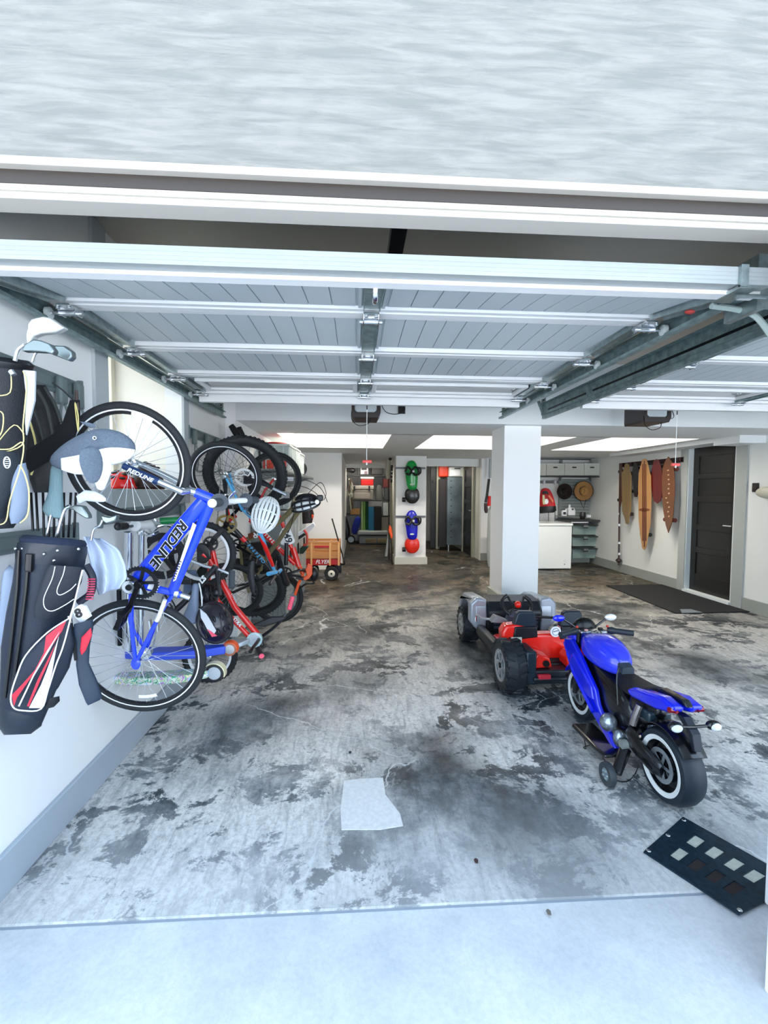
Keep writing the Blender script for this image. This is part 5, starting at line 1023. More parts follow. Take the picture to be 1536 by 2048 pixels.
# --- scooters low on the wall ---
def scooter(pa, pb, Y, deckm, label, wheelm, fender=None, wr=0.05, th=0.03, tube_to=None, tubem=None, flip=1):
    A = onY(*pa, Y); B = onY(*pb, Y + 0.02); t = thing('kick_scooter', (A + B) / 2 - V((0, 0, 0.05)), label, 'scooter', 'scooters stored low on the left wall')
    d = (B - A).normalized(); m = MB(); rs = []
    for i in range(11):
        f = i / 10; c = A.lerp(B, f) - V((0, 0, 0.012 * math.sin(PI * f))); hw_ = 0.052 * (0.35 + 0.65 * min(1, f * 5)) * (0.45 + 0.55 * min(1, (1 - f) * 4)); rs.append([c + V((0, hw_ * sy, th / 2 * sz)) for sy, sz in ((-1, -1), (1, -1), (1, 1), (-1, 1))])
    m.rings(rs); m.build('deck', deckm, t, bevel=0.006)
    for i, C in enumerate((A, B)):
        m = MB(); w_ = V((0, 1, 0)); m.lathe([(wr * 0.72, -0.014), (wr, -0.012), (wr, 0.012), (wr * 0.72, 0.014)], C + d * wr * (0.6 if i else -0.6), w_, 28, closed=True); wh_ = m.build('wheel', wheelm, t)
        m = MB(); m.lathe([(0, -0.012), (wr * 0.72, -0.010), (wr * 0.72, 0.010), (0, 0.012)], C + d * wr * (0.6 if i else -0.6), w_, 20); m.build('wheel_core', mat('core_grey', (0.75, 0.77, 0.78), 0.3, metal=0.5), wh_)
    if fender:
        C = B + d * wr * 0.6; m = MB(); m.lathe([(wr * 1.12, -0.025), (wr * 1.20, -0.022), (wr * 1.20, 0.022), (wr * 1.12, 0.025)], C, V((0, -1, 0)), 16, closed=True, a0=-0.3, a1=2.3); m.build('fender', fender, t)
    if tube_to:
        m = MB(); q = [A] + [onY(x, y, yy) for x, y, yy in tube_to]; m.tube(q, 0.017, 10); m.build('steering_column', tubem or steel, t)
        e = q[-1]; m = MB(); m.tube([e + V((0, -0.17, 0)), e + V((0, 0.17, 0))], 0.012, 8); hb_ = m.build('handlebar', tubem or steel, t)
        for s in (-1, 1): grip(t, e + V((0, 0.1 * s, 0)), e + V((0, 0.19 * s, 0)), 0.017, black_pl)
    return t
scooter((240, 1306), (452, 1298), 2.62, mat('scooter_blue', (0.22, 0.33, 0.82), 0.35), 'blue scooter deck with orange rear fender, low behind the blue wheel', mat('wheel_amber', (0.66, 0.40, 0.28), 0.3), orange, 0.038, 0.045)
scooter((445, 1286), (500, 1280), 3.0, mat('scooter_silver', (0.82, 0.84, 0.86), 0.25, metal=0.5), 'silver scooter with clear wheel below the dark plum helmet', mat('wheel_clear', (0.72, 0.82, 0.82), 0.15), None, 0.05, 0.03)
def graf():
    m = bpy.data.materials.new('graffiti'); m.use_nodes = True; N, L = nodes(m); b = N['Principled BSDF']; tc = N.new('ShaderNodeTexCoord'); n = N.new('ShaderNodeTexNoise'); n.inputs['Scale'].default_value = 14; n.inputs['Distortion'].default_value = 2.5; L.new(tc.outputs['Object'], n.inputs['Vector'])
    r = N.new('ShaderNodeValToRGB'); r.color_ramp.interpolation = 'CONSTANT'; e = r.color_ramp.elements; cols = [(0.0, (0.05, 0.25, 0.12)), (0.38, (0.8, 0.85, 0.75)), (0.44, (0.07, 0.42, 0.24)), (0.5, (0.85, 0.8, 0.45)), (0.54, (0.4, 0.2, 0.55)), (0.58, (0.9, 0.92, 0.9)), (0.63, (0.2, 0.5, 0.7))]
    e[0].position = 0; e[0].color = (*cols[0][1], 1); e[1].position = 1; e[1].color = (0.1, 0.1, 0.1, 1)
    for p, c in cols[1:]: q = e.new(p); q.color = (*c, 1)
    L.new(n.outputs[0], r.inputs[0]); L.new(r.outputs[0], b.inputs['Base Color']); b.inputs['Roughness'].default_value = 0.35; return m
scooter((222, 1356), (418, 1346), 2.5, graf(), 'colourful patterned scooter, lowest on the wall behind the blue wheel', mat('wheel_black', (0.07, 0.07, 0.08), 0.4), mat('fender_cream', (0.92, 0.88, 0.72), 0.4), 0.05, 0.04)
# chrome scooters standing upright by the wall: two pairs of chrome posts with bars
t = thing('kick_scooter', onY(262, 1300, 2.55), 'upright chrome scooter with white and navy grips below the wheel', 'scooter', 'upright chrome scooters')
m = MB(); m.tube([onY(256, 1300, 2.58), onY(257, 1064, 2.5)], 0.022, 14); m.build('steering_column', chrome, t)
m = MB(); m.tube([onY(281, 1300, 2.62), onY(283, 1060, 2.55)], 0.016, 14); m.tube([onY(281, 1068, 2.55), onY(284, 1062, 2.55)], 0.022, 14); m.build('fork_post', chrome, t)
a = onY(236, 1053, 2.35); b = onY(300, 1050, 2.72); m = MB(); m.tube([a, b], 0.012, 10); m.build('handlebar', chrome, t)
grip(t, a.lerp(b, 0.22), a, 0.020, black_pl); grip(t, a.lerp(b, 0.5), b, 0.024, wht, mat('navy_cap', (0.12, 0.14, 0.30), 0.4), flange=0.03)
m = MB(); m.tube(bez([onY(292, 1066, 2.5), onY(300, 1070, 2.45), onY(318, 1062, 2.45)], 5), [0.010] * 11, 8); m.build('brake_lever', chrome, t)
t = thing('garden_tool', onY(340, 1050, 2.95), 'chrome-framed tool with short green handle hanging on the lower rail', 'tool')
m = MB(); m.tube(bez([onY(362, 1068, 2.98), onY(340, 1052, 2.95), onY(318, 1052, 2.9), onY(306, 1062, 2.9)], 5), 0.014, 10); m.tube(bez([onY(308, 1036, 2.9), onY(314, 1044, 2.9), onY(324, 1046, 2.9)], 5), 0.010, 8); m.build('chrome_bar', chrome, t)
m = MB(); m.tube([onY(320, 1042, 2.9), onY(357, 1040, 2.95)], 0.021, 14); m.build('green_handle', mat('green_grip', (0.02, 0.50, 0.26), 0.4), t)
m = MB(); m.tube([onY(238, 1180, 2.45), onY(240, 1290, 2.5)], 0.012, 8); s = m.build('pole', darkm); tag(s, 'dark thin post standing behind the blue frame stays', 'pole')
# black-red skating shoes / bags piled below: dark bag with red pocket
m = MB(); pxloft(m, [(372, 1140, 392, 1140), (368, 1165, 400, 1160), (366, 1190, 402, 1188)], 3.1, 0.7); s = m.build('small_pack', mat('pack_blue', (0.42, 0.50, 0.62), 0.6)); tag(s, 'grey-blue pack with white tag hanging behind the black kids bicycle', 'bag')
m = MB(); pxloft(m, [(500, 1118, 512, 1116), (492, 1140, 508, 1142), (497, 1165, 512, 1170), (503, 1190, 510, 1192)], 3.3, 0.6); s = m.build('cycling_glove', mat('glove_black', (0.09, 0.10, 0.12), 0.5, var=0.5, scale=25), sub=1); tag(s, 'black sports glove hanging between the two lower wheels', 'glove')

for k, (x0, y0, x1, y1) in enumerate(((485, 884, 462, 851), (488, 884, 477, 855))):
    m = MB(); m.tube([onY(x0 - 3, y0, 4.3 + 0.1 * k), onY((x0 + x1) / 2, (y0 + y1) / 2, 4.3 + 0.1 * k), onY(x1, y1, 4.3 + 0.1 * k)], [0.03, 0.033, 0.026], 12); s = m.build('padded_tube', mat('tube_black', (0.04, 0.04, 0.045), 0.6)); tag(s, ('longer left one', 'shorter right one')[k] + ' of the two black padded tubes above the hung wheels', 'padded tube', 'black padded tubes')
m = MB(); m.prism([onY(x, y, 6.45) for x, y in ((594, 1102), (608, 1089), (617, 1094), (606, 1108), (598, 1108))], V((0, 0.12, 0))); s = m.build('green_case', mat('case_green', (0.05, 0.20, 0.12), 0.5), bevel=0.01); tag(s, 'small dark green case between the race bicycle and wooden wagon', 'case')
m = MB(); pxloft(m, [(400, 1128, 440, 1128), (388, 1150, 452, 1148), (384, 1180, 455, 1176), (390, 1202, 448, 1200)], 3.55, 0.5); s = m.build('backpack', mat('pack_black', (0.06, 0.06, 0.075), 0.7, bump=0.6, scale=30), sub=1); tag(s, 'black pack hanging deep between the white-rimmed wheel and red frame', 'bag')
m = MB(); pxloft(m, [(500, 1082, 548, 1080), (482, 1100, 560, 1102), (476, 1125, 566, 1128), (486, 1148, 560, 1150)], 4.7, 0.3); s = m.build('gear_bag', mat('gear_black', (0.07, 0.07, 0.075), 0.7, bump=0.6, scale=30, var=0.4), sub=1); tag(s, 'dark gear bag on the wall behind the tan bicycle frame', 'bag')
# ================= ride-on toys =================
def frameobj(o, f):
    f = V(f); f.z = 0; f.normalize(); l = V((-f.y, f.x, 0)); o = V(o)
    return lambda u, v, z: o + f * u + l * v + V((0, 0, z))
# --- kids' electric motorcycle ---
ra = onZ(1345, 1605); fa = onZ(1167, 1436); ra.y += 0.02
f = (fa - ra).normalized(); L = frameobj((ra.x - 0.0, ra.y, 0), f); lat = V((-f.y, f.x, 0)); WB = (fa - ra).length; RW_ = 0.172
mb_blue = mat('toy_blue', (0.05, 0.13, 0.90), 0.18, coat=0.9); mb_tank = mat('toy_blue_tank', (0.16, 0.22, 0.92), 0.2, coat=0.8); gl = mat('toy_black', (0.035, 0.045, 0.06), 0.25, coat=0.5); gls = mat('seat_black', (0.07, 0.07, 0.08), 0.55, bump=0.3, scale=200)
t = thing('toy_motorcycle', L(WB / 2, 0, 0), 'blue and black ride-on toy motorcycle with white-walled tyres and training wheels', 'toy motorcycle')
def fat_wheel(par, C, R, w, nm='wheel'):
    m = MB(); prof = [(R * 0.66, -w * 0.42), (R * 0.80, -w * 0.5), (R * 0.92, -w * 0.46), (R * 0.985, -w * 0.25), (R, -0.004), (R, 0.004), (R * 0.985, w * 0.25), (R * 0.92, w * 0.46), (R * 0.80, w * 0.5), (R * 0.66, w * 0.42)]
    m.lathe(prof, C, lat, 56, closed=True); wh = m.build(nm, mat('toy_tyre', (0.11, 0.15, 0.19), 0.5), par)
    m = MB()
    for s in (-1, 1): m.lathe([(R * 0.66, s * w * 0.425), (R * 0.66, s * w * 0.46), (R * 0.78, s * w * 0.51), (R * 0.79, s * w * 0.49)], C, lat, 56, closed=True)
    m.build('whitewall', mat('whitewall', (0.93, 0.94, 0.93), 0.4), wh)
    m = MB(); m.lathe([(0.0, -w * 0.34), (R * 0.25, -w * 0.34), (R * 0.6, -w * 0.2), (R * 0.66, -w * 0.40), (R * 0.66, w * 0.40), (R * 0.6, w * 0.2), (R * 0.25, w * 0.34), (0.0, w * 0.34)], C, lat, 40); m.build('rim', gl, wh)
    m = MB(); x, y, a = frame(lat)
    for s in (1,):
        m.lathe([(R * 0.34, s * w * 0.42), (R * 0.34, s * w * 0.45), (R * 0.46, s * w * 0.45), (R * 0.46, s * w * 0.42)], C, lat, 40, closed=True)
        for k in range(5):
            d = x * math.cos(k * 1.257) + y * math.sin(k * 1.257); m.bar(C + lat * s * w * 0.42, C + lat * s * w * 0.42 + d * R * 0.36, 0.012, 0.006, up=lat)
    m.build('brake_disc', mat('disc_silver', (0.75, 0.78, 0.80), 0.25, metal=0.7), wh); return wh
fat_wheel(t, L(0, 0, RW_), RW_, 0.115); fat_wheel(t, L(WB, 0, RW_), RW_ * 0.98, 0.085)
def body(par, nm, m_, secs, n=20, pw=2.4, sub=1):
    """secs: (u, v0, zc, half width, half height)"""
    m = MB(); rs = []
    for (u, v, z, hw, hh) in secs:
        r = []
        for k in range(n):
            th = 2 * PI * k / n; c, s = math.cos(th), math.sin(th); r.append(L(u, v + hw * math.copysign(abs(c) ** (2 / pw), c), z + hh * math.copysign(abs(s) ** (2 / pw), s)))
        rs.append(r)
    m.rings(rs); return m.build(nm, m_, par, sub=sub)
body(t, 'engine_block', gl, [(0.22, 0, 0.26, 0.06, 0.07), (0.30, 0, 0.27, 0.08, 0.13), (0.48, 0, 0.28, 0.085, 0.16), (0.66, 0, 0.33, 0.08, 0.14), (0.76, 0, 0.40, 0.06, 0.08)])
body(t, 'tank', mb_tank, [(0.375, 0, 0.49, 0.035, 0.04), (0.41, 0, 0.50, 0.075, 0.06), (0.50, 0, 0.515, 0.105, 0.085), (0.60, 0, 0.525, 0.115, 0.09), (0.68, 0, 0.53, 0.10, 0.075), (0.72, 0, 0.53, 0.07, 0.04)], pw=2.8)
tc_ = MB(); tc_.mm(0, 0, 0, 0, 0, 0); tc_ = MB(); tc_.ell(L(0.655, -0.0, 0.602), (0.038, 0.038, 0.010)); cp = tc_.build('fuel_cap', mat('cap_silver', (0.70, 0.73, 0.76), 0.25, metal=0.6), t)
for k in range(5): m = MB(); m.ell(L(0.655 + 0.02 * math.cos(k * 1.25), 0.02 * math.sin(k * 1.25), 0.61), (0.006, 0.006, 0.004), nu=8, nv=5); m.build('rivet', blk, cp)
body(t, 'tank_block', mat('block_slate', (0.17, 0.22, 0.26), 0.4), [(0.345, 0, 0.475, 0.035, 0.035), (0.40, 0, 0.485, 0.04, 0.045)], n=12, pw=6, sub=0)
# side fairings: outline in (u, z) with a bulged section
for s in (1, -1):
    out = [(0.88, 0.50), (0.78, 0.53), (0.66, 0.47), (0.56, 0.40), (0.47, 0.33), (0.44, 0.26), (0.38, 0.20), (0.29, 0.13), (0.235, 0.085), (0.25, 0.075), (0.34, 0.11), (0.47, 0.17), (0.60, 0.24), (0.72, 0.31), (0.84, 0.40)]
    m = MB(); outp = [L(u, s * (0.118 - 0.05 * max(0, u - 0.6)), z) for u, z in out]; m.prism(outp, -lat * s * 0.03); m.build('side_fairing', mb_blue, t, bevel=0.012, seg=3)
    m = MB(); out = [(0.72, 0.46), (0.60, 0.40), (0.50, 0.34), (0.47, 0.27), (0.56, 0.26), (0.68, 0.33), (0.76, 0.40)]; m.prism([L(u, s * 0.128, z) for u, z in out], -lat * s * 0.03); m.build('fairing_scoop', mb_blue, t, bevel=0.01, seg=3)
    m = MB(); m.tube([L(0.885, s * 0.09, 0.47), L(0.70, s * 0.125, 0.345), L(0.46, s * 0.13, 0.21)], 0.012, 8); m.build('fairing_edge', mb_blue, t)
    m = MB(); c = L(0.33, s * 0.115, 0.215); m.ell(c, (0.045, 0.045, 0.05)); m.build('engine_cover', mat('engine_silver', (0.66, 0.70, 0.74), 0.25, metal=0.8), t); m = MB(); m.ell(L(0.255, s * 0.10, 0.165), (0.03, 0.03, 0.045)); m.build('lower_cover', MC['engine_silver'], t)
    m = MB(); m.prism([L(u, s * 0.08, z) for u, z in ((0.56, 0.075), (0.30, 0.075), (0.20, 0.09), (0.20, 0.11), (0.30, 0.105), (0.54, 0.105))], lat * s * 0.13); m.build('footboard', gl, t, bevel=0.012, seg=2)
    # swing arm and training wheel
    m = MB(); m.tube([L(0.22, s * 0.065, 0.20), L(0.10, s * 0.085, 0.19), L(0.0, s * 0.075, 0.165), L(-0.03, s * 0.07, 0.16)], [0.05, 0.048, 0.045, 0.03], 12, flat=0.5, up=lat); m.build('swing_arm', gl, t)
    m = MB(); m.tube([L(0.20, s * 0.10, 0.14), L(0.13, s * 0.19, 0.055)], [0.032, 0.026], 8, flat=0.7); tw = m.build('stabilizer_strut', gl, t, bevel=0.004)
    m = MB(); m.lathe([(0.030, -0.014), (0.054, -0.016), (0.056, -0.010), (0.056, 0.010), (0.054, 0.016), (0.030, 0.014)], L(0.13, s * 0.235, 0.056), lat, 28, closed=True); m.build('stabilizer_wheel', mat('small_tyre', (0.22, 0.25, 0.27), 0.5), tw)
    m = MB(); C = L(0.13, s * 0.235, 0.056); m.lathe([(0, -0.010), (0.032, -0.012), (0.032, 0.012), (0, 0.010)], C, lat, 20); x, y, a = frame(lat)
    for k in range(5): d = x * math.cos(k * 1.257) + y * math.sin(k * 1.257); m.ell(C + lat * s * 0.013 + d * 0.018, (0.008, 0.008, 0.008), nu=8, nv=5)
    m.build('stabilizer_hub', mat('hub_grey', (0.50, 0.55, 0.57), 0.35), tw)
    m = MB(); m.cyl(L(0.20, s * 0.095, 0.165), L(0.20, s * 0.125, 0.165), 0.024, 16); m.build('pivot_cap', mat('cap_grey', (0.55, 0.57, 0.55), 0.5), t)
    # grips
    m = MB(); a = L(0.72, s * 0.10, 0.60); b = L(0.66, s * 0.235, 0.595); m.tube([a.lerp(b, i / 6) for i in range(7)], [0.019, 0.024, 0.018, 0.0185, 0.018, 0.0185, 0.018], 14); gp = m.build('grip', mat('grip_slate', (0.13, 0.16, 0.19), 0.45), t)
    m = MB(); m.ell(a + V((0, 0, 0.024)), (0.009, 0.009, 0.007)); m.build('button', mat('button_red', (0.8, 0.2, 0.15), 0.4), gp)
    # mirrors
    m = MB(); m.tube([L(0.80, s * 0.07, 0.60), L(0.81, s * 0.14, 0.645)], 0.007, 8); mr = m.build('mirror_stalk', gl, t)
    m = MB(); m.ell(L(0.81, s * 0.175, 0.655), (0.040, 0.016, 0.022)); m.build('mirror', mat('mirror_white', (0.95, 0.96, 0.94), 0.1, metal=0.3) if s < 0 else mb_blue, mr)
    # tail panels and lights
    m = MB(); m.prism([L(u, s * 0.012, z) for u, z in ((0.235, 0.455), (0.17, 0.475), (-0.02, 0.515), (-0.10, 0.50), (-0.085, 0.465), (0.02, 0.435), (0.20, 0.41), (0.24, 0.42))], lat * s * 0.068); m.build('tail_panel', mb_blue, t, bevel=0.02, seg=3)
    m = MB(); m.tube([L(-0.088, s * 0.055, 0.478), L(-0.075, s * 0.03, 0.475), L(-0.082, s * 0.082, 0.482)], 0.013, 8); m.build('tail_light', mat('tail_red', (0.52, 0.05, 0.10), 0.15, coat=0.8), t)
    m = MB(); m.tube([L(-0.13, 0, 0.425), L(-0.135, s * 0.06, 0.43)], 0.007, 8); ts = m.build('signal_stalk', gl, t)
    m = MB(); m.ell(L(-0.135, s * 0.09, 0.432), (0.034, 0.022, 0.022)); sg = m.build('signal_housing', gl, ts); m = MB(); m.ell(L(-0.147, s * 0.092, 0.430), (0.026, 0.014, 0.018)); m.build('signal_lens', mat('lens_white', (0.88, 0.90, 0.92), 0.15), ts)
m = MB(); rs = []
for (u, hw, z0, z1) in ((0.39, 0.035, 0.44, 0.475), (0.34, 0.07, 0.42, 0.465), (0.25, 0.085, 0.41, 0.46), (0.18, 0.075, 0.42, 0.475), (0.12, 0.05, 0.44, 0.495)): rs.append([L(u, -hw, z0), L(u, hw, z0), L(u, hw, z1 - 0.01), L(u, hw * 0.6, z1 + 0.006), L(u, -hw * 0.6, z1 + 0.006), L(u, -hw, z1 - 0.01)])
m.rings(rs); m.build('seat', gls, t, sub=1, bevel=0.004)
m = MB(); m.prism([L(u, -0.018, z) for u, z in ((0.11, 0.49), (0.06, 0.520), (-0.08, 0.525), (-0.11, 0.50), (-0.04, 0.50))], lat * 0.036); m.build('tail_spine', gl, t, bevel=0.006)
m = MB(); m.prism([L(u, -0.02, z) for u, z in ((-0.04, 0.45), (-0.09, 0.45), (-0.15, 0.40), (-0.165, 0.33), (-0.15, 0.33), (-0.125, 0.39))], lat * 0.04); m.build('plate_holder', mat('holder_navy', (0.07, 0.10, 0.16), 0.4), t, bevel=0.003)
body(t, 'subframe', gl, [(0.05, 0, 0.40, 0.03, 0.03), (0.15, 0, 0.37, 0.055, 0.06), (0.28, 0, 0.36, 0.07, 0.08)])
m = MB(); m.tube([L(0.14, 0.07, 0.40), L(0.15, 0.085, 0.34), L(0.16, 0.09, 0.29)], 0.018, 10); m.build('exhaust', mat('chrome_can', (0.72, 0.68, 0.66), 0.25, metal=0.9, bump=0.5, scale=60), t)
m = MB(); m.lathe([(RW_ + 0.018, -0.058), (RW_ + 0.030, -0.03), (RW_ + 0.034, 0), (RW_ + 0.030, 0.03), (RW_ + 0.018, 0.058), (RW_ + 0.013, 0.058), (RW_ + 0.022, 0), (RW_ + 0.013, -0.058)], L(0, 0, RW_), lat, 18, closed=True, a0=(PI / 2 - 0.25) if frame(lat)[0].dot(f) > 0 else PI / 2 - 0.9, a1=(PI / 2 + 0.95)); m.build('rear_fender', gl, t)
m = MB(); m.box(L(0.13, 0, 0.36), (0.12, 0.10, 0.05)); m.build('battery_tray', mat('tray_slate', (0.13, 0.2, 0.24), 0.3, coat=0.4), t, bevel=0.01)
# front: fork legs, fender, nose with dark screen, clamp
for s in (1, -1):
    m = MB(); m.tube([L(WB, s * 0.062, RW_), L(0.76, s * 0.062, 0.58)], 0.016, 10); m.build('fork_leg', gl, t)
m = MB(); m.lathe([(RW_ + 0.012, -0.05), (RW_ + 0.024, 0), (RW_ + 0.012, 0.05), (RW_ + 0.006, 0.05), (RW_ + 0.016, 0), (RW_ + 0.006, -0.05)], L(WB, 0, RW_), lat, 18, closed=True, a0=PI / 2 - 0.7, a1=PI / 2 + 1.1); m.build('front_fender', mb_blue, t)
body(t, 'nose', mb_blue, [(0.74, 0, 0.52, 0.07, 0.04), (0.80, 0, 0.53, 0.10, 0.06), (0.88, 0, 0.50, 0.09, 0.06), (0.95, 0, 0.46, 0.05, 0.04)])
m = MB(); m.ell(L(0.82, 0, 0.57), (0.085, 0.05, 0.085), None, 20, 8, 0, 0.5); m.build('screen', mat('screen_black', (0.03, 0.03, 0.035), 0.3), t)
m = MB(); m.box(L(0.72, 0, 0.595), (0.17, 0.06, 0.016)); cl = m.build('triple_clamp', mat('clamp_chrome', (0.72, 0.75, 0.77), 0.15, metal=0.9, bump=0.6, scale=40), t, bevel=0.006)
for v in (-0.06, 0.06): m = MB(); m.cyl(L(0.73, v, 0.60), L(0.73, v, 0.612), 0.015, 14); m.build('fork_cap', darkm, cl)
m = MB(); m.tube(bez([L(0.70, 0.05, 0.60), L(0.69, 0.03, 0.575), L(0.70, 0.0, 0.572), L(0.685, 0.01, 0.58)], 5), 0.004, 6); m.ell(L(0.69, 0.055, 0.612), (0.012, 0.012, 0.006)); m.build('key', mat('key_pink', (0.85, 0.62, 0.6), 0.4), cl)
m = MB(); m.tube(bez([L(0.38, 0.03, 0.50), L(0.33, 0.075, 0.47), L(0.30, 0.09, 0.40), L(0.29, 0.09, 0.33)], 5), 0.0028, 6); m.build('charging_lead', mat('lead_grey', (0.35, 0.35, 0.34), 0.5), t)
m = MB(); w_ = [onY(1172, 1482, 2.45)]; pts = [L(0.42, 0.2, 0.075), onZ(1172, 1497, 0.008), onZ(1168, 1494, 0.006), onZ(1190, 1491, 0.006), onZ(1208, 1518, 0.006), onZ(1216, 1540, 0.006), onZ(1232, 1560, 0.006), onZ(1255, 1562, 0.006), onZ(1270, 1548, 0.006), L(0.12, 0.08, 0.10)]
m.tube(bez(pts, 6), 0.0028, 6); m.build('loose_wire', black_pl, t)
# --- toy utility car ---
Q = lambda x, y, z: V((x, y, z))
tq = thing('toy_utility_car', (1.44, 3.8, 0), 'red, black and silver two-seat ride-on toy buggy with knobby tyres', 'toy car')
def knobby(C, R, w, rimc):
    C = V(C); ax_ = V((-1, 0, 0)); m = MB(); prof = [(R * 0.58, -w * 0.46), (R * 0.80, -w * 0.5), (R * 0.93, -w * 0.42), (R * 0.96, 0), (R * 0.93, w * 0.42), (R * 0.80, w * 0.5), (R * 0.58, w * 0.46)]; m.lathe(prof, C, ax_, 40, closed=True)
    x, y, a = frame(ax_); n = 16
    for k in range(n):
        for s in (-1, 1):
            th = 2 * PI * (k + (0.5 if s > 0 else 0)) / n; d = x * math.cos(th) + y * math.sin(th); tt = a.cross(d); d2 = (tt * 0.45 + a * s).normalized(); d3 = d.cross(d2)
            m.box(C + d * R * 0.965 + a * s * w * 0.24, (w * 0.36, w * 0.14, R * 0.07), M((d2, d3, d)).transposed()); m.box(C + d * R * 0.90 + a * s * w * 0.47, (R * 0.14, R * 0.12, w * 0.07), M((tt, d, a)).transposed())
    wh = m.build('wheel', mat('toy_tyre_knobby', (0.12, 0.145, 0.165), 0.5), tq, smooth=False)
    m = MB(); m.lathe([(R * 0.5, w * 0.30), (R * 0.58, w * 0.47), (R * 0.60, w * 0.47), (R * 0.60, -w * 0.47), (R * 0.5, -w * 0.3)], C, ax_, 36); m.lathe([(R * 0.47, w * 0.44), (R * 0.585, w * 0.485), (R * 0.585, w * 0.46), (R * 0.47, w * 0.42)], C, ax_, 36, closed=True)
    for k in range(6):
        th = k * PI / 3; 
        for o_ in (-0.09, 0.09): d = x * math.cos(th + o_) + y * math.sin(th + o_); m.bar(C + a * w * 0.38, C + a * w * 0.42 + d * R * 0.52, 0.013, 0.012, up=a)
    m.cyl(C + a * w * 0.30, C + a * w * 0.44, R * 0.15, 18); m.build('rim', rimc, wh)
    m = MB(); m.cyl(C, C + a * w * 0.2, R * 0.55, 24); m.build('rim_back', blk, wh)
rimc = mat('toy_rim', (0.72, 0.74, 0.75), 0.25, metal=0.6)
for x, y, R in ((1.128, 3.26, 0.195), (1.80, 3.26, 0.195)): knobby((x, y, R), R, 0.155, rimc)
for x, y, R in ((1.10, 4.40, 0.172), (1.775, 4.40, 0.172)): knobby((x, y, R), R, 0.15, rimc)
rdb = mat('toy_red', (0.93, 0.14, 0.08), 0.25, coat=0.6); slv = mat('toy_silver', (0.68, 0.71, 0.75), 0.3, metal=0.35); dkp = mat('toy_dark', (0.10, 0.125, 0.15), 0.4); hdr = mat('headrest_slate', (0.11, 0.15, 0.20), 0.35)
m = MB(); m.mm(1.12, 1.76, 3.30, 4.45, 0.12, 0.22); m.build('chassis', dkp, tq, bevel=0.02)
m = MB(); m.cyl(Q(1.05, 3.26, 0.195), Q(1.85, 3.26, 0.195), 0.02, 10); m.cyl(Q(1.05, 4.40, 0.172), Q(1.82, 4.40, 0.172), 0.018, 10); m.build('axle', darkm, tq)
m = MB(); prof = [(1.10, 0.30), (1.09, 0.42), (1.12, 0.47), (1.20, 0.475), (1.30, 0.455), (1.37, 0.40), (1.50, 0.40), (1.58, 0.455), (1.68, 0.475), (1.76, 0.47), (1.79, 0.42), (1.78, 0.30), (1.70, 0.20), (1.18, 0.20)]
m.prism([Q(x, 3.32, z) for x, z in prof], V((0, 0.11, 0))); m.build('seat_back', rdb, tq, bevel=0.02, seg=3)
m = MB(); m.mm(1.14, 1.74, 3.40, 3.75, 0.20, 0.28); m.build('seat_base', rdb, tq, bevel=0.03)
for a in (1.06, 1.75): m = MB(); m.mm(a, a + 0.07, 3.45, 3.95, 0.20, 0.30); m.build('side_sill', dkp, tq, bevel=0.025)
for cx in (1.27, 1.63):
    m = MB(); m.prism([Q(cx + a, 3.33, z) for a, z in ((-0.095, 0.45), (-0.065, 0.555), (-0.045, 0.57), (0.055, 0.57), (0.075, 0.555), (0.095, 0.45))], V((0, 0.06, 0))); m.build('headrest', hdr, tq, bevel=0.012)
    m = MB(); m.prism([Q(cx + a, 3.31, z) for a, z in ((-0.10, 0.36), (-0.085, 0.46), (0.085, 0.46), (0.09, 0.38))], V((0, 0.03, 0))); m.build('headrest_mount', blk, tq, bevel=0.008)
m = MB(); m.mm(1.155, 1.235, 3.305, 3.315, 0.30, 0.385); m.build('warning_label', mat('label_pale', (0.85, 0.86, 0.80), 0.5), tq, smooth=False)
m = MB(); m.mm(1.16, 1.23, 3.302, 3.306, 0.32, 0.36); m.build('label_text_block', mat('label_grey', (0.62, 0.66, 0.68), 0.5), tq, smooth=False)
c = Q(1.49, 3.305, 0.425); m = MB(); m.cyl(c, c - V((0, 0.006, 0)), 0.04, 24); bd = m.build('badge', whn, tq); m = MB(); m.lathe([(0.028, 0), (0.028, 0.002), (0.024, 0.002), (0.024, 0)], c - V((0, 0.006, 0)), (0, -1, 0), 24, closed=True); m.bar(c + V((-0.02, -0.007, 0.0)), c + V((0.02, -0.007, 0.01)), 0.006, 0.002, up=(0, -1, 0)); m.build('badge_mark', mat('badge_grey', (0.45, 0.47, 0.5), 0.4), bd)
# rear: red pods with exhaust, black bumper, tail light
for sx in (-1, 1):
    cx = 1.44 + sx * 0.12 + 0.02; m = MB(); m.prism([Q(cx + a, 3.16, z) for a, z in ((-0.06, 0.20), (-0.07, 0.27), (-0.04, 0.31), (0.05, 0.28), (0.07, 0.21))], V((0, 0.14, 0))); pd = m.build('exhaust_pod', rdb, tq, bevel=0.012)
    m = MB(); m.cyl(Q(cx + 0.02, 3.15, 0.24), Q(cx + 0.02, 3.17, 0.24), 0.024, 18); m.build('exhaust_hole', blk, pd)
    m = MB(); m.mm(1.44 + sx * 0.11 - 0.045, 1.44 + sx * 0.11 + 0.045, 3.10, 3.13, 0.145, 0.18); m.build('tail_lamp', mat('tail_pink', (0.80, 0.18, 0.25), 0.25), tq, bevel=0.006)
m = MB(); m.mm(1.23, 1.66, 3.13, 3.30, 0.10, 0.20); m.mm(1.25, 1.64, 3.10, 3.14, 0.13, 0.16); m.build('rear_bumper', dkp, tq, bevel=0.012)
m = MB(); m.mm(1.20, 1.28, 3.12, 3.36, 0.10, 0.34); m.build('suspension_tower', mat('tower_slate', (0.10, 0.17, 0.22), 0.4), tq, bevel=0.015)
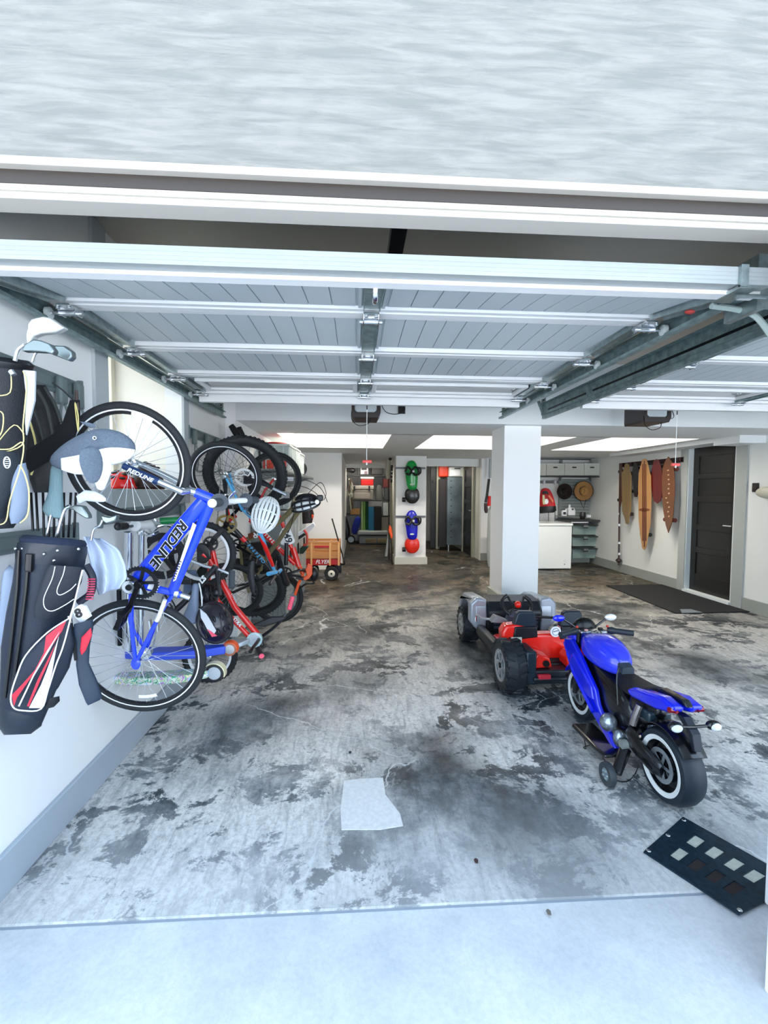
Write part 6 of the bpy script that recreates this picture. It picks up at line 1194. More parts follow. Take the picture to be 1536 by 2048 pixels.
# side mirrors and roll bar
m = MB(); m.prism([Q(1.06, 3.5, 0.44), Q(1.10, 3.5, 0.49), Q(1.20, 3.5, 0.45), Q(1.13, 3.5, 0.435)], V((0, 0.09, 0))); mm_ = m.build('side_mirror', mat('mirror_grey', (0.50, 0.50, 0.51), 0.4), tq, bevel=0.006)
m = MB(); m.tube(bez([Q(1.10, 3.55, 0.45), Q(1.03, 3.62, 0.44), Q(0.99, 3.68, 0.45), Q(0.985, 3.68, 0.40)], 5), 0.010, 8); m.build('grab_bar', steel, tq)
m = MB(); m.tube([Q(1.36, 3.45, 0.50), Q(1.56, 3.44, 0.49)], 0.010, 8); m.build('cross_bar', darkm, tq)
# front end: silver fenders, dark cowl, dashboard, wheel
for s, x0, x1 in ((-1, 1.06, 1.17), (1, 1.66, 1.77)):
    m = MB(); pr = [(4.02, 0.24), (3.98, 0.34), (4.0, 0.45), (4.10, 0.50), (4.45, 0.47), (4.62, 0.38), (4.64, 0.28), (4.60, 0.28), (4.52, 0.40), (4.3, 0.42), (4.16, 0.36), (4.08, 0.24)]
    m.prism([Q(x0, y, z) for y, z in pr], V((x1 - x0, 0, 0))); m.build('front_fender', slv, tq, bevel=0.015)
m = MB(); m.prism([Q(1.17, y, z) for y, z in ((3.98, 0.22), (3.94, 0.40), (4.02, 0.48), (4.2, 0.50), (4.5, 0.42), (4.62, 0.28), (4.6, 0.16), (4.1, 0.16))], V((0.49, 0, 0))); m.build('cowl', dkp, tq, bevel=0.02)
for s, x0, x1 in ((-1, 1.02, 1.17), (1, 1.66, 1.81)):
    m = MB(); xo, xi = (x0, x1) if s < 0 else (x1, x0); m.prism([Q(xi, 4.0, 0.20), Q(xi, 4.0, 0.50), Q(xo * 0.6 + xi * 0.4, 4.0, 0.52), Q(xo, 4.0, 0.46), Q(xo, 4.0, 0.30), Q(xo * 0.4 + xi * 0.6, 4.0, 0.20)], V((0, 0.10, 0))); m.build('fender_face', slv, tq, bevel=0.02, seg=3)
m = MB()
for q in range(4): m.mm(1.22, 1.40, 3.945, 3.975, 0.25 + 0.04 * q, 0.275 + 0.04 * q); m.mm(1.46, 1.62, 3.945, 3.975, 0.25 + 0.04 * q, 0.275 + 0.04 * q)
m.build('dash_vents', mat('dash_slate', (0.16, 0.21, 0.27), 0.4), tq, bevel=0.004)
m = MB(); m.cyl(Q(1.345, 3.95, 0.30), Q(1.345, 3.84, 0.42), 0.04, 16); m.build('steering_column', mat('column_slate', (0.40, 0.44, 0.50), 0.4), tq)
sc_c = Q(1.37, 3.80, 0.50); n_ = V((0, -0.82, 0.57)); sx_ = V((0.96, 0.1, -0.14)); sx_ = (sx_ - n_ * sx_.dot(n_)).normalized(); sy_ = n_.cross(sx_); 
W_ = lambda a, b: sc_c + sx_ * a + sy_ * b
m = MB()
for s in (-1, 1):
    m.tube(bez([W_(s * 0.075, 0.085), W_(s * 0.115, 0.05), W_(s * 0.125, 0.0), W_(s * 0.105, -0.055), W_(s * 0.07, -0.085)], 5), 0.0155, 10)
    m.tube(bez([W_(s * 0.07, 0.08), W_(s * 0.05, 0.03), W_(s * 0.02, 0.005)], 5), 0.010, 8); m.tube(bez([W_(s * 0.07, -0.08), W_(s * 0.04, -0.045), W_(0.0, -0.035)], 5), 0.012, 8)
m.tube([W_(-0.03, -0.01), W_(0.03, -0.01)], 0.03, 12); sw = m.build('steering_wheel', mat('wheel_dark', (0.10, 0.11, 0.13), 0.4), tq)
m = MB(); m.ell(W_(0, -0.003) + n_ * 0.025, (0.030, 0.030, 0.030)); m.build('horn_button', rdb, sw)
# ================= far end of the garage =================
def rect(m, x0, y0, x1, y1, Y, dep=0.3, off=0.0):
    a = onY(x0, y0, Y); b = onY(x1, y1, Y); m.mm(min(a.x, b.x), max(a.x, b.x), Y + off, Y + off + dep, min(a.z, b.z), max(a.z, b.z)); return m
def rb(name, r, Y, dep, m_, label=None, cat=None, group=None, par=None, bev=0.004, off=0.0, smooth=False):
    m = MB(); rect(m, *r, Y, dep, off); o = m.build(name, m_, par, smooth=smooth, bevel=bev)
    if label: tag(o, label, cat, group)
    return o
clear = mat('clear_bin', (0.72, 0.76, 0.75), 0.25, var=0.06, scale=10); lid = mat('bin_lid', (0.82, 0.84, 0.83), 0.4); dgrey = mat('bin_dark', (0.26, 0.28, 0.28), 0.4)
card = mat('cardboard', (0.66, 0.50, 0.30), 0.8, var=0.1, scale=20); shelfm = mat('shelf_dark', (0.20, 0.21, 0.21), 0.4); galvs = mat('galv_light', (0.60, 0.63, 0.62), 0.4, metal=0.5)
# --- left wall shelf with bins ---
XB = XL + 0.10
t = thing('mounted_shelf', (-0.95, 6.7, 1.66), 'grey wire wall shelf on the left behind the hung wheels', 'shelf')
m = MB(); m.mm(XB, -0.775, 4.9, 8.45, 1.672, 1.69); m.build('board', galvs, t, smooth=False)
for k in range(5): m = MB(); x = XB + 0.03 + k * 0.085; m.mm(x, x + 0.03, 4.9, 8.45, 1.655, 1.672); m.build('slat', mat('slat_dark', (0.33, 0.35, 0.35), 0.4), t, smooth=False)
for y in (5.2, 6.6, 8.0): m = MB(); m.prism([V((XB, y, 1.655)), V((-0.80, y, 1.655)), V((XB, y, 1.52))], V((0, 0.012, 0))); m.build('bracket', galvs, t, smooth=False)
def bin_(c, d, body_m, lid_m, label, group, cont=None, lidh=0.025):
    x, y, z = c; w, l, h = d; t = thing('storage_bin', (x, y, z), label, 'storage bin', group)
    m = MB(); rs = []
    for f, q in ((0, 0.9), (1, 1.0)): rs.append([V((x + sx * w / 2 * q, y + sy * l / 2 * q, z + h * f)) for sx, sy in ((-1, -1), (1, -1), (1, 1), (-1, 1))])
    m.rings(rs); m.mi = 1
    for k in range(3): yy = y - l / 2 + l * (k + 0.5) / 3; m.mm(x + w / 2 * 0.95, x + w / 2 * 0.98 + 0.006, yy - 0.012, yy + 0.012, z + 0.02, z + h); m.mm(x - w * 0.3 + 0.3 * w * k - 0.008, x - w * 0.3 + 0.3 * w * k + 0.008, y - l / 2 - 0.006, y - l / 2 * 0.93, z + 0.02, z + h)
    b = m.build('tub', [body_m, lid_m], t, smooth=False, bevel=0.004)
    m = MB(); m.mm(x - w / 2 - 0.01, x + w / 2 + 0.01, y - l / 2 - 0.01, y + l / 2 + 0.01, z + h, z + h + lidh); m.build('lid', lid_m, t, smooth=False, bevel=0.006)
    if cont:
        m = MB(); m.mm(x - w * 0.40, x + w * 0.40, y - l / 2 * 0.96 - 0.004, y - l / 2 * 0.9, z + 0.02, z + h * 0.45); m.build('contents', cont, t, smooth=False)
        m = MB(); m.mm(x - w * 0.40, x + w * 0.40, y - l / 2 * 0.96 - 0.006, y - l / 2 * 0.9, z + h * 0.5, z + h * 0.72); m.build('contents', mat('content_green', (0.45, 0.62, 0.52), 0.6), t, smooth=False)
    return t
bin_((-0.97, 5.85, 1.69), (0.34, 0.55, 0.30), clear, lid, 'clear bin with orange contents nearest on the left wall shelf', 'bins on the left wall shelf', mat('content_red', (0.92, 0.33, 0.24), 0.5))
bin_((-0.97, 6.43, 1.69), (0.34, 0.50, 0.31), clear, lid, 'middle grey ribbed bin on the left wall shelf', 'bins on the left wall shelf')
bin_((-0.97, 6.98, 1.69), (0.34, 0.50, 0.29), clear, lid, 'farthest grey ribbed bin on the left wall shelf', 'bins on the left wall shelf')
m = MB(); m.ell((-1.0, 5.85, 2.03), (0.16, 0.2, 0.03)); s = m.build('red_cloth', mat('cloth_red', (0.65, 0.10, 0.10), 0.8)); tag(s, 'folded dark red cloth on top of the nearest clear bin', 'cloth')
t = thing('cable_reel', (-0.93, 7.7, 1.69), 'black coiled hose reel at the far end of the left wall shelf', 'reel')
for k, yy in enumerate((7.50, 7.70)):
    m = MB(); m.lathe([(0.10 + 0.022 * math.cos(q), 0.05 * math.sin(q)) for q in [2 * PI * i / 8 for i in range(8)]], (-0.93, yy, 1.815), (0.3, 1, 0), 28, closed=True); m.build('coil', black_pl, t)
m = MB(); m.lathe([(0.0, -0.02), (0.04, -0.02), (0.04, 0.02), (0, 0.02)], (-0.93, 7.62, 1.815), (0.3, 1, 0), 20); m.build('core', mat('reel_grey', (0.6, 0.6, 0.58), 0.4), t)
# grey storage cabinets below and row of small clear drawers
for k in range(3):
    y0 = 5.2 + k * 0.72; t = thing('storage_cabinet', (-0.99, y0 + 0.35, 0), ('nearest', 'middle', 'farthest')[k] + ' of the grey ribbed cabinets under the left wall shelf', 'cabinet', 'grey cabinets on the left')
    m = MB(); m.mm(XB + 0.01, -0.80, y0, y0 + 0.70, 0.0, 1.22); m.build('body', mat('cabinet_grey', (0.52, 0.55, 0.55), 0.45, metal=0.2), t, smooth=False, bevel=0.006)
    for j in range(2): m = MB(); m.mm(-0.80, -0.785, y0 + 0.02 + j * 0.34, y0 + 0.33 + j * 0.34, 0.04, 1.19); d_ = m.build('door', mat('cabinet_door', (0.62, 0.65, 0.65), 0.4, metal=0.2), t, smooth=False, bevel=0.006); m = MB(); m.mm(-0.785, -0.775, y0 + 0.29 + j * 0.1, y0 + 0.31 + j * 0.1, 0.6, 0.75); m.build('handle', darkm, d_, smooth=False)
for k in range(6):
    y0 = 5.6 + k * 0.40; bin_((-0.96, y0 + 0.17, 1.235), (0.30, 0.33, 0.17), clear, lid, 'small clear drawer box, ' + ('nearest', 'second nearest', 'third nearest', 'fourth nearest', 'fifth nearest', 'farthest')[k] + ' of the row on the left cabinets', 'small clear boxes on the cabinets', lidh=0.012)
rb('label_card', (571, 954, 587, 962), 5.35, 0.004, whn, 'white label card fixed under the left wall shelf edge', 'card')
t = thing('hedge_saw', onY(605, 1100, 6.35), 'white wedge with black core and red curved guard behind the race bicycle', 'power tool')
m = MB(); m.prism([onY(x, y, 6.35) for x, y in ((586, 1072), (627, 1045), (630, 1052), (616, 1068), (590, 1086))], V((0, 0.06, 0))); m.build('body', whn, t, bevel=0.006)
m = MB(); m.prism([onY(x, y, 6.34) for x, y in ((588, 1078), (608, 1066), (612, 1070), (590, 1084))], V((0, 0.02, 0))); m.build('core', black_pl, t)
m = MB(); m.tube(bez([onY(x, y, 6.33) for x, y in ((608, 1060), (614, 1070), (613, 1088), (606, 1090))], 5), 0.016, 8); m.build('guard', mat('guard_red', (0.80, 0.30, 0.26), 0.5), t)
m = MB(); pxloft(m, [(604, 1010, 622, 1006), (604, 1030, 628, 1028), (605, 1048, 624, 1046)], 6.25, 0.6); s = m.build('tool_bag', mat('bag_maroon', (0.14, 0.06, 0.05), 0.5)); tag(s, 'dark maroon bag with orange reflector under the black and white helmet', 'bag')
m = MB(); m.ell(onY(625, 1033, 6.1), (0.016, 0.01, 0.028)); m.build('reflector', mat('refl', (1.0, 0.33, 0.12), 0.3), s)
# clear tub on the floor below the race bicycle
t = thing('floor_tub', onZ(560, 1230), 'open silver-grey tub with dark inside on the floor under the bicycles', 'tub')
a = onZ(588, 1222); x1 = a.x; y0 = a.y
m = MB()
for q in ((x1 - 0.42, x1 - 0.40, y0, y0 + 1.2), (x1 - 0.02, x1, y0, y0 + 1.2), (x1 - 0.40, x1 - 0.02, y0, y0 + 0.02), (x1 - 0.40, x1 - 0.02, y0 + 1.18, y0 + 1.2)): m.mm(*q, 0.005, 0.20)
m.mm(x1 - 0.42, x1, y0, y0 + 1.2, 0, 0.006); m.build('walls', mat('tub_silver', (0.55, 0.62, 0.68), 0.3, metal=0.3), t, smooth=False)
m = MB(); m.cyl((x1 - 0.10, y0 - 0.004, 0.11), (x1 - 0.10, y0 - 0.001, 0.11), 0.045, 20); m.build('sticker', mat('sticker_pale', (0.80, 0.88, 0.82), 0.5), t)
m = MB(); m.mm(x1 - 0.38, x1 - 0.05, y0 + 0.1, y0 + 1.0, 0.02, 0.16); m.build('contents', blk, t, bevel=0.02)
# --- wagon ---
YW = 7.45; wl = onY(598, 1100, YW).x; wr_ = onY(680, 1100, YW).x
t = thing('toy_wagon', ((wl + wr_) / 2, YW + 0.2, 0), 'red wagon with wooden side rails and white-hubbed wheels by the partition', 'wagon')
red_w = mat('wagon_red', (0.72, 0.08, 0.07), 0.3, coat=0.5); wood = mat('wagon_wood', (0.76, 0.52, 0.30), 0.5, var=0.12, scale=8, stretch=(1, 8, 8))
zt = onY(640, 1118, YW).z; zb = onY(640, 1131, YW).z
m = MB(); m.mm(wl, wr_, YW, YW + 0.42, zb, zt); m.build('tray', red_w, t, smooth=False, bevel=0.01)
z1 = onY(640, 1085, YW).z
for yy in (YW - 0.01, YW + 0.41):
    for (za, zc) in ((zt + 0.01, zt + 0.12), (zt + 0.14, z1 - 0.03), (z1 - 0.02, z1 + 0.02)):
        m = MB(); m.mm(wl, wr_, yy, yy + 0.018, za, zc); m.build('side_rail', wood, t, smooth=False, bevel=0.003)
    for xx in (wl + 0.02, wl + 0.2, wr_ - 0.16, wr_ - 0.02): m = MB(); m.mm(xx - 0.014, xx + 0.014, yy - 0.012, yy, zb, z1); m.build('rail_post', mat('post_wood', (0.88, 0.68, 0.45), 0.5), t, smooth=False)
for xx in (wl, wr_ - 0.018): m = MB(); m.mm(xx, xx + 0.018, YW, YW + 0.42, zt + 0.01, z1 + 0.02); m.build('end_rail', wood, t, smooth=False)
xm_ = onY(645, 1096, YW).x; m = MB(); m.mm(xm_ - 0.13, xm_ + 0.13, YW - 0.016, YW - 0.01, z1 - 0.085, z1 - 0.05); m.build('logo_panel', red_w, t, smooth=False)
text('FLYER', 0.085, (xm_ + 0.0, YW - 0.003, (zt + zb) / 2 + 0.005), (1, 0, 0), (0, 0, 1), whn, t, shear=0.3, bold=0.001)
for (px_, yy) in ((663, YW + 0.03), (620, YW + 0.03), (663, YW + 0.39), (620, YW + 0.39)):
    cx = onY(px_, 1140, YW).x; m = MB(); m.lathe([(0.05, -0.03), (0.105, -0.035), (0.115, -0.02), (0.115, 0.02), (0.105, 0.035), (0.05, 0.03)], (cx, yy - 0.02, 0.116), (0, 1, 0), 32, closed=True); w_ = m.build('wheel', rubber, t)
    m = MB(); m.lathe([(0, -0.036), (0.05, -0.034), (0.058, -0.03), (0.058, 0.03), (0, 0.03)], (cx, yy - 0.02, 0.116), (0, 1, 0), 24); m.build('hub', mat('hub_cream', (0.92, 0.90, 0.84), 0.4), w_); m = MB(); m.ell((cx, yy - 0.058, 0.116), (0.016, 0.01, 0.016)); m.build('hub_cap', darkm, w_)
m = MB(); m.mm(wr_ - 0.1, wr_ + 0.02, YW + 0.1, YW + 0.3, 0.10, zb); m.build('undercarriage', black_pl, t, smooth=False, bevel=0.01)
m = MB(); m.tube([onY(690, 1128, YW + 0.1), onY(664, 1037, YW + 0.1)], 0.011, 8); m.tube([onY(678, 1130, YW + 0.15), onY(690, 1128, YW + 0.1)], 0.014, 8); m.build('pull_handle', black_pl, t)
# --- store room at the back ---
YS = 12.6
t = thing('storage_shelving', onY(735, 1088, YS + 0.2), 'dark metal shelving filling the store room behind the pier', 'shelving')
for r in ((684, 950, 773, 953), (700, 1000.5, 780, 1002.5), (684, 1028, 722, 1031), (760, 1031, 780, 1033), (684, 926, 771, 928)): rb('shelf_board', r, YS, 0.5, shelfm, par=t, bev=0)
for x in (716.5, 766): rb('upright', (x, 926, x + 2, 1060), YS + 0.4, 0.03, mat('upright_white', (0.8, 0.82, 0.8), 0.4), par=t, bev=0)
def cooler(r, Y, bm, lm, label, dark=False):
    x0, y0, x1, y1 = r; hh = y1 - y0; t = thing('cool_box', onY((x0 + x1) / 2, y1, Y), label, 'cool box'); rb('body', (x0 + 1, y0 + hh * 0.28, x1 - 1, y1), Y, 0.35, bm, par=t, bev=0.02, smooth=True); rb('lid', (x0, y0, x1, y0 + hh * 0.26), Y - 0.01, 0.37, lm, par=t, bev=0.015, smooth=True)
    if dark:
        for q in (0.16, 0.78): rb('latch', (x0 + (x1 - x0) * q, y0 + hh * 0.02, x0 + (x1 - x0) * q + 3, y0 + hh * 0.36), Y - 0.03, 0.03, black_pl, par=t, bev=0.004)
        rb('front_panel', (x0 + 8, y0 + hh * 0.5, x1 - 8, y1 - 3), Y - 0.012, 0.02, mat('cooler_panel', (0.62, 0.59, 0.55), 0.4), par=t, bev=0.006)
    return t
cooler((700, 971, 747.5, 1000.5), YS - 0.05, mat('cooler_tan', (0.52, 0.50, 0.46), 0.4), mat('cooler_lid', (0.66, 0.64, 0.60), 0.4), 'large tan-grey cool box with black latches on the middle store shelf', True)
cooler((721, 953.5, 748, 971), YS + 0.02, mat('cooler_red', (0.72, 0.08, 0.05), 0.35), lid, 'small red cool box with white lid on top of the tan one')
m = MB(); pxloft(m, [(755, 970, 762, 970), (752, 980, 765, 980), (749.5, 999.5, 767.5, 999.5)], YS + 0.1, 0.6); s = m.build('tote_bag', mat('tote_grey', (0.36, 0.37, 0.36), 0.8, bump=0.3, scale=60)); tag(s, 'grey tapered tote bag beside the tan cool box', 'bag')
rb('storage_bin', (767, 958, 780, 975), YS, 0.4, mat('bin_maroon', (0.38, 0.16, 0.15), 0.4), 'maroon bin at the upper right of the store shelving', 'storage bin', 'bins in the store room')
rb('storage_bin', (769, 976, 780, 1000), YS, 0.4, dgrey, 'dark bin with pale lid below the maroon one', 'storage bin', 'bins in the store room')
rb('storage_bin', (766, 1005, 779, 1031), YS, 0.4, clear, 'cloudy clear bin on the right under the middle shelf', 'storage bin', 'bins in the store room')
rb('storage_bin', (763, 1034, 779, 1061), YS, 0.4, mat('bin_taupe', (0.50, 0.48, 0.44), 0.5), 'taupe bin lowest on the right of the store shelving', 'storage bin', 'bins in the store room')
for k, (x0, x1, c) in enumerate(((722, 726, (0.70, 0.80, 0.58)), (726, 731, (0.50, 0.70, 0.36)), (731, 736.5, (0.10, 0.34, 0.18)))): rb('foam_roll', (x0, 1003, x1, 1061), YS + 0.05 + 0.04 * k, 0.12, mat('foam_%d' % k, c, 0.7), ('palest and leftmost', 'middle light green', 'dark green rightmost')[k] + ' of the three upright foam rolls in the store room', 'foam roll', 'green foam rolls', bev=0.02, smooth=True)
rb('folded_mat', (737, 1014, 748, 1062), YS, 0.25, mat('mat_blue', (0.06, 0.40, 0.55), 0.5), 'bright blue folded mat standing beside the green foam rolls', 'folded mat')
rb('folded_mat', (748.5, 1013, 763, 1062), YS - 0.05, 0.3, mat('mat_ink', (0.02, 0.02, 0.03), 0.6), 'black upright case standing right of the blue mat', 'case', bev=0.02)
t = thing('platform_box', onY(745, 1086, YS - 0.2), 'low white platform with rounded ends at the foot of the store shelving', 'platform')
rb('top', (716, 1062, 776, 1070), YS - 0.2, 0.5, mat('plat_white', (0.72, 0.75, 0.75), 0.4), par=t, bev=0.03, smooth=True); rb('base', (718, 1072, 776, 1088.5), YS - 0.1, 0.4, mat('plat_grey', (0.62, 0.65, 0.66), 0.4), par=t, bev=0.03, smooth=True)
for a, b, lb in ((731, 752.5, 'left'), (755, 773, 'right')): rb('wood_block', (a, 1078, b, 1085.5), YS - 0.28, 0.1, mat('pine', (0.62, 0.55, 0.42), 0.6), 'short pine block on the floor before the platform, ' + lb + ' one', 'wood block', 'pine blocks')
rb('cardboard_box', (701, 1017, 719.5, 1029), YS - 0.05, 0.3, card, 'small cardboard box on the low left shelf of the store room', 'box')
m = MB(); pxloft(m, [(712, 1031, 722, 1033), (706, 1045, 721, 1048), (703, 1058, 716, 1062), (703.5, 1068, 711, 1070)], YS - 0.1, 0.6); s = m.build('sports_sack', mat('sack_blue', (0.05, 0.15, 0.60), 0.6), sub=1); tag(s, 'bright blue sack leaning below the cardboard box', 'sack')
t = thing('yard_machine', onY(700, 1086, 11.4), 'black machine with small white-hubbed wheel at the lower left of the store room', 'machine')
m = MB(); pxloft(m, [(687, 1030, 692, 1030), (686, 1045, 698, 1047), (686, 1062, 701, 1063), (686, 1082, 702, 1082)], 11.6, 0.6); m.build('body', black_pl, t, sub=1)
c = onY(702, 1079, 11.4); m = MB(); m.lathe([(0.075, -0.03), (0.105, -0.03), (0.105, 0.03), (0.075, 0.03)], c, (0, 1, 0), 24, closed=True); w_ = m.build('wheel', rubber, t); m = MB(); m.cyl(c - V((0, 0.032, 0)), c + V((0, 0.02, 0)), 0.072, 20); m.build('hub', mat('hub_pale', (0.80, 0.83, 0.88), 0.4), w_)
t = thing('cable_bundle', onY(692, 1008, YS - 0.1), 'tangle of pale hoses and straps at the left of the store shelving', 'hose bundle')
rnd = random.Random(3)
for k in range(9):
    a = (rnd.uniform(695, 703), rnd.uniform(970, 1005)); m = MB(); m.tube(bez([onY(a[0] + rnd.uniform(-6, 6), a[1] + rnd.uniform(-16, 16), YS - 0.1 - 0.02 * k) for _ in range(4)], 5), 0.018, 7); m.build('hose', (mat('hose_pale', (0.66, 0.66, 0.60), 0.6), mat('hose_brown', (0.34, 0.28, 0.22), 0.6))[k % 2], t)
t = thing('radio', onY(728, 949.5, YS), 'silver radio with handle on the top store shelf under the red pull', 'radio'); rb('case', (720.5, 933, 737, 949.5), YS, 0.2, mat('radio_silver', (0.66, 0.67, 0.69), 0.4, metal=0.3), par=t, bev=0.02, smooth=True); rb('handle_recess', (723, 936, 733.5, 940), YS - 0.01, 0.02, blk, par=t, bev=0.01); rb('speaker', (729, 942, 734.5, 948), YS - 0.01, 0.02, mat('spk', (0.42, 0.34, 0.38), 0.5), par=t, bev=0.01)
rb('black_case', (743, 929, 766, 950), YS - 0.02, 0.4, mat('case_ink', (0.02, 0.02, 0.025), 0.5), 'large black case on the top right of the store shelving', 'case', bev=0.01)
m = MB(); pxloft(m, [(685, 938, 690, 934), (698, 946, 700, 934), (710, 947, 712, 937)], YS - 0.02, 0.8); s = m.build('duffel_bag', blk, sub=1); tag(s, 'black duffel on the top left store shelf', 'bag')
m = MB(); m.ell(onY(693, 930, YS), (0.14, 0.1, 0.035)); s = m.build('folded_cloth', mat('cloth_brick', (0.45, 0.17, 0.13), 0.8)); tag(s, 'brick red folded cloth above the black duffel', 'cloth')
m = MB(); pxloft(m, [(773, 919, 780, 917), (770.5, 930, 781, 930), (771, 945, 780.5, 945), (773, 958, 779, 957)], 9.6, 0.7); s = m.build('folded_parasol', mat('parasol_cream', (0.78, 0.76, 0.68), 0.8)); tag(s, 'cream folded parasol leaning beside the pier', 'parasol'); m = MB(); m.tube([onY(777, 955, 9.6), V((0.70, 9.62, 0.0))], 0.012, 8); m.build('shaft', mat('finial_brown', (0.16, 0.10, 0.07), 0.5), s); m = MB(); m.ell(onY(780.5, 918, 9.55), (0.035, 0.03, 0.03)); m.build('finial', mat('finial_brown', (0.16, 0.10, 0.07), 0.5), s)
for k, (a, b, c_) in enumerate((((783, 958), (787.5, 1083), (0.90, 0.84, 0.68)), ((781, 955), (784, 1083), (0.82, 0.80, 0.75)))): m = MB(); m.tube([onY(a[0], a[1], 11.0 - 0.3 * k), V((0.87 - 0.05 * k, 11.0 - 0.3 * k, 0.0))], 0.018, 8); s = m.build('wooden_pole', mat('pole_%d' % k, c_, 0.5)); tag(s, ('pale yellow', 'greyish white')[k] + ' pole leaning on the left side of the pier', 'pole', 'poles leaning by the pier')
m = MB(); m.tube([onY(784, 930, 9.3), onY(783, 965, 9.3)], 0.02, 8); s = m.build('hanging_strap', mat('leash', (0.16, 0.10, 0.09), 0.6)); tag(s, 'dark spotted strap hanging at the top of the pier edge', 'strap')
for k in range(3): m = MB(); m.ell(onY(783.6, 943 + k * 7, 9.26), (0.012, 0.012, 0.014)); m.build('pale_spot', whn, s)
m = MB(); m.prism([onY(x, y, 8.95) for x, y in ((779, 1050), (783, 1055), (786, 1072), (783, 1080), (780, 1070), (777, 1062))], V((0, 0.12, 0))); s = m.build('leaf_blower', orange, bevel=0.015); tag(s, 'orange garden tool head leaning at the left foot of the pier', 'garden tool'); m = MB(); m.tube([onY(782, 1076, 9.0), V((0.72, 9.0, 0.0))], 0.014, 8); m.build('shaft', MC['finial_brown'], s)
t = thing('step_ladder', onY(775, 1112, 8.9), 'slanting silver ladder leg with black foot left of the pier', 'ladder')
m = MB(); m.bar(onY(777.5, 1068, 10.3), onZ(772, 1113), 0.05, 0.03); m.bar(onY(780.5, 1080, 10.35), onZ(776, 1110), 0.03, 0.02); m.build('leg', mat('ladder_silver', (0.72, 0.74, 0.74), 0.35, metal=0.5), t, smooth=False); m = MB(); m.box(onZ(772, 1112), (0.06, 0.05, 0.04)); m.build('foot', black_pl, t, bevel=0.008)
# --- pier: rails and two wiggle ride-ons ---
for y, l in ((936, 'upper'), (1033, 'lower')):
    m = MB(); a = onY(791, y, 9.04); b = onY(851, y, 9.04); m.mm(a.x, b.x, 9.02, 9.05, a.z - 0.018, a.z + 0.018); s = m.build('hook_rail', mat('rail_steel', (0.36, 0.37, 0.38), 0.35, metal=0.6), smooth=False); tag(s, l + ' dark steel rail across the pier behind the hung ride-on', 'rail', 'rails on the pier')
def wiggle(cx, y0, ca, cb, label, seatm):
    t = thing('ride_on_toy', onY(cx, y0 + 88, 8.95), label, 'ride-on toy', 'ride-on toys on the pier'); Y = 8.93
    m = MB(); pxloft(m, [(cx - 5, y0 + 1, cx + 4, y0 + 1), (cx - 12, y0 + 9, cx + 10, y0 + 9), (cx - 14.5, y0 + 22, cx + 12, y0 + 22), (cx - 13, y0 + 34, cx + 12, y0 + 34), (cx - 11, y0 + 46, cx + 11, y0 + 46), (cx - 10, y0 + 56, cx + 11, y0 + 56), (cx - 5, y0 + 61, cx + 6, y0 + 61)], Y, 0.45, 20); m.build('body', ca, t, sub=1)
    m = MB(); pxloft(m, [(cx - 11, y0 + 56, cx + 12, y0 + 56), (cx - 15, y0 + 66, cx + 15, y0 + 66), (cx - 15, y0 + 76, cx + 16, y0 + 76), (cx - 10, y0 + 84, cx + 11, y0 + 84), (cx - 4, y0 + 88, cx + 5, y0 + 88)], Y + 0.03, 0.3, 20); m.build('seat', cb, t, sub=1)
    m = MB(); P_ = [onY(cx + a, y0 + b, Y - 0.12) for a, b in ((-13, 24), (-9, 14), (-3, 19), (0, 22), (6, 15), (12, 18), (13, 28), (6, 30), (0, 24), (-6, 30), (-12, 27))]; m.tube(bez(P_, 4), 0.022, 8); m.build('steering_handle', black_pl, t)
    m = MB(); m.tube(bez([onY(cx + a, y0 + b, Y - 0.08) for a, b in ((11, 16), (17, 17), (17, 26), (12, 31))], 5), 0.014, 8); m.build('hanging_loop', black_pl, t)
    m = MB(); m.ell(onY(cx + 3, y0 + 23, Y - 0.15), (0.024, 0.02, 0.024)); m.build('hub', whn, t); m = MB(); m.ell(onY(cx, y0 + 49.5, Y - 0.085), (0.042, 0.012, 0.018)); m.build('badge', mat('badge_pale', (0.85, 0.93, 0.87), 0.4), t)
    m = MB(); c = onY(cx - 16, y0 + 80, Y); m.cyl(c - V((0.035, 0, 0)), c + V((0.03, 0, 0)), 0.045, 16); m.build('caster', black_pl, t)
    for s in (-1, 1): m = MB(); c = onY(cx + s * 12, y0 + 24, Y + 0.05); m.cyl(c - V((0.02, 0, 0)), c + V((0.02, 0, 0)), 0.04, 14); m.build('front_wheel', black_pl, t)
wiggle(824, 919.5, mat('ride_green', (0.02, 0.66, 0.28), 0.3, coat=0.5), mat('ride_black', (0.12, 0.12, 0.12), 0.3, coat=0.4), 'green and black wiggle ride-on toy on the upper pier rail', None)
wiggle(824, 1019.0, mat('ride_blue', (0.04, 0.09, 0.80), 0.3, coat=0.5), mat('ride_red', (0.93, 0.17, 0.10), 0.3, coat=0.5), 'blue and red wiggle ride-on toy on the lower pier rail', None)
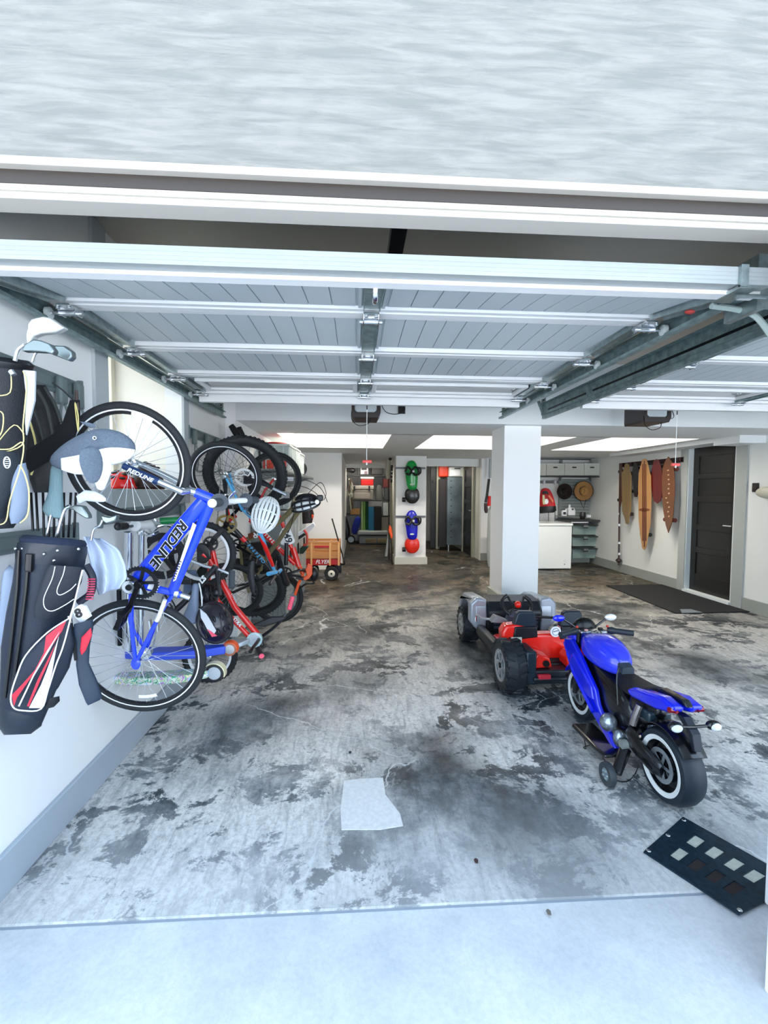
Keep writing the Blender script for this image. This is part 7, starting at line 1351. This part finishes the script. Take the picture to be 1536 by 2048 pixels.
# --- corridor: steel cabinet, boxes, dark doors ---
YC2 = 11.0
t = thing('steel_cabinet', onY(910, 1100, YC2), 'tall mottled galvanized steel cabinet at the end of the corridor', 'cabinet')
rb('body', (895, 954, 936, 1090), YC2, 0.6, mat('cab_steel', (0.42, 0.46, 0.47), 0.35, metal=0.7, var=0.45, scale=2.2), par=t, bev=0.006)
m = MB()
for k in range(10): c = onY(902, 962 + k * 12.5, YC2); m.mm(c.x - 0.02, c.x + 0.02, YC2 - 0.003, YC2, c.z - 0.008, c.z + 0.008)
m.build('vent_slots', darkm, t, smooth=False)
for x in (897, 931): m = MB(); a = onY(x, 1090, YC2 + 0.05); m.cyl((a.x, a.y, a.z), (a.x, a.y, 0.0), 0.03, 12); m.build('foot', steel, t)
rb('dark_locker', (879, 958, 893, 1094), YC2 + 0.15, 0.5, mat('locker_dark', (0.14, 0.11, 0.10), 0.4), 'dark reddish locker just left of the steel cabinet', 'locker')
t = thing('storage_bin', onY(916, 954, YC2), 'pale clear bin with dark handle on top of the steel cabinet', 'storage bin', 'bins above the steel cabinet'); rb('tub', (899, 934, 932, 953.5), YC2 + 0.05, 0.4, mat('bin_pale', (0.80, 0.82, 0.82), 0.35), par=t, bev=0.02, smooth=True); rb('handle', (909, 936, 921, 938), YC2 + 0.04, 0.02, blk, par=t, bev=0); rb('paper', (903, 940, 920, 951), YC2 + 0.04, 0.02, whn, par=t, bev=0)
rb('storage_bin', (878, 929, 897, 954), YC2 + 0.2, 0.5, mat('tub_orange', (0.85, 0.24, 0.10), 0.35), 'orange-red tub high above the dark locker', 'storage bin', 'bins above the steel cabinet', bev=0.03, smooth=True)
# doors
def pdoor(n, r, Y, m_):
    o = MB(); rect(o, *r, Y, 0.05); d = struct(n, o, m_, smooth=False); x0, y0, x1, y1 = r; o = MB(); w_ = (x1 - x0) * 0.14
    for a, b in ((x0, x0 + w_), (x1 - w_, x1)): rect(o, a, y0, b, y1, Y, 0.02, -0.02)
    for k in range(6): yy = y0 + (y1 - y0 - 5) * k / 5; rect(o, x0 + w_, yy, x1 - w_, yy + 5, Y, 0.02, -0.02)
    struct(n + '_stiles', o, m_, d, smooth=False); return d
pdoor('door_3', (862, 928, 874, 1095), 11.4, mat('door_far', (0.10, 0.10, 0.10), 0.4))
o = MB(); rect(o, 874, 927, 879, 1098, 11.3, 0.3); struct('trim_10', o, mat('trim_olive', (0.66, 0.66, 0.60), 0.5), smooth=False)
DXc = 2.60
o = MB(); o.mm(DXc, DXc + 0.04, 10.12, 10.93, 0.0, 2.05); d = struct('door_2', o, ddk, smooth=False)
o = MB()
for a, b in ((10.12, 10.23), (10.82, 10.93)): o.mm(DXc - 0.015, DXc, a, b, 0, 2.05)
for k in range(6): z = 0.0 + 0.39 * k; o.mm(DXc - 0.015, DXc, 10.23, 10.82, z, z + 0.10)
struct('door_2_stiles', o, ddk, d, smooth=False); o = MB(); o.mm(DXc - 0.06, DXc - 0.015, 10.16, 10.24, 1.02, 1.04); struct('door_2_handle', o, chrome, d, smooth=False)
o = MB(); o.mm(DXc - 0.03, DXc + 0.02, 10.0, 10.11, 0, 2.16); o.mm(DXc - 0.03, DXc + 0.02, 10.94, 11.05, 0, 2.16); o.mm(DXc - 0.03, DXc + 0.02, 10.0, 11.05, 2.06, 2.16); struct('trim_11', o, MC['trim_olive'], smooth=False)
# items left of the big column, in front of the back wall
t = thing('hanging_coat', onY(980, 1140, 8.9), 'long pale grey coat hanging behind the left side of the big column', 'coat')
m = MB(); pxloft(m, [(976, 1010, 986, 1010), (975, 1050, 990, 1050), (973, 1090, 990, 1090), (974, 1125, 990, 1125), (978, 1142, 990, 1142)], 8.7, 0.5); m.build('cloth', mat('coat_grey', (0.66, 0.68, 0.66), 0.9, bump=0.5, scale=15, stretch=(6, 6, 0.5)), t, sub=1)
t = thing('hanging_bag', onY(982, 1025, 8.8), 'dark strap bag with red body hanging above the grey coat', 'bag'); m = MB(); pxloft(m, [(976, 992, 986, 992), (975, 1000, 988, 1000), (974, 1012, 988, 1012)], 8.6, 0.5); m.build('body', mat('bag_red', (0.72, 0.10, 0.09), 0.5), t)
m = MB(); m.tube([onY(978, 958, 8.6), onY(974, 990, 8.6), onY(971, 1005, 8.6)], 0.025, 8); m.build('strap', black_pl, t); m = MB(); pxloft(m, [(968, 1006, 974, 1006), (968, 1020, 976, 1020), (970, 1026, 975, 1026)], 8.55, 0.5); m.build('pouch', mat('pouch_maroon', (0.16, 0.04, 0.05), 0.4), t)
t = thing('display_panel', onY(980, 957, 9.35), 'white board with wire rack beside the big column at the back', 'panel'); rb('board', (974, 913, 990, 957), 9.35, 0.03, whn, par=t, bev=0); rb('wire_rack', (979.5, 917, 983, 956), 9.3, 0.03, galvs, par=t, bev=0)
# --- laundry corner on the right ---
YR = 8.34
t = thing('chest_freezer', (3.70, 8.6, 0), 'white chest freezer standing right of the big column', 'freezer')
x1 = onZ(1143, 1140).x; zt = onY(1110, 1047, YR).z
m = MB(); m.mm(2.62, x1, YR, YR + 0.62, 0.02, zt - 0.05); m.build('body', mat('appliance_white', (0.93, 0.95, 0.95), 0.3), t, smooth=False, bevel=0.012)
m = MB(); m.mm(2.61, x1 + 0.015, YR - 0.015, YR + 0.64, zt - 0.045, zt); m.build('lid', MC['appliance_white'], t, smooth=False, bevel=0.012)
m = MB(); c = onY(1129, 1128.5, YR); m.cyl((c.x, YR - 0.004, c.z), (c.x, YR, c.z), 0.010, 12); c = onY(1129, 1122, YR); m2 = MB(); m.build('drain_plug', blk, t); m2.lathe([(0.02, 0), (0.02, 0.002), (0.016, 0.002), (0.016, 0)], (c.x, YR - 0.001, c.z), (0, -1, 0), 20, closed=True); m2.build('dial', lid, t)
m = MB(); m.mm(2.64, x1 - 0.02, YR + 0.03, YR + 0.6, 0, 0.02); m.build('plinth', blk, t, smooth=False)
YS2 = 8.92
sh = thing('mounted_shelf', onY(1140, 957, YS2), 'long dark shelf carrying the pale boxes on the right back wall', 'shelf', 'shelves on the right back wall')
rb('board', (1060, 951.5, 1206, 954.5), YS2, 0.38, shelfm, par=sh, bev=0.002)
for x in (1120, 1180): rb('standard', (x, 918, x + 2.4, 1042), 9.26, 0.03, galvs, par=sh, bev=0); m = MB(); a = onY(x + 1, 956, 9.26); b = onY(x + 1, 955, YS2 + 0.04); m.prism([a, b, a - V((0, 0, 0.06))], V((0.012, 0, 0))); m.build('bracket', galvs, sh, smooth=False)
rb('hang_track', (1060, 917, 1181, 920), 9.25, 0.03, shelfm, par=sh, bev=0)
for k, (a, b) in enumerate(((1078, 1092), (1093, 1129), (1130, 1168), (1169, 1200))):
    t = thing('storage_box', onY((a + b) / 2, 951, YS2), 'pale box on the right wall shelf, ' + ('leftmost and narrow', 'left of the middle with dark handle slot', 'right of the middle with dark handle slot', 'rightmost, by the side wall')[k], 'box', 'pale boxes on the right shelf'); rb('body', (a, 928, b, 951.3), YS2 + 0.02, 0.33, mat('box_pale', (0.78, 0.79, 0.76), 0.5), par=t, bev=0.006); rb('lid', (a - 0.3, 926.5, b + 0.3, 929), YS2 + 0.015, 0.34, lid, par=t, bev=0.002)
    if k: rb('handle_slot', ((a + b) / 2 - 4, 933.5, (a + b) / 2 + 4, 936), YS2 + 0.012, 0.01, blk, par=t, bev=0)
m = MB(); rect(m, 1060, 961, 1118, 967, 9.26, 0.03); hr = m.build('hook_rail', mat('hookrail_grey', (0.45, 0.46, 0.46), 0.4), smooth=False); tag(hr, 'grey hook rail above the red life vest', 'rail')
for x in (1088, 1110): rb('white_hook', (x, 960, x + 3, 969), 9.20, 0.06, whn, par=hr, bev=0.006)
t = thing('slat_panel', onY(1149, 1040, 9.27), 'grey ribbed tool panel behind the two hats', 'panel'); rb('panel', (1118, 958, 1180, 1040), 9.27, 0.02, mat('slat_grey', (0.50, 0.54, 0.53), 0.45), par=t, bev=0)
for k in range(13): yy = 960 + k * 6.1; rb('slat', (1118, yy, 1180, yy + 3.6), 9.255, 0.015, mat('slat_light', (0.60, 0.63, 0.62), 0.4), par=t, bev=0.002)
def hat(cx, cy, rx, ry, m_, crown, label, ang=0.0, band=None):
    c = onY(cx, cy, 9.12); R = rx * 9.12 / F; t = thing('sun_hat', c - V((0, 0, R)), label, 'hat', 'hats on the tool panel'); m = MB(); prof = [(R * 0.48, 0.0), (R * 0.75, -0.006), (R * 0.97, 0.010), (R, 0.016), (R * 0.97, 0.016), (R * 0.75, 0.002), (R * 0.48, 0.008)]; m.lathe(prof, c, (0, -1, 0), 36, closed=True); m.build('brim', m_, t)
    m = MB(); rs = []
    for (q, h, s) in ((0.50, 0.0, 1), (0.49, 0.05, 1), (0.44, 0.085, 1), (0.30, 0.098, 1), (0.12, 0.085, 0.5)): rs.append([c + V((R * q * math.cos(th) * 0.92, -h - (0.012 * math.cos(2 * th) if h > 0.06 else 0), R * q * math.sin(th) * s)) for th in [2 * PI * k / 24 for k in range(24)]])
    m.rings(rs); m.build('crown', crown, t, sub=1)
    if band: m = MB(); m.tube([c + V((R * math.cos(th), -0.012, R * math.sin(th))) for th in [2 * PI * k / 36 for k in range(36)]], 0.007, 6, closed=True); m.build('edge_band', band, t); m = MB(); m.tube([onY(cx - 7, cy + 17, 9.1), onY(cx + 1, cy + 36, 9.08), onY(cx + 5, cy + 17, 9.1)], 0.006, 6); m.build('chin_cord', band, t)
    return t
hat(1128.5, 983, 16.3, 18.5, mat('hat_brown', (0.13, 0.075, 0.06), 0.9), mat('hat_brown2', (0.10, 0.055, 0.045), 0.9), 'dark brown felt hat, left of the two hung hats')
hat(1166.5, 982, 20, 22, mat('straw', (0.66, 0.49, 0.30), 0.85, bump=0.5, scale=120), mat('straw2', (0.70, 0.52, 0.30), 0.85, bump=0.5, scale=120), 'tan straw hat with dark edge and chin cord', band=mat('hat_edge', (0.16, 0.10, 0.08), 0.8))
t = thing('life_vest', onY(1094, 1027, 8.9), 'red life vest with black base and pale front hung over the freezer', 'life vest')
m = MB(); pxloft(m, [(1084, 976, 1096, 975), (1080, 984, 1104, 984), (1078, 1000, 1109, 1000), (1079, 1013, 1112, 1013), (1080, 1018, 1111, 1018)], 8.98, 0.35); m.build('body', mat('vest_red', (0.80, 0.09, 0.14), 0.5), t, sub=1)
m = MB(); pxloft(m, [(1079, 1013, 1112, 1012), (1078, 1022, 1113, 1021), (1080, 1027, 1108, 1025)], 8.96, 0.38); m.build('base', black_pl, t)
m = MB(); pxloft(m, [(1086, 982, 1094, 982), (1084, 988, 1098, 988)], 8.9, 0.3); m.build('neck', blk, t)
m = MB(); pxloft(m, [(1085, 990, 1089, 990), (1085, 1003, 1091, 1003), (1086, 1009, 1090, 1009)], 8.85, 0.4); m.build('pale_panel', mat('vest_pale', (0.80, 0.80, 0.62), 0.6), t); m = MB(); m.ell(onY(1093, 1003, 8.84), (0.04, 0.02, 0.055)); m.build('buckle_disc', whn, t)
m = MB(); m.prism([onY(x, y, 8.84) for x, y in ((1096, 992), (1099, 990), (1107, 1001), (1106, 1006))], V((0, 0.01, 0))); m.build('patch', mat('vest_orange', (0.90, 0.50, 0.35), 0.6), t)
m = MB(); 
for x in (1079, 1097, 1110): m.tube([onY(x, 1024, 9.0), onY(x, 1046, 9.0)], 0.006, 6)
m.build('straps', black_pl, t)
YT = 8.85
t = thing('folding_shelf', onY(1175, 1043, YT), 'dark folding worktop with bottles and speaker at the tool panel', 'shelf', 'shelves on the right back wall'); rb('board', (1130, 1040, 1203, 1043.5), YT, 0.42, shelfm, par=t, bev=0.004); rb('white_edge', (1142, 1043.5, 1176, 1046), YT + 0.02, 0.3, whn, par=t, bev=0)
for k, y in enumerate((1048.5, 1071.5, 1095.5)):
    t = thing('wire_shelf', onY(1172, y + 12, YT), ('upper', 'middle', 'lowest')[k] + ' dark-edged glassy tray shelf beside the freezer', 'shelf', 'tray shelves by the freezer')
    m = MB(); a = onY(1145, y, YT + 0.1); b = onY(1176, y, YT - 0.05); c = onY(1203, y + 1.5, YT + 0.1); m.prism([a, b, c, c + V((0, 0.35, 0)), a + V((0, 0.35, 0))], V((0, 0, -0.02))); m.build('board', shelfm, t, smooth=False)
    rb('tray', (1146, y + 3, 1200, y + 21), YT + 0.15, 0.3, mat('tray_glass', (0.60, 0.68, 0.66), 0.3, var=0.12, scale=6), par=t, bev=0.004); rb('bracket', (1168.5, y + 2, 1176.5, y + 9), YT - 0.01, 0.04, galvs, par=t, bev=0.002); rb('catch', (1168.5, y + 6, 1176.5, y + 8), YT - 0.02, 0.03, blk, par=t, bev=0)
rb('floor_box', (1144, 1116, 1182, 1125.5), 9.2, 0.08, mat('floorbox', (0.72, 0.73, 0.70), 0.5), 'low pale board on the floor beneath the tray shelves', 'board')
t = thing('detergent_bottle', onY(1153, 1031, 9.05), 'larger white jug with spout on the tool panel ledge', 'bottle', 'white bottles on the ledge')
m = MB(); m.prism([onY(x, y, 9.05) for x, y in ((1137, 1031), (1137, 1018), (1141, 1014), (1145, 1016), (1148, 1015), (1151, 1021), (1151, 1031))], V((0, 0.09, 0))); m.build('body', whn, t, bevel=0.012); rb('spout', (1138, 1009, 1141, 1016), 9.08, 0.03, whn, par=t, bev=0.006); m = MB(); c = onY(1145.5, 1018.5, 9.04); m.cyl((c.x, 9.035, c.z), (c.x, 9.05, c.z), 0.02, 16); m.build('cap_label', mat('lbl_grey', (0.35, 0.36, 0.38), 0.5), t)
t = thing('detergent_bottle', onY(1129, 1031, 9.05), 'smaller white jug with dark label on the ledge', 'bottle', 'white bottles on the ledge')
m = MB(); m.prism([onY(x, y, 9.05) for x, y in ((1125, 1032), (1125, 1023), (1127.5, 1020.5), (1134, 1020.5), (1134, 1032))], V((0, 0.08, 0))); m.build('body', whn, t, bevel=0.01); rb('cap', (1131.5, 1017, 1135, 1021), 9.07, 0.03, whn, par=t, bev=0.006); rb('label', (1127, 1024, 1132, 1029), 9.04, 0.01, mat('lbl_dark', (0.2, 0.22, 0.24), 0.5), par=t, bev=0)
rb('ledge', (1120, 1032, 1152, 1034), 9.0, 0.25, galvs, 'thin grey ledge under the white bottles', 'ledge')
m = MB(); c = onY(1165, 1038, 8.95); m.tube([c - V((0, 0, 0.0)), c + V((0, 0, 0.05)), c + V((0, 0, 0.12)), c + V((0, 0, 0.14))], [0.045, 0.062, 0.06, 0.05], 20); s = m.build('black_jar', mat('jar_black', (0.10, 0.10, 0.10), 0.3, coat=0.3)); tag(s, 'squat black jar standing on the folding worktop', 'jar')
rb('paper_stack', (1174, 1030, 1182, 1035), 9.0, 0.1, whn, 'small white packet right of the black jar', 'packet')
rb('outlet_plate', (1216, 1005, 1220.5, 1017), 9.27, 0.02, mat('olive', (0.32, 0.35, 0.22), 0.5), 'olive green outlet plate on the back wall near the corner', 'outlet')
# --- skateboards on the right wall ---
XR2 = XR - 0.06
t = thing('board_rack', onX(1300, 945, XR), 'dark red rack rail holding the skateboards on the right wall', 'wall rack')
a = onX(1239, 932, XR - 0.02); b = onX(1367, 932, XR - 0.02); m = MB(); m.mm(XR - 0.03, XR, b.y, a.y, 1.915, 1.99); m.build('rail', mat('rack_maroon', (0.15, 0.05, 0.06), 0.4), t, smooth=False, bevel=0.004)
for x in (1243, 1262, 1288, 1313, 1336, 1358): p = onX(x, 932, XR - 0.05); m = MB(); m.mm(XR - 0.06, XR - 0.03, p.y - 0.03, p.y + 0.03, 1.92, 1.985); m.build('hook', mat('hook_maroon', (0.22, 0.07, 0.06), 0.4), t, bevel=0.006)
def board(pts, m_, label, w=0.0, extra=(), trucks=((0.2), (0.8))):
    X = XR - 0.10 - w * 0.3; P_ = [onX(x, y, X) for x, y in pts]; zs = [p.z for p in P_]; ys = [p.y for p in P_]; z0, z1 = min(zs), max(zs); ym = (min(ys) + max(ys)) / 2
    t = thing('skateboard', (X, ym, z0), label, 'skateboard', 'skateboards on the right wall'); m = MB(); m.prism(P_, V((0.012, 0, 0))); m.build('deck', m_, t, bevel=0.003)
    for f in (0.17, 0.83):
        z = z0 + (z1 - z0) * f; m = MB(); m.bar((X + 0.05, ym - 0.07, z), (X + 0.05, ym + 0.07, z), 0.02, 0.02); m.mm(X + 0.012, X + 0.055, ym - 0.02, ym + 0.02, z - 0.03, z + 0.03); tr = m.build('truck', darkm, t, smooth=False)
        for s in (-1, 1): m = MB(); m.cyl((X + 0.05, ym + s * 0.075, z), (X + 0.05, ym + s * 0.115, z), 0.032, 16); m.build('wheel', extra[0] if extra else black_pl, tr)
    return t, X
def boardstripe(t, X, pts, m_, nm): m = MB(); m.prism([onX(x, y, X - 0.001) for x, y in pts], V((0.002, 0, 0))); m.build(nm, m_, t, smooth=False)
wd = lambda n, c: mat(n, c, 0.35, coat=0.4, var=0.12, scale=5, stretch=(6, 6, 0.6))
board([(1238, 932), (1242, 928), (1244, 940), (1243, 1000), (1240, 1015), (1238, 1000)], wd('bd_umber', (0.30, 0.17, 0.11)), 'narrow dark brown board edge, farthest left on the board rack', 0.0)
board([(1249, 929), (1254, 926), (1258, 930), (1258, 940), (1262, 949), (1262, 1020), (1258, 1034), (1257, 1046), (1255, 1049), (1251, 1047), (1249, 1036), (1244, 1022), (1243, 946), (1248, 938)], wd('bd_tan', (0.52, 0.42, 0.26)), 'pale tan skateboard with notched ends, left on the board rack', 0.05, (mat('wh_dark', (0.2, 0.13, 0.12), 0.4),))
board([(1266, 930), (1270, 925), (1275, 930), (1277, 945), (1276, 985), (1273, 994), (1269, 994), (1267, 985), (1264, 945)], wd('bd_ink', (0.07, 0.065, 0.07)), 'short black skateboard between the tan and the striped long board')
t, X = board([(1284, 920), (1288, 917), (1292, 919), (1295, 928), (1297, 940), (1301, 952), (1302, 1000), (1300, 1050), (1295, 1075), (1292, 1094), (1288, 1100), (1284, 1096), (1280, 1070), (1277, 1040), (1276, 980), (1277, 945), (1281, 932)], wd('bd_honey', (0.72, 0.53, 0.31)), 'longest skateboard, honey wood with dark centre stripes', 0.12)
for a in (-3.0, 0.0, 3.0): boardstripe(t, X, [(1288.5 + a - 0.9, 922 + abs(a) * 2), (1288.5 + a + 0.9, 922 + abs(a) * 2), (1289 + a + 0.9, 1094 - abs(a) * 4), (1288 + a - 0.6, 1094 - abs(a) * 4)], mat('stripe_brown', (0.36, 0.12, 0.06), 0.4), 'stripe')
boardstripe(t, X, [(1278, 1018), (1288, 1015.5), (1299, 1018), (1299, 1021), (1289, 1024), (1278, 1021)], mat('stripe_mark', (0.50, 0.28, 0.13), 0.4), 'winged_mark')
board([(1306, 924), (1312, 918), (1317, 920), (1321, 932), (1324, 950), (1324, 985), (1321, 1002), (1314, 1007), (1307, 1002), (1303, 975), (1302, 950)], wd('bd_red', (0.38, 0.06, 0.04)), 'glossy dark red skateboard right of the striped long board', 0.04)
t, X = board([(1336, 913), (1344, 925), (1348, 945), (1349, 985), (1346, 1030), (1342, 1050), (1336, 1066), (1331, 1050), (1326, 1020), (1323, 970), (1325, 935), (1330, 922)], wd('bd_walnut', (0.42, 0.25, 0.13)), 'brown skateboard pointed at both ends, farthest right on the rack', 0.12, (mat('wh_brick', (0.40, 0.16, 0.13), 0.4),))
rnd = random.Random(5)
for k in range(11): y = 940 + k * 9.2; x = 1335 + rnd.uniform(-3, 3); boardstripe(t, X, [(x - 1.6, y), (x + 1.4, y - 1), (x + 1.8, y + 1.5), (x - 1, y + 2.2)], mat('deck_mark', (0.78, 0.66, 0.52), 0.5), 'deck_mark')
# ski pole with basket beside the rack
t = thing('ski_pole', onX(1238, 1138, XR - 0.06), 'slender dark pole with pale bands and basket left of the skateboards', 'pole')
m = MB(); m.tube([onX(1240, 950, XR - 0.06), onX(1237.5, 1130, XR - 0.06)], 0.016, 8); m.build('shaft', mat('pole_dark', (0.22, 0.12, 0.10), 0.4), t)
m = MB(); c = onX(1237.5, 1122, XR - 0.06); m.tube([c + V((0, 0, 0.05)), c + V((0, 0, 0.02)), c, c - V((0, 0, 0.03))], [0.02, 0.05, 0.055, 0.02], 12); m.build('basket', mat('basket_dark', (0.13, 0.07, 0.07), 0.5), t)
for y in (1030, 1052, 1088, 1110): m = MB(); p = onX(1238.5, y, XR - 0.06); m.cyl(p, p + V((0, 0, 0.04)), 0.019, 8); m.build('band', whn, t)
# ---- small litter on the floor ----
for k, (x, y) in enumerate(((952, 1722), (1097, 1825), (700, 1505))):
    p = onZ(x, y, 0.001); m = MB(); m.prism([p + V((a, b, 0)) for a, b in ((-0.006, -0.010), (0.005, -0.012), (0.009, 0.004), (0.002, 0.012), (-0.007, 0.006))], (0, 0, 0.003)); s = m.build('dry_leaf', mat('leaf_%d' % k, ((0.28, 0.18, 0.18), (0.45, 0.42, 0.40), (0.2, 0.2, 0.2))[k], 0.8)); tag(s, ('small dark brown leaf right of the pale patch on the floor', 'greyish leaf close to the threshold joint on the floor', 'tiny dark crumb left of centre on the garage floor')[k], 'leaf')
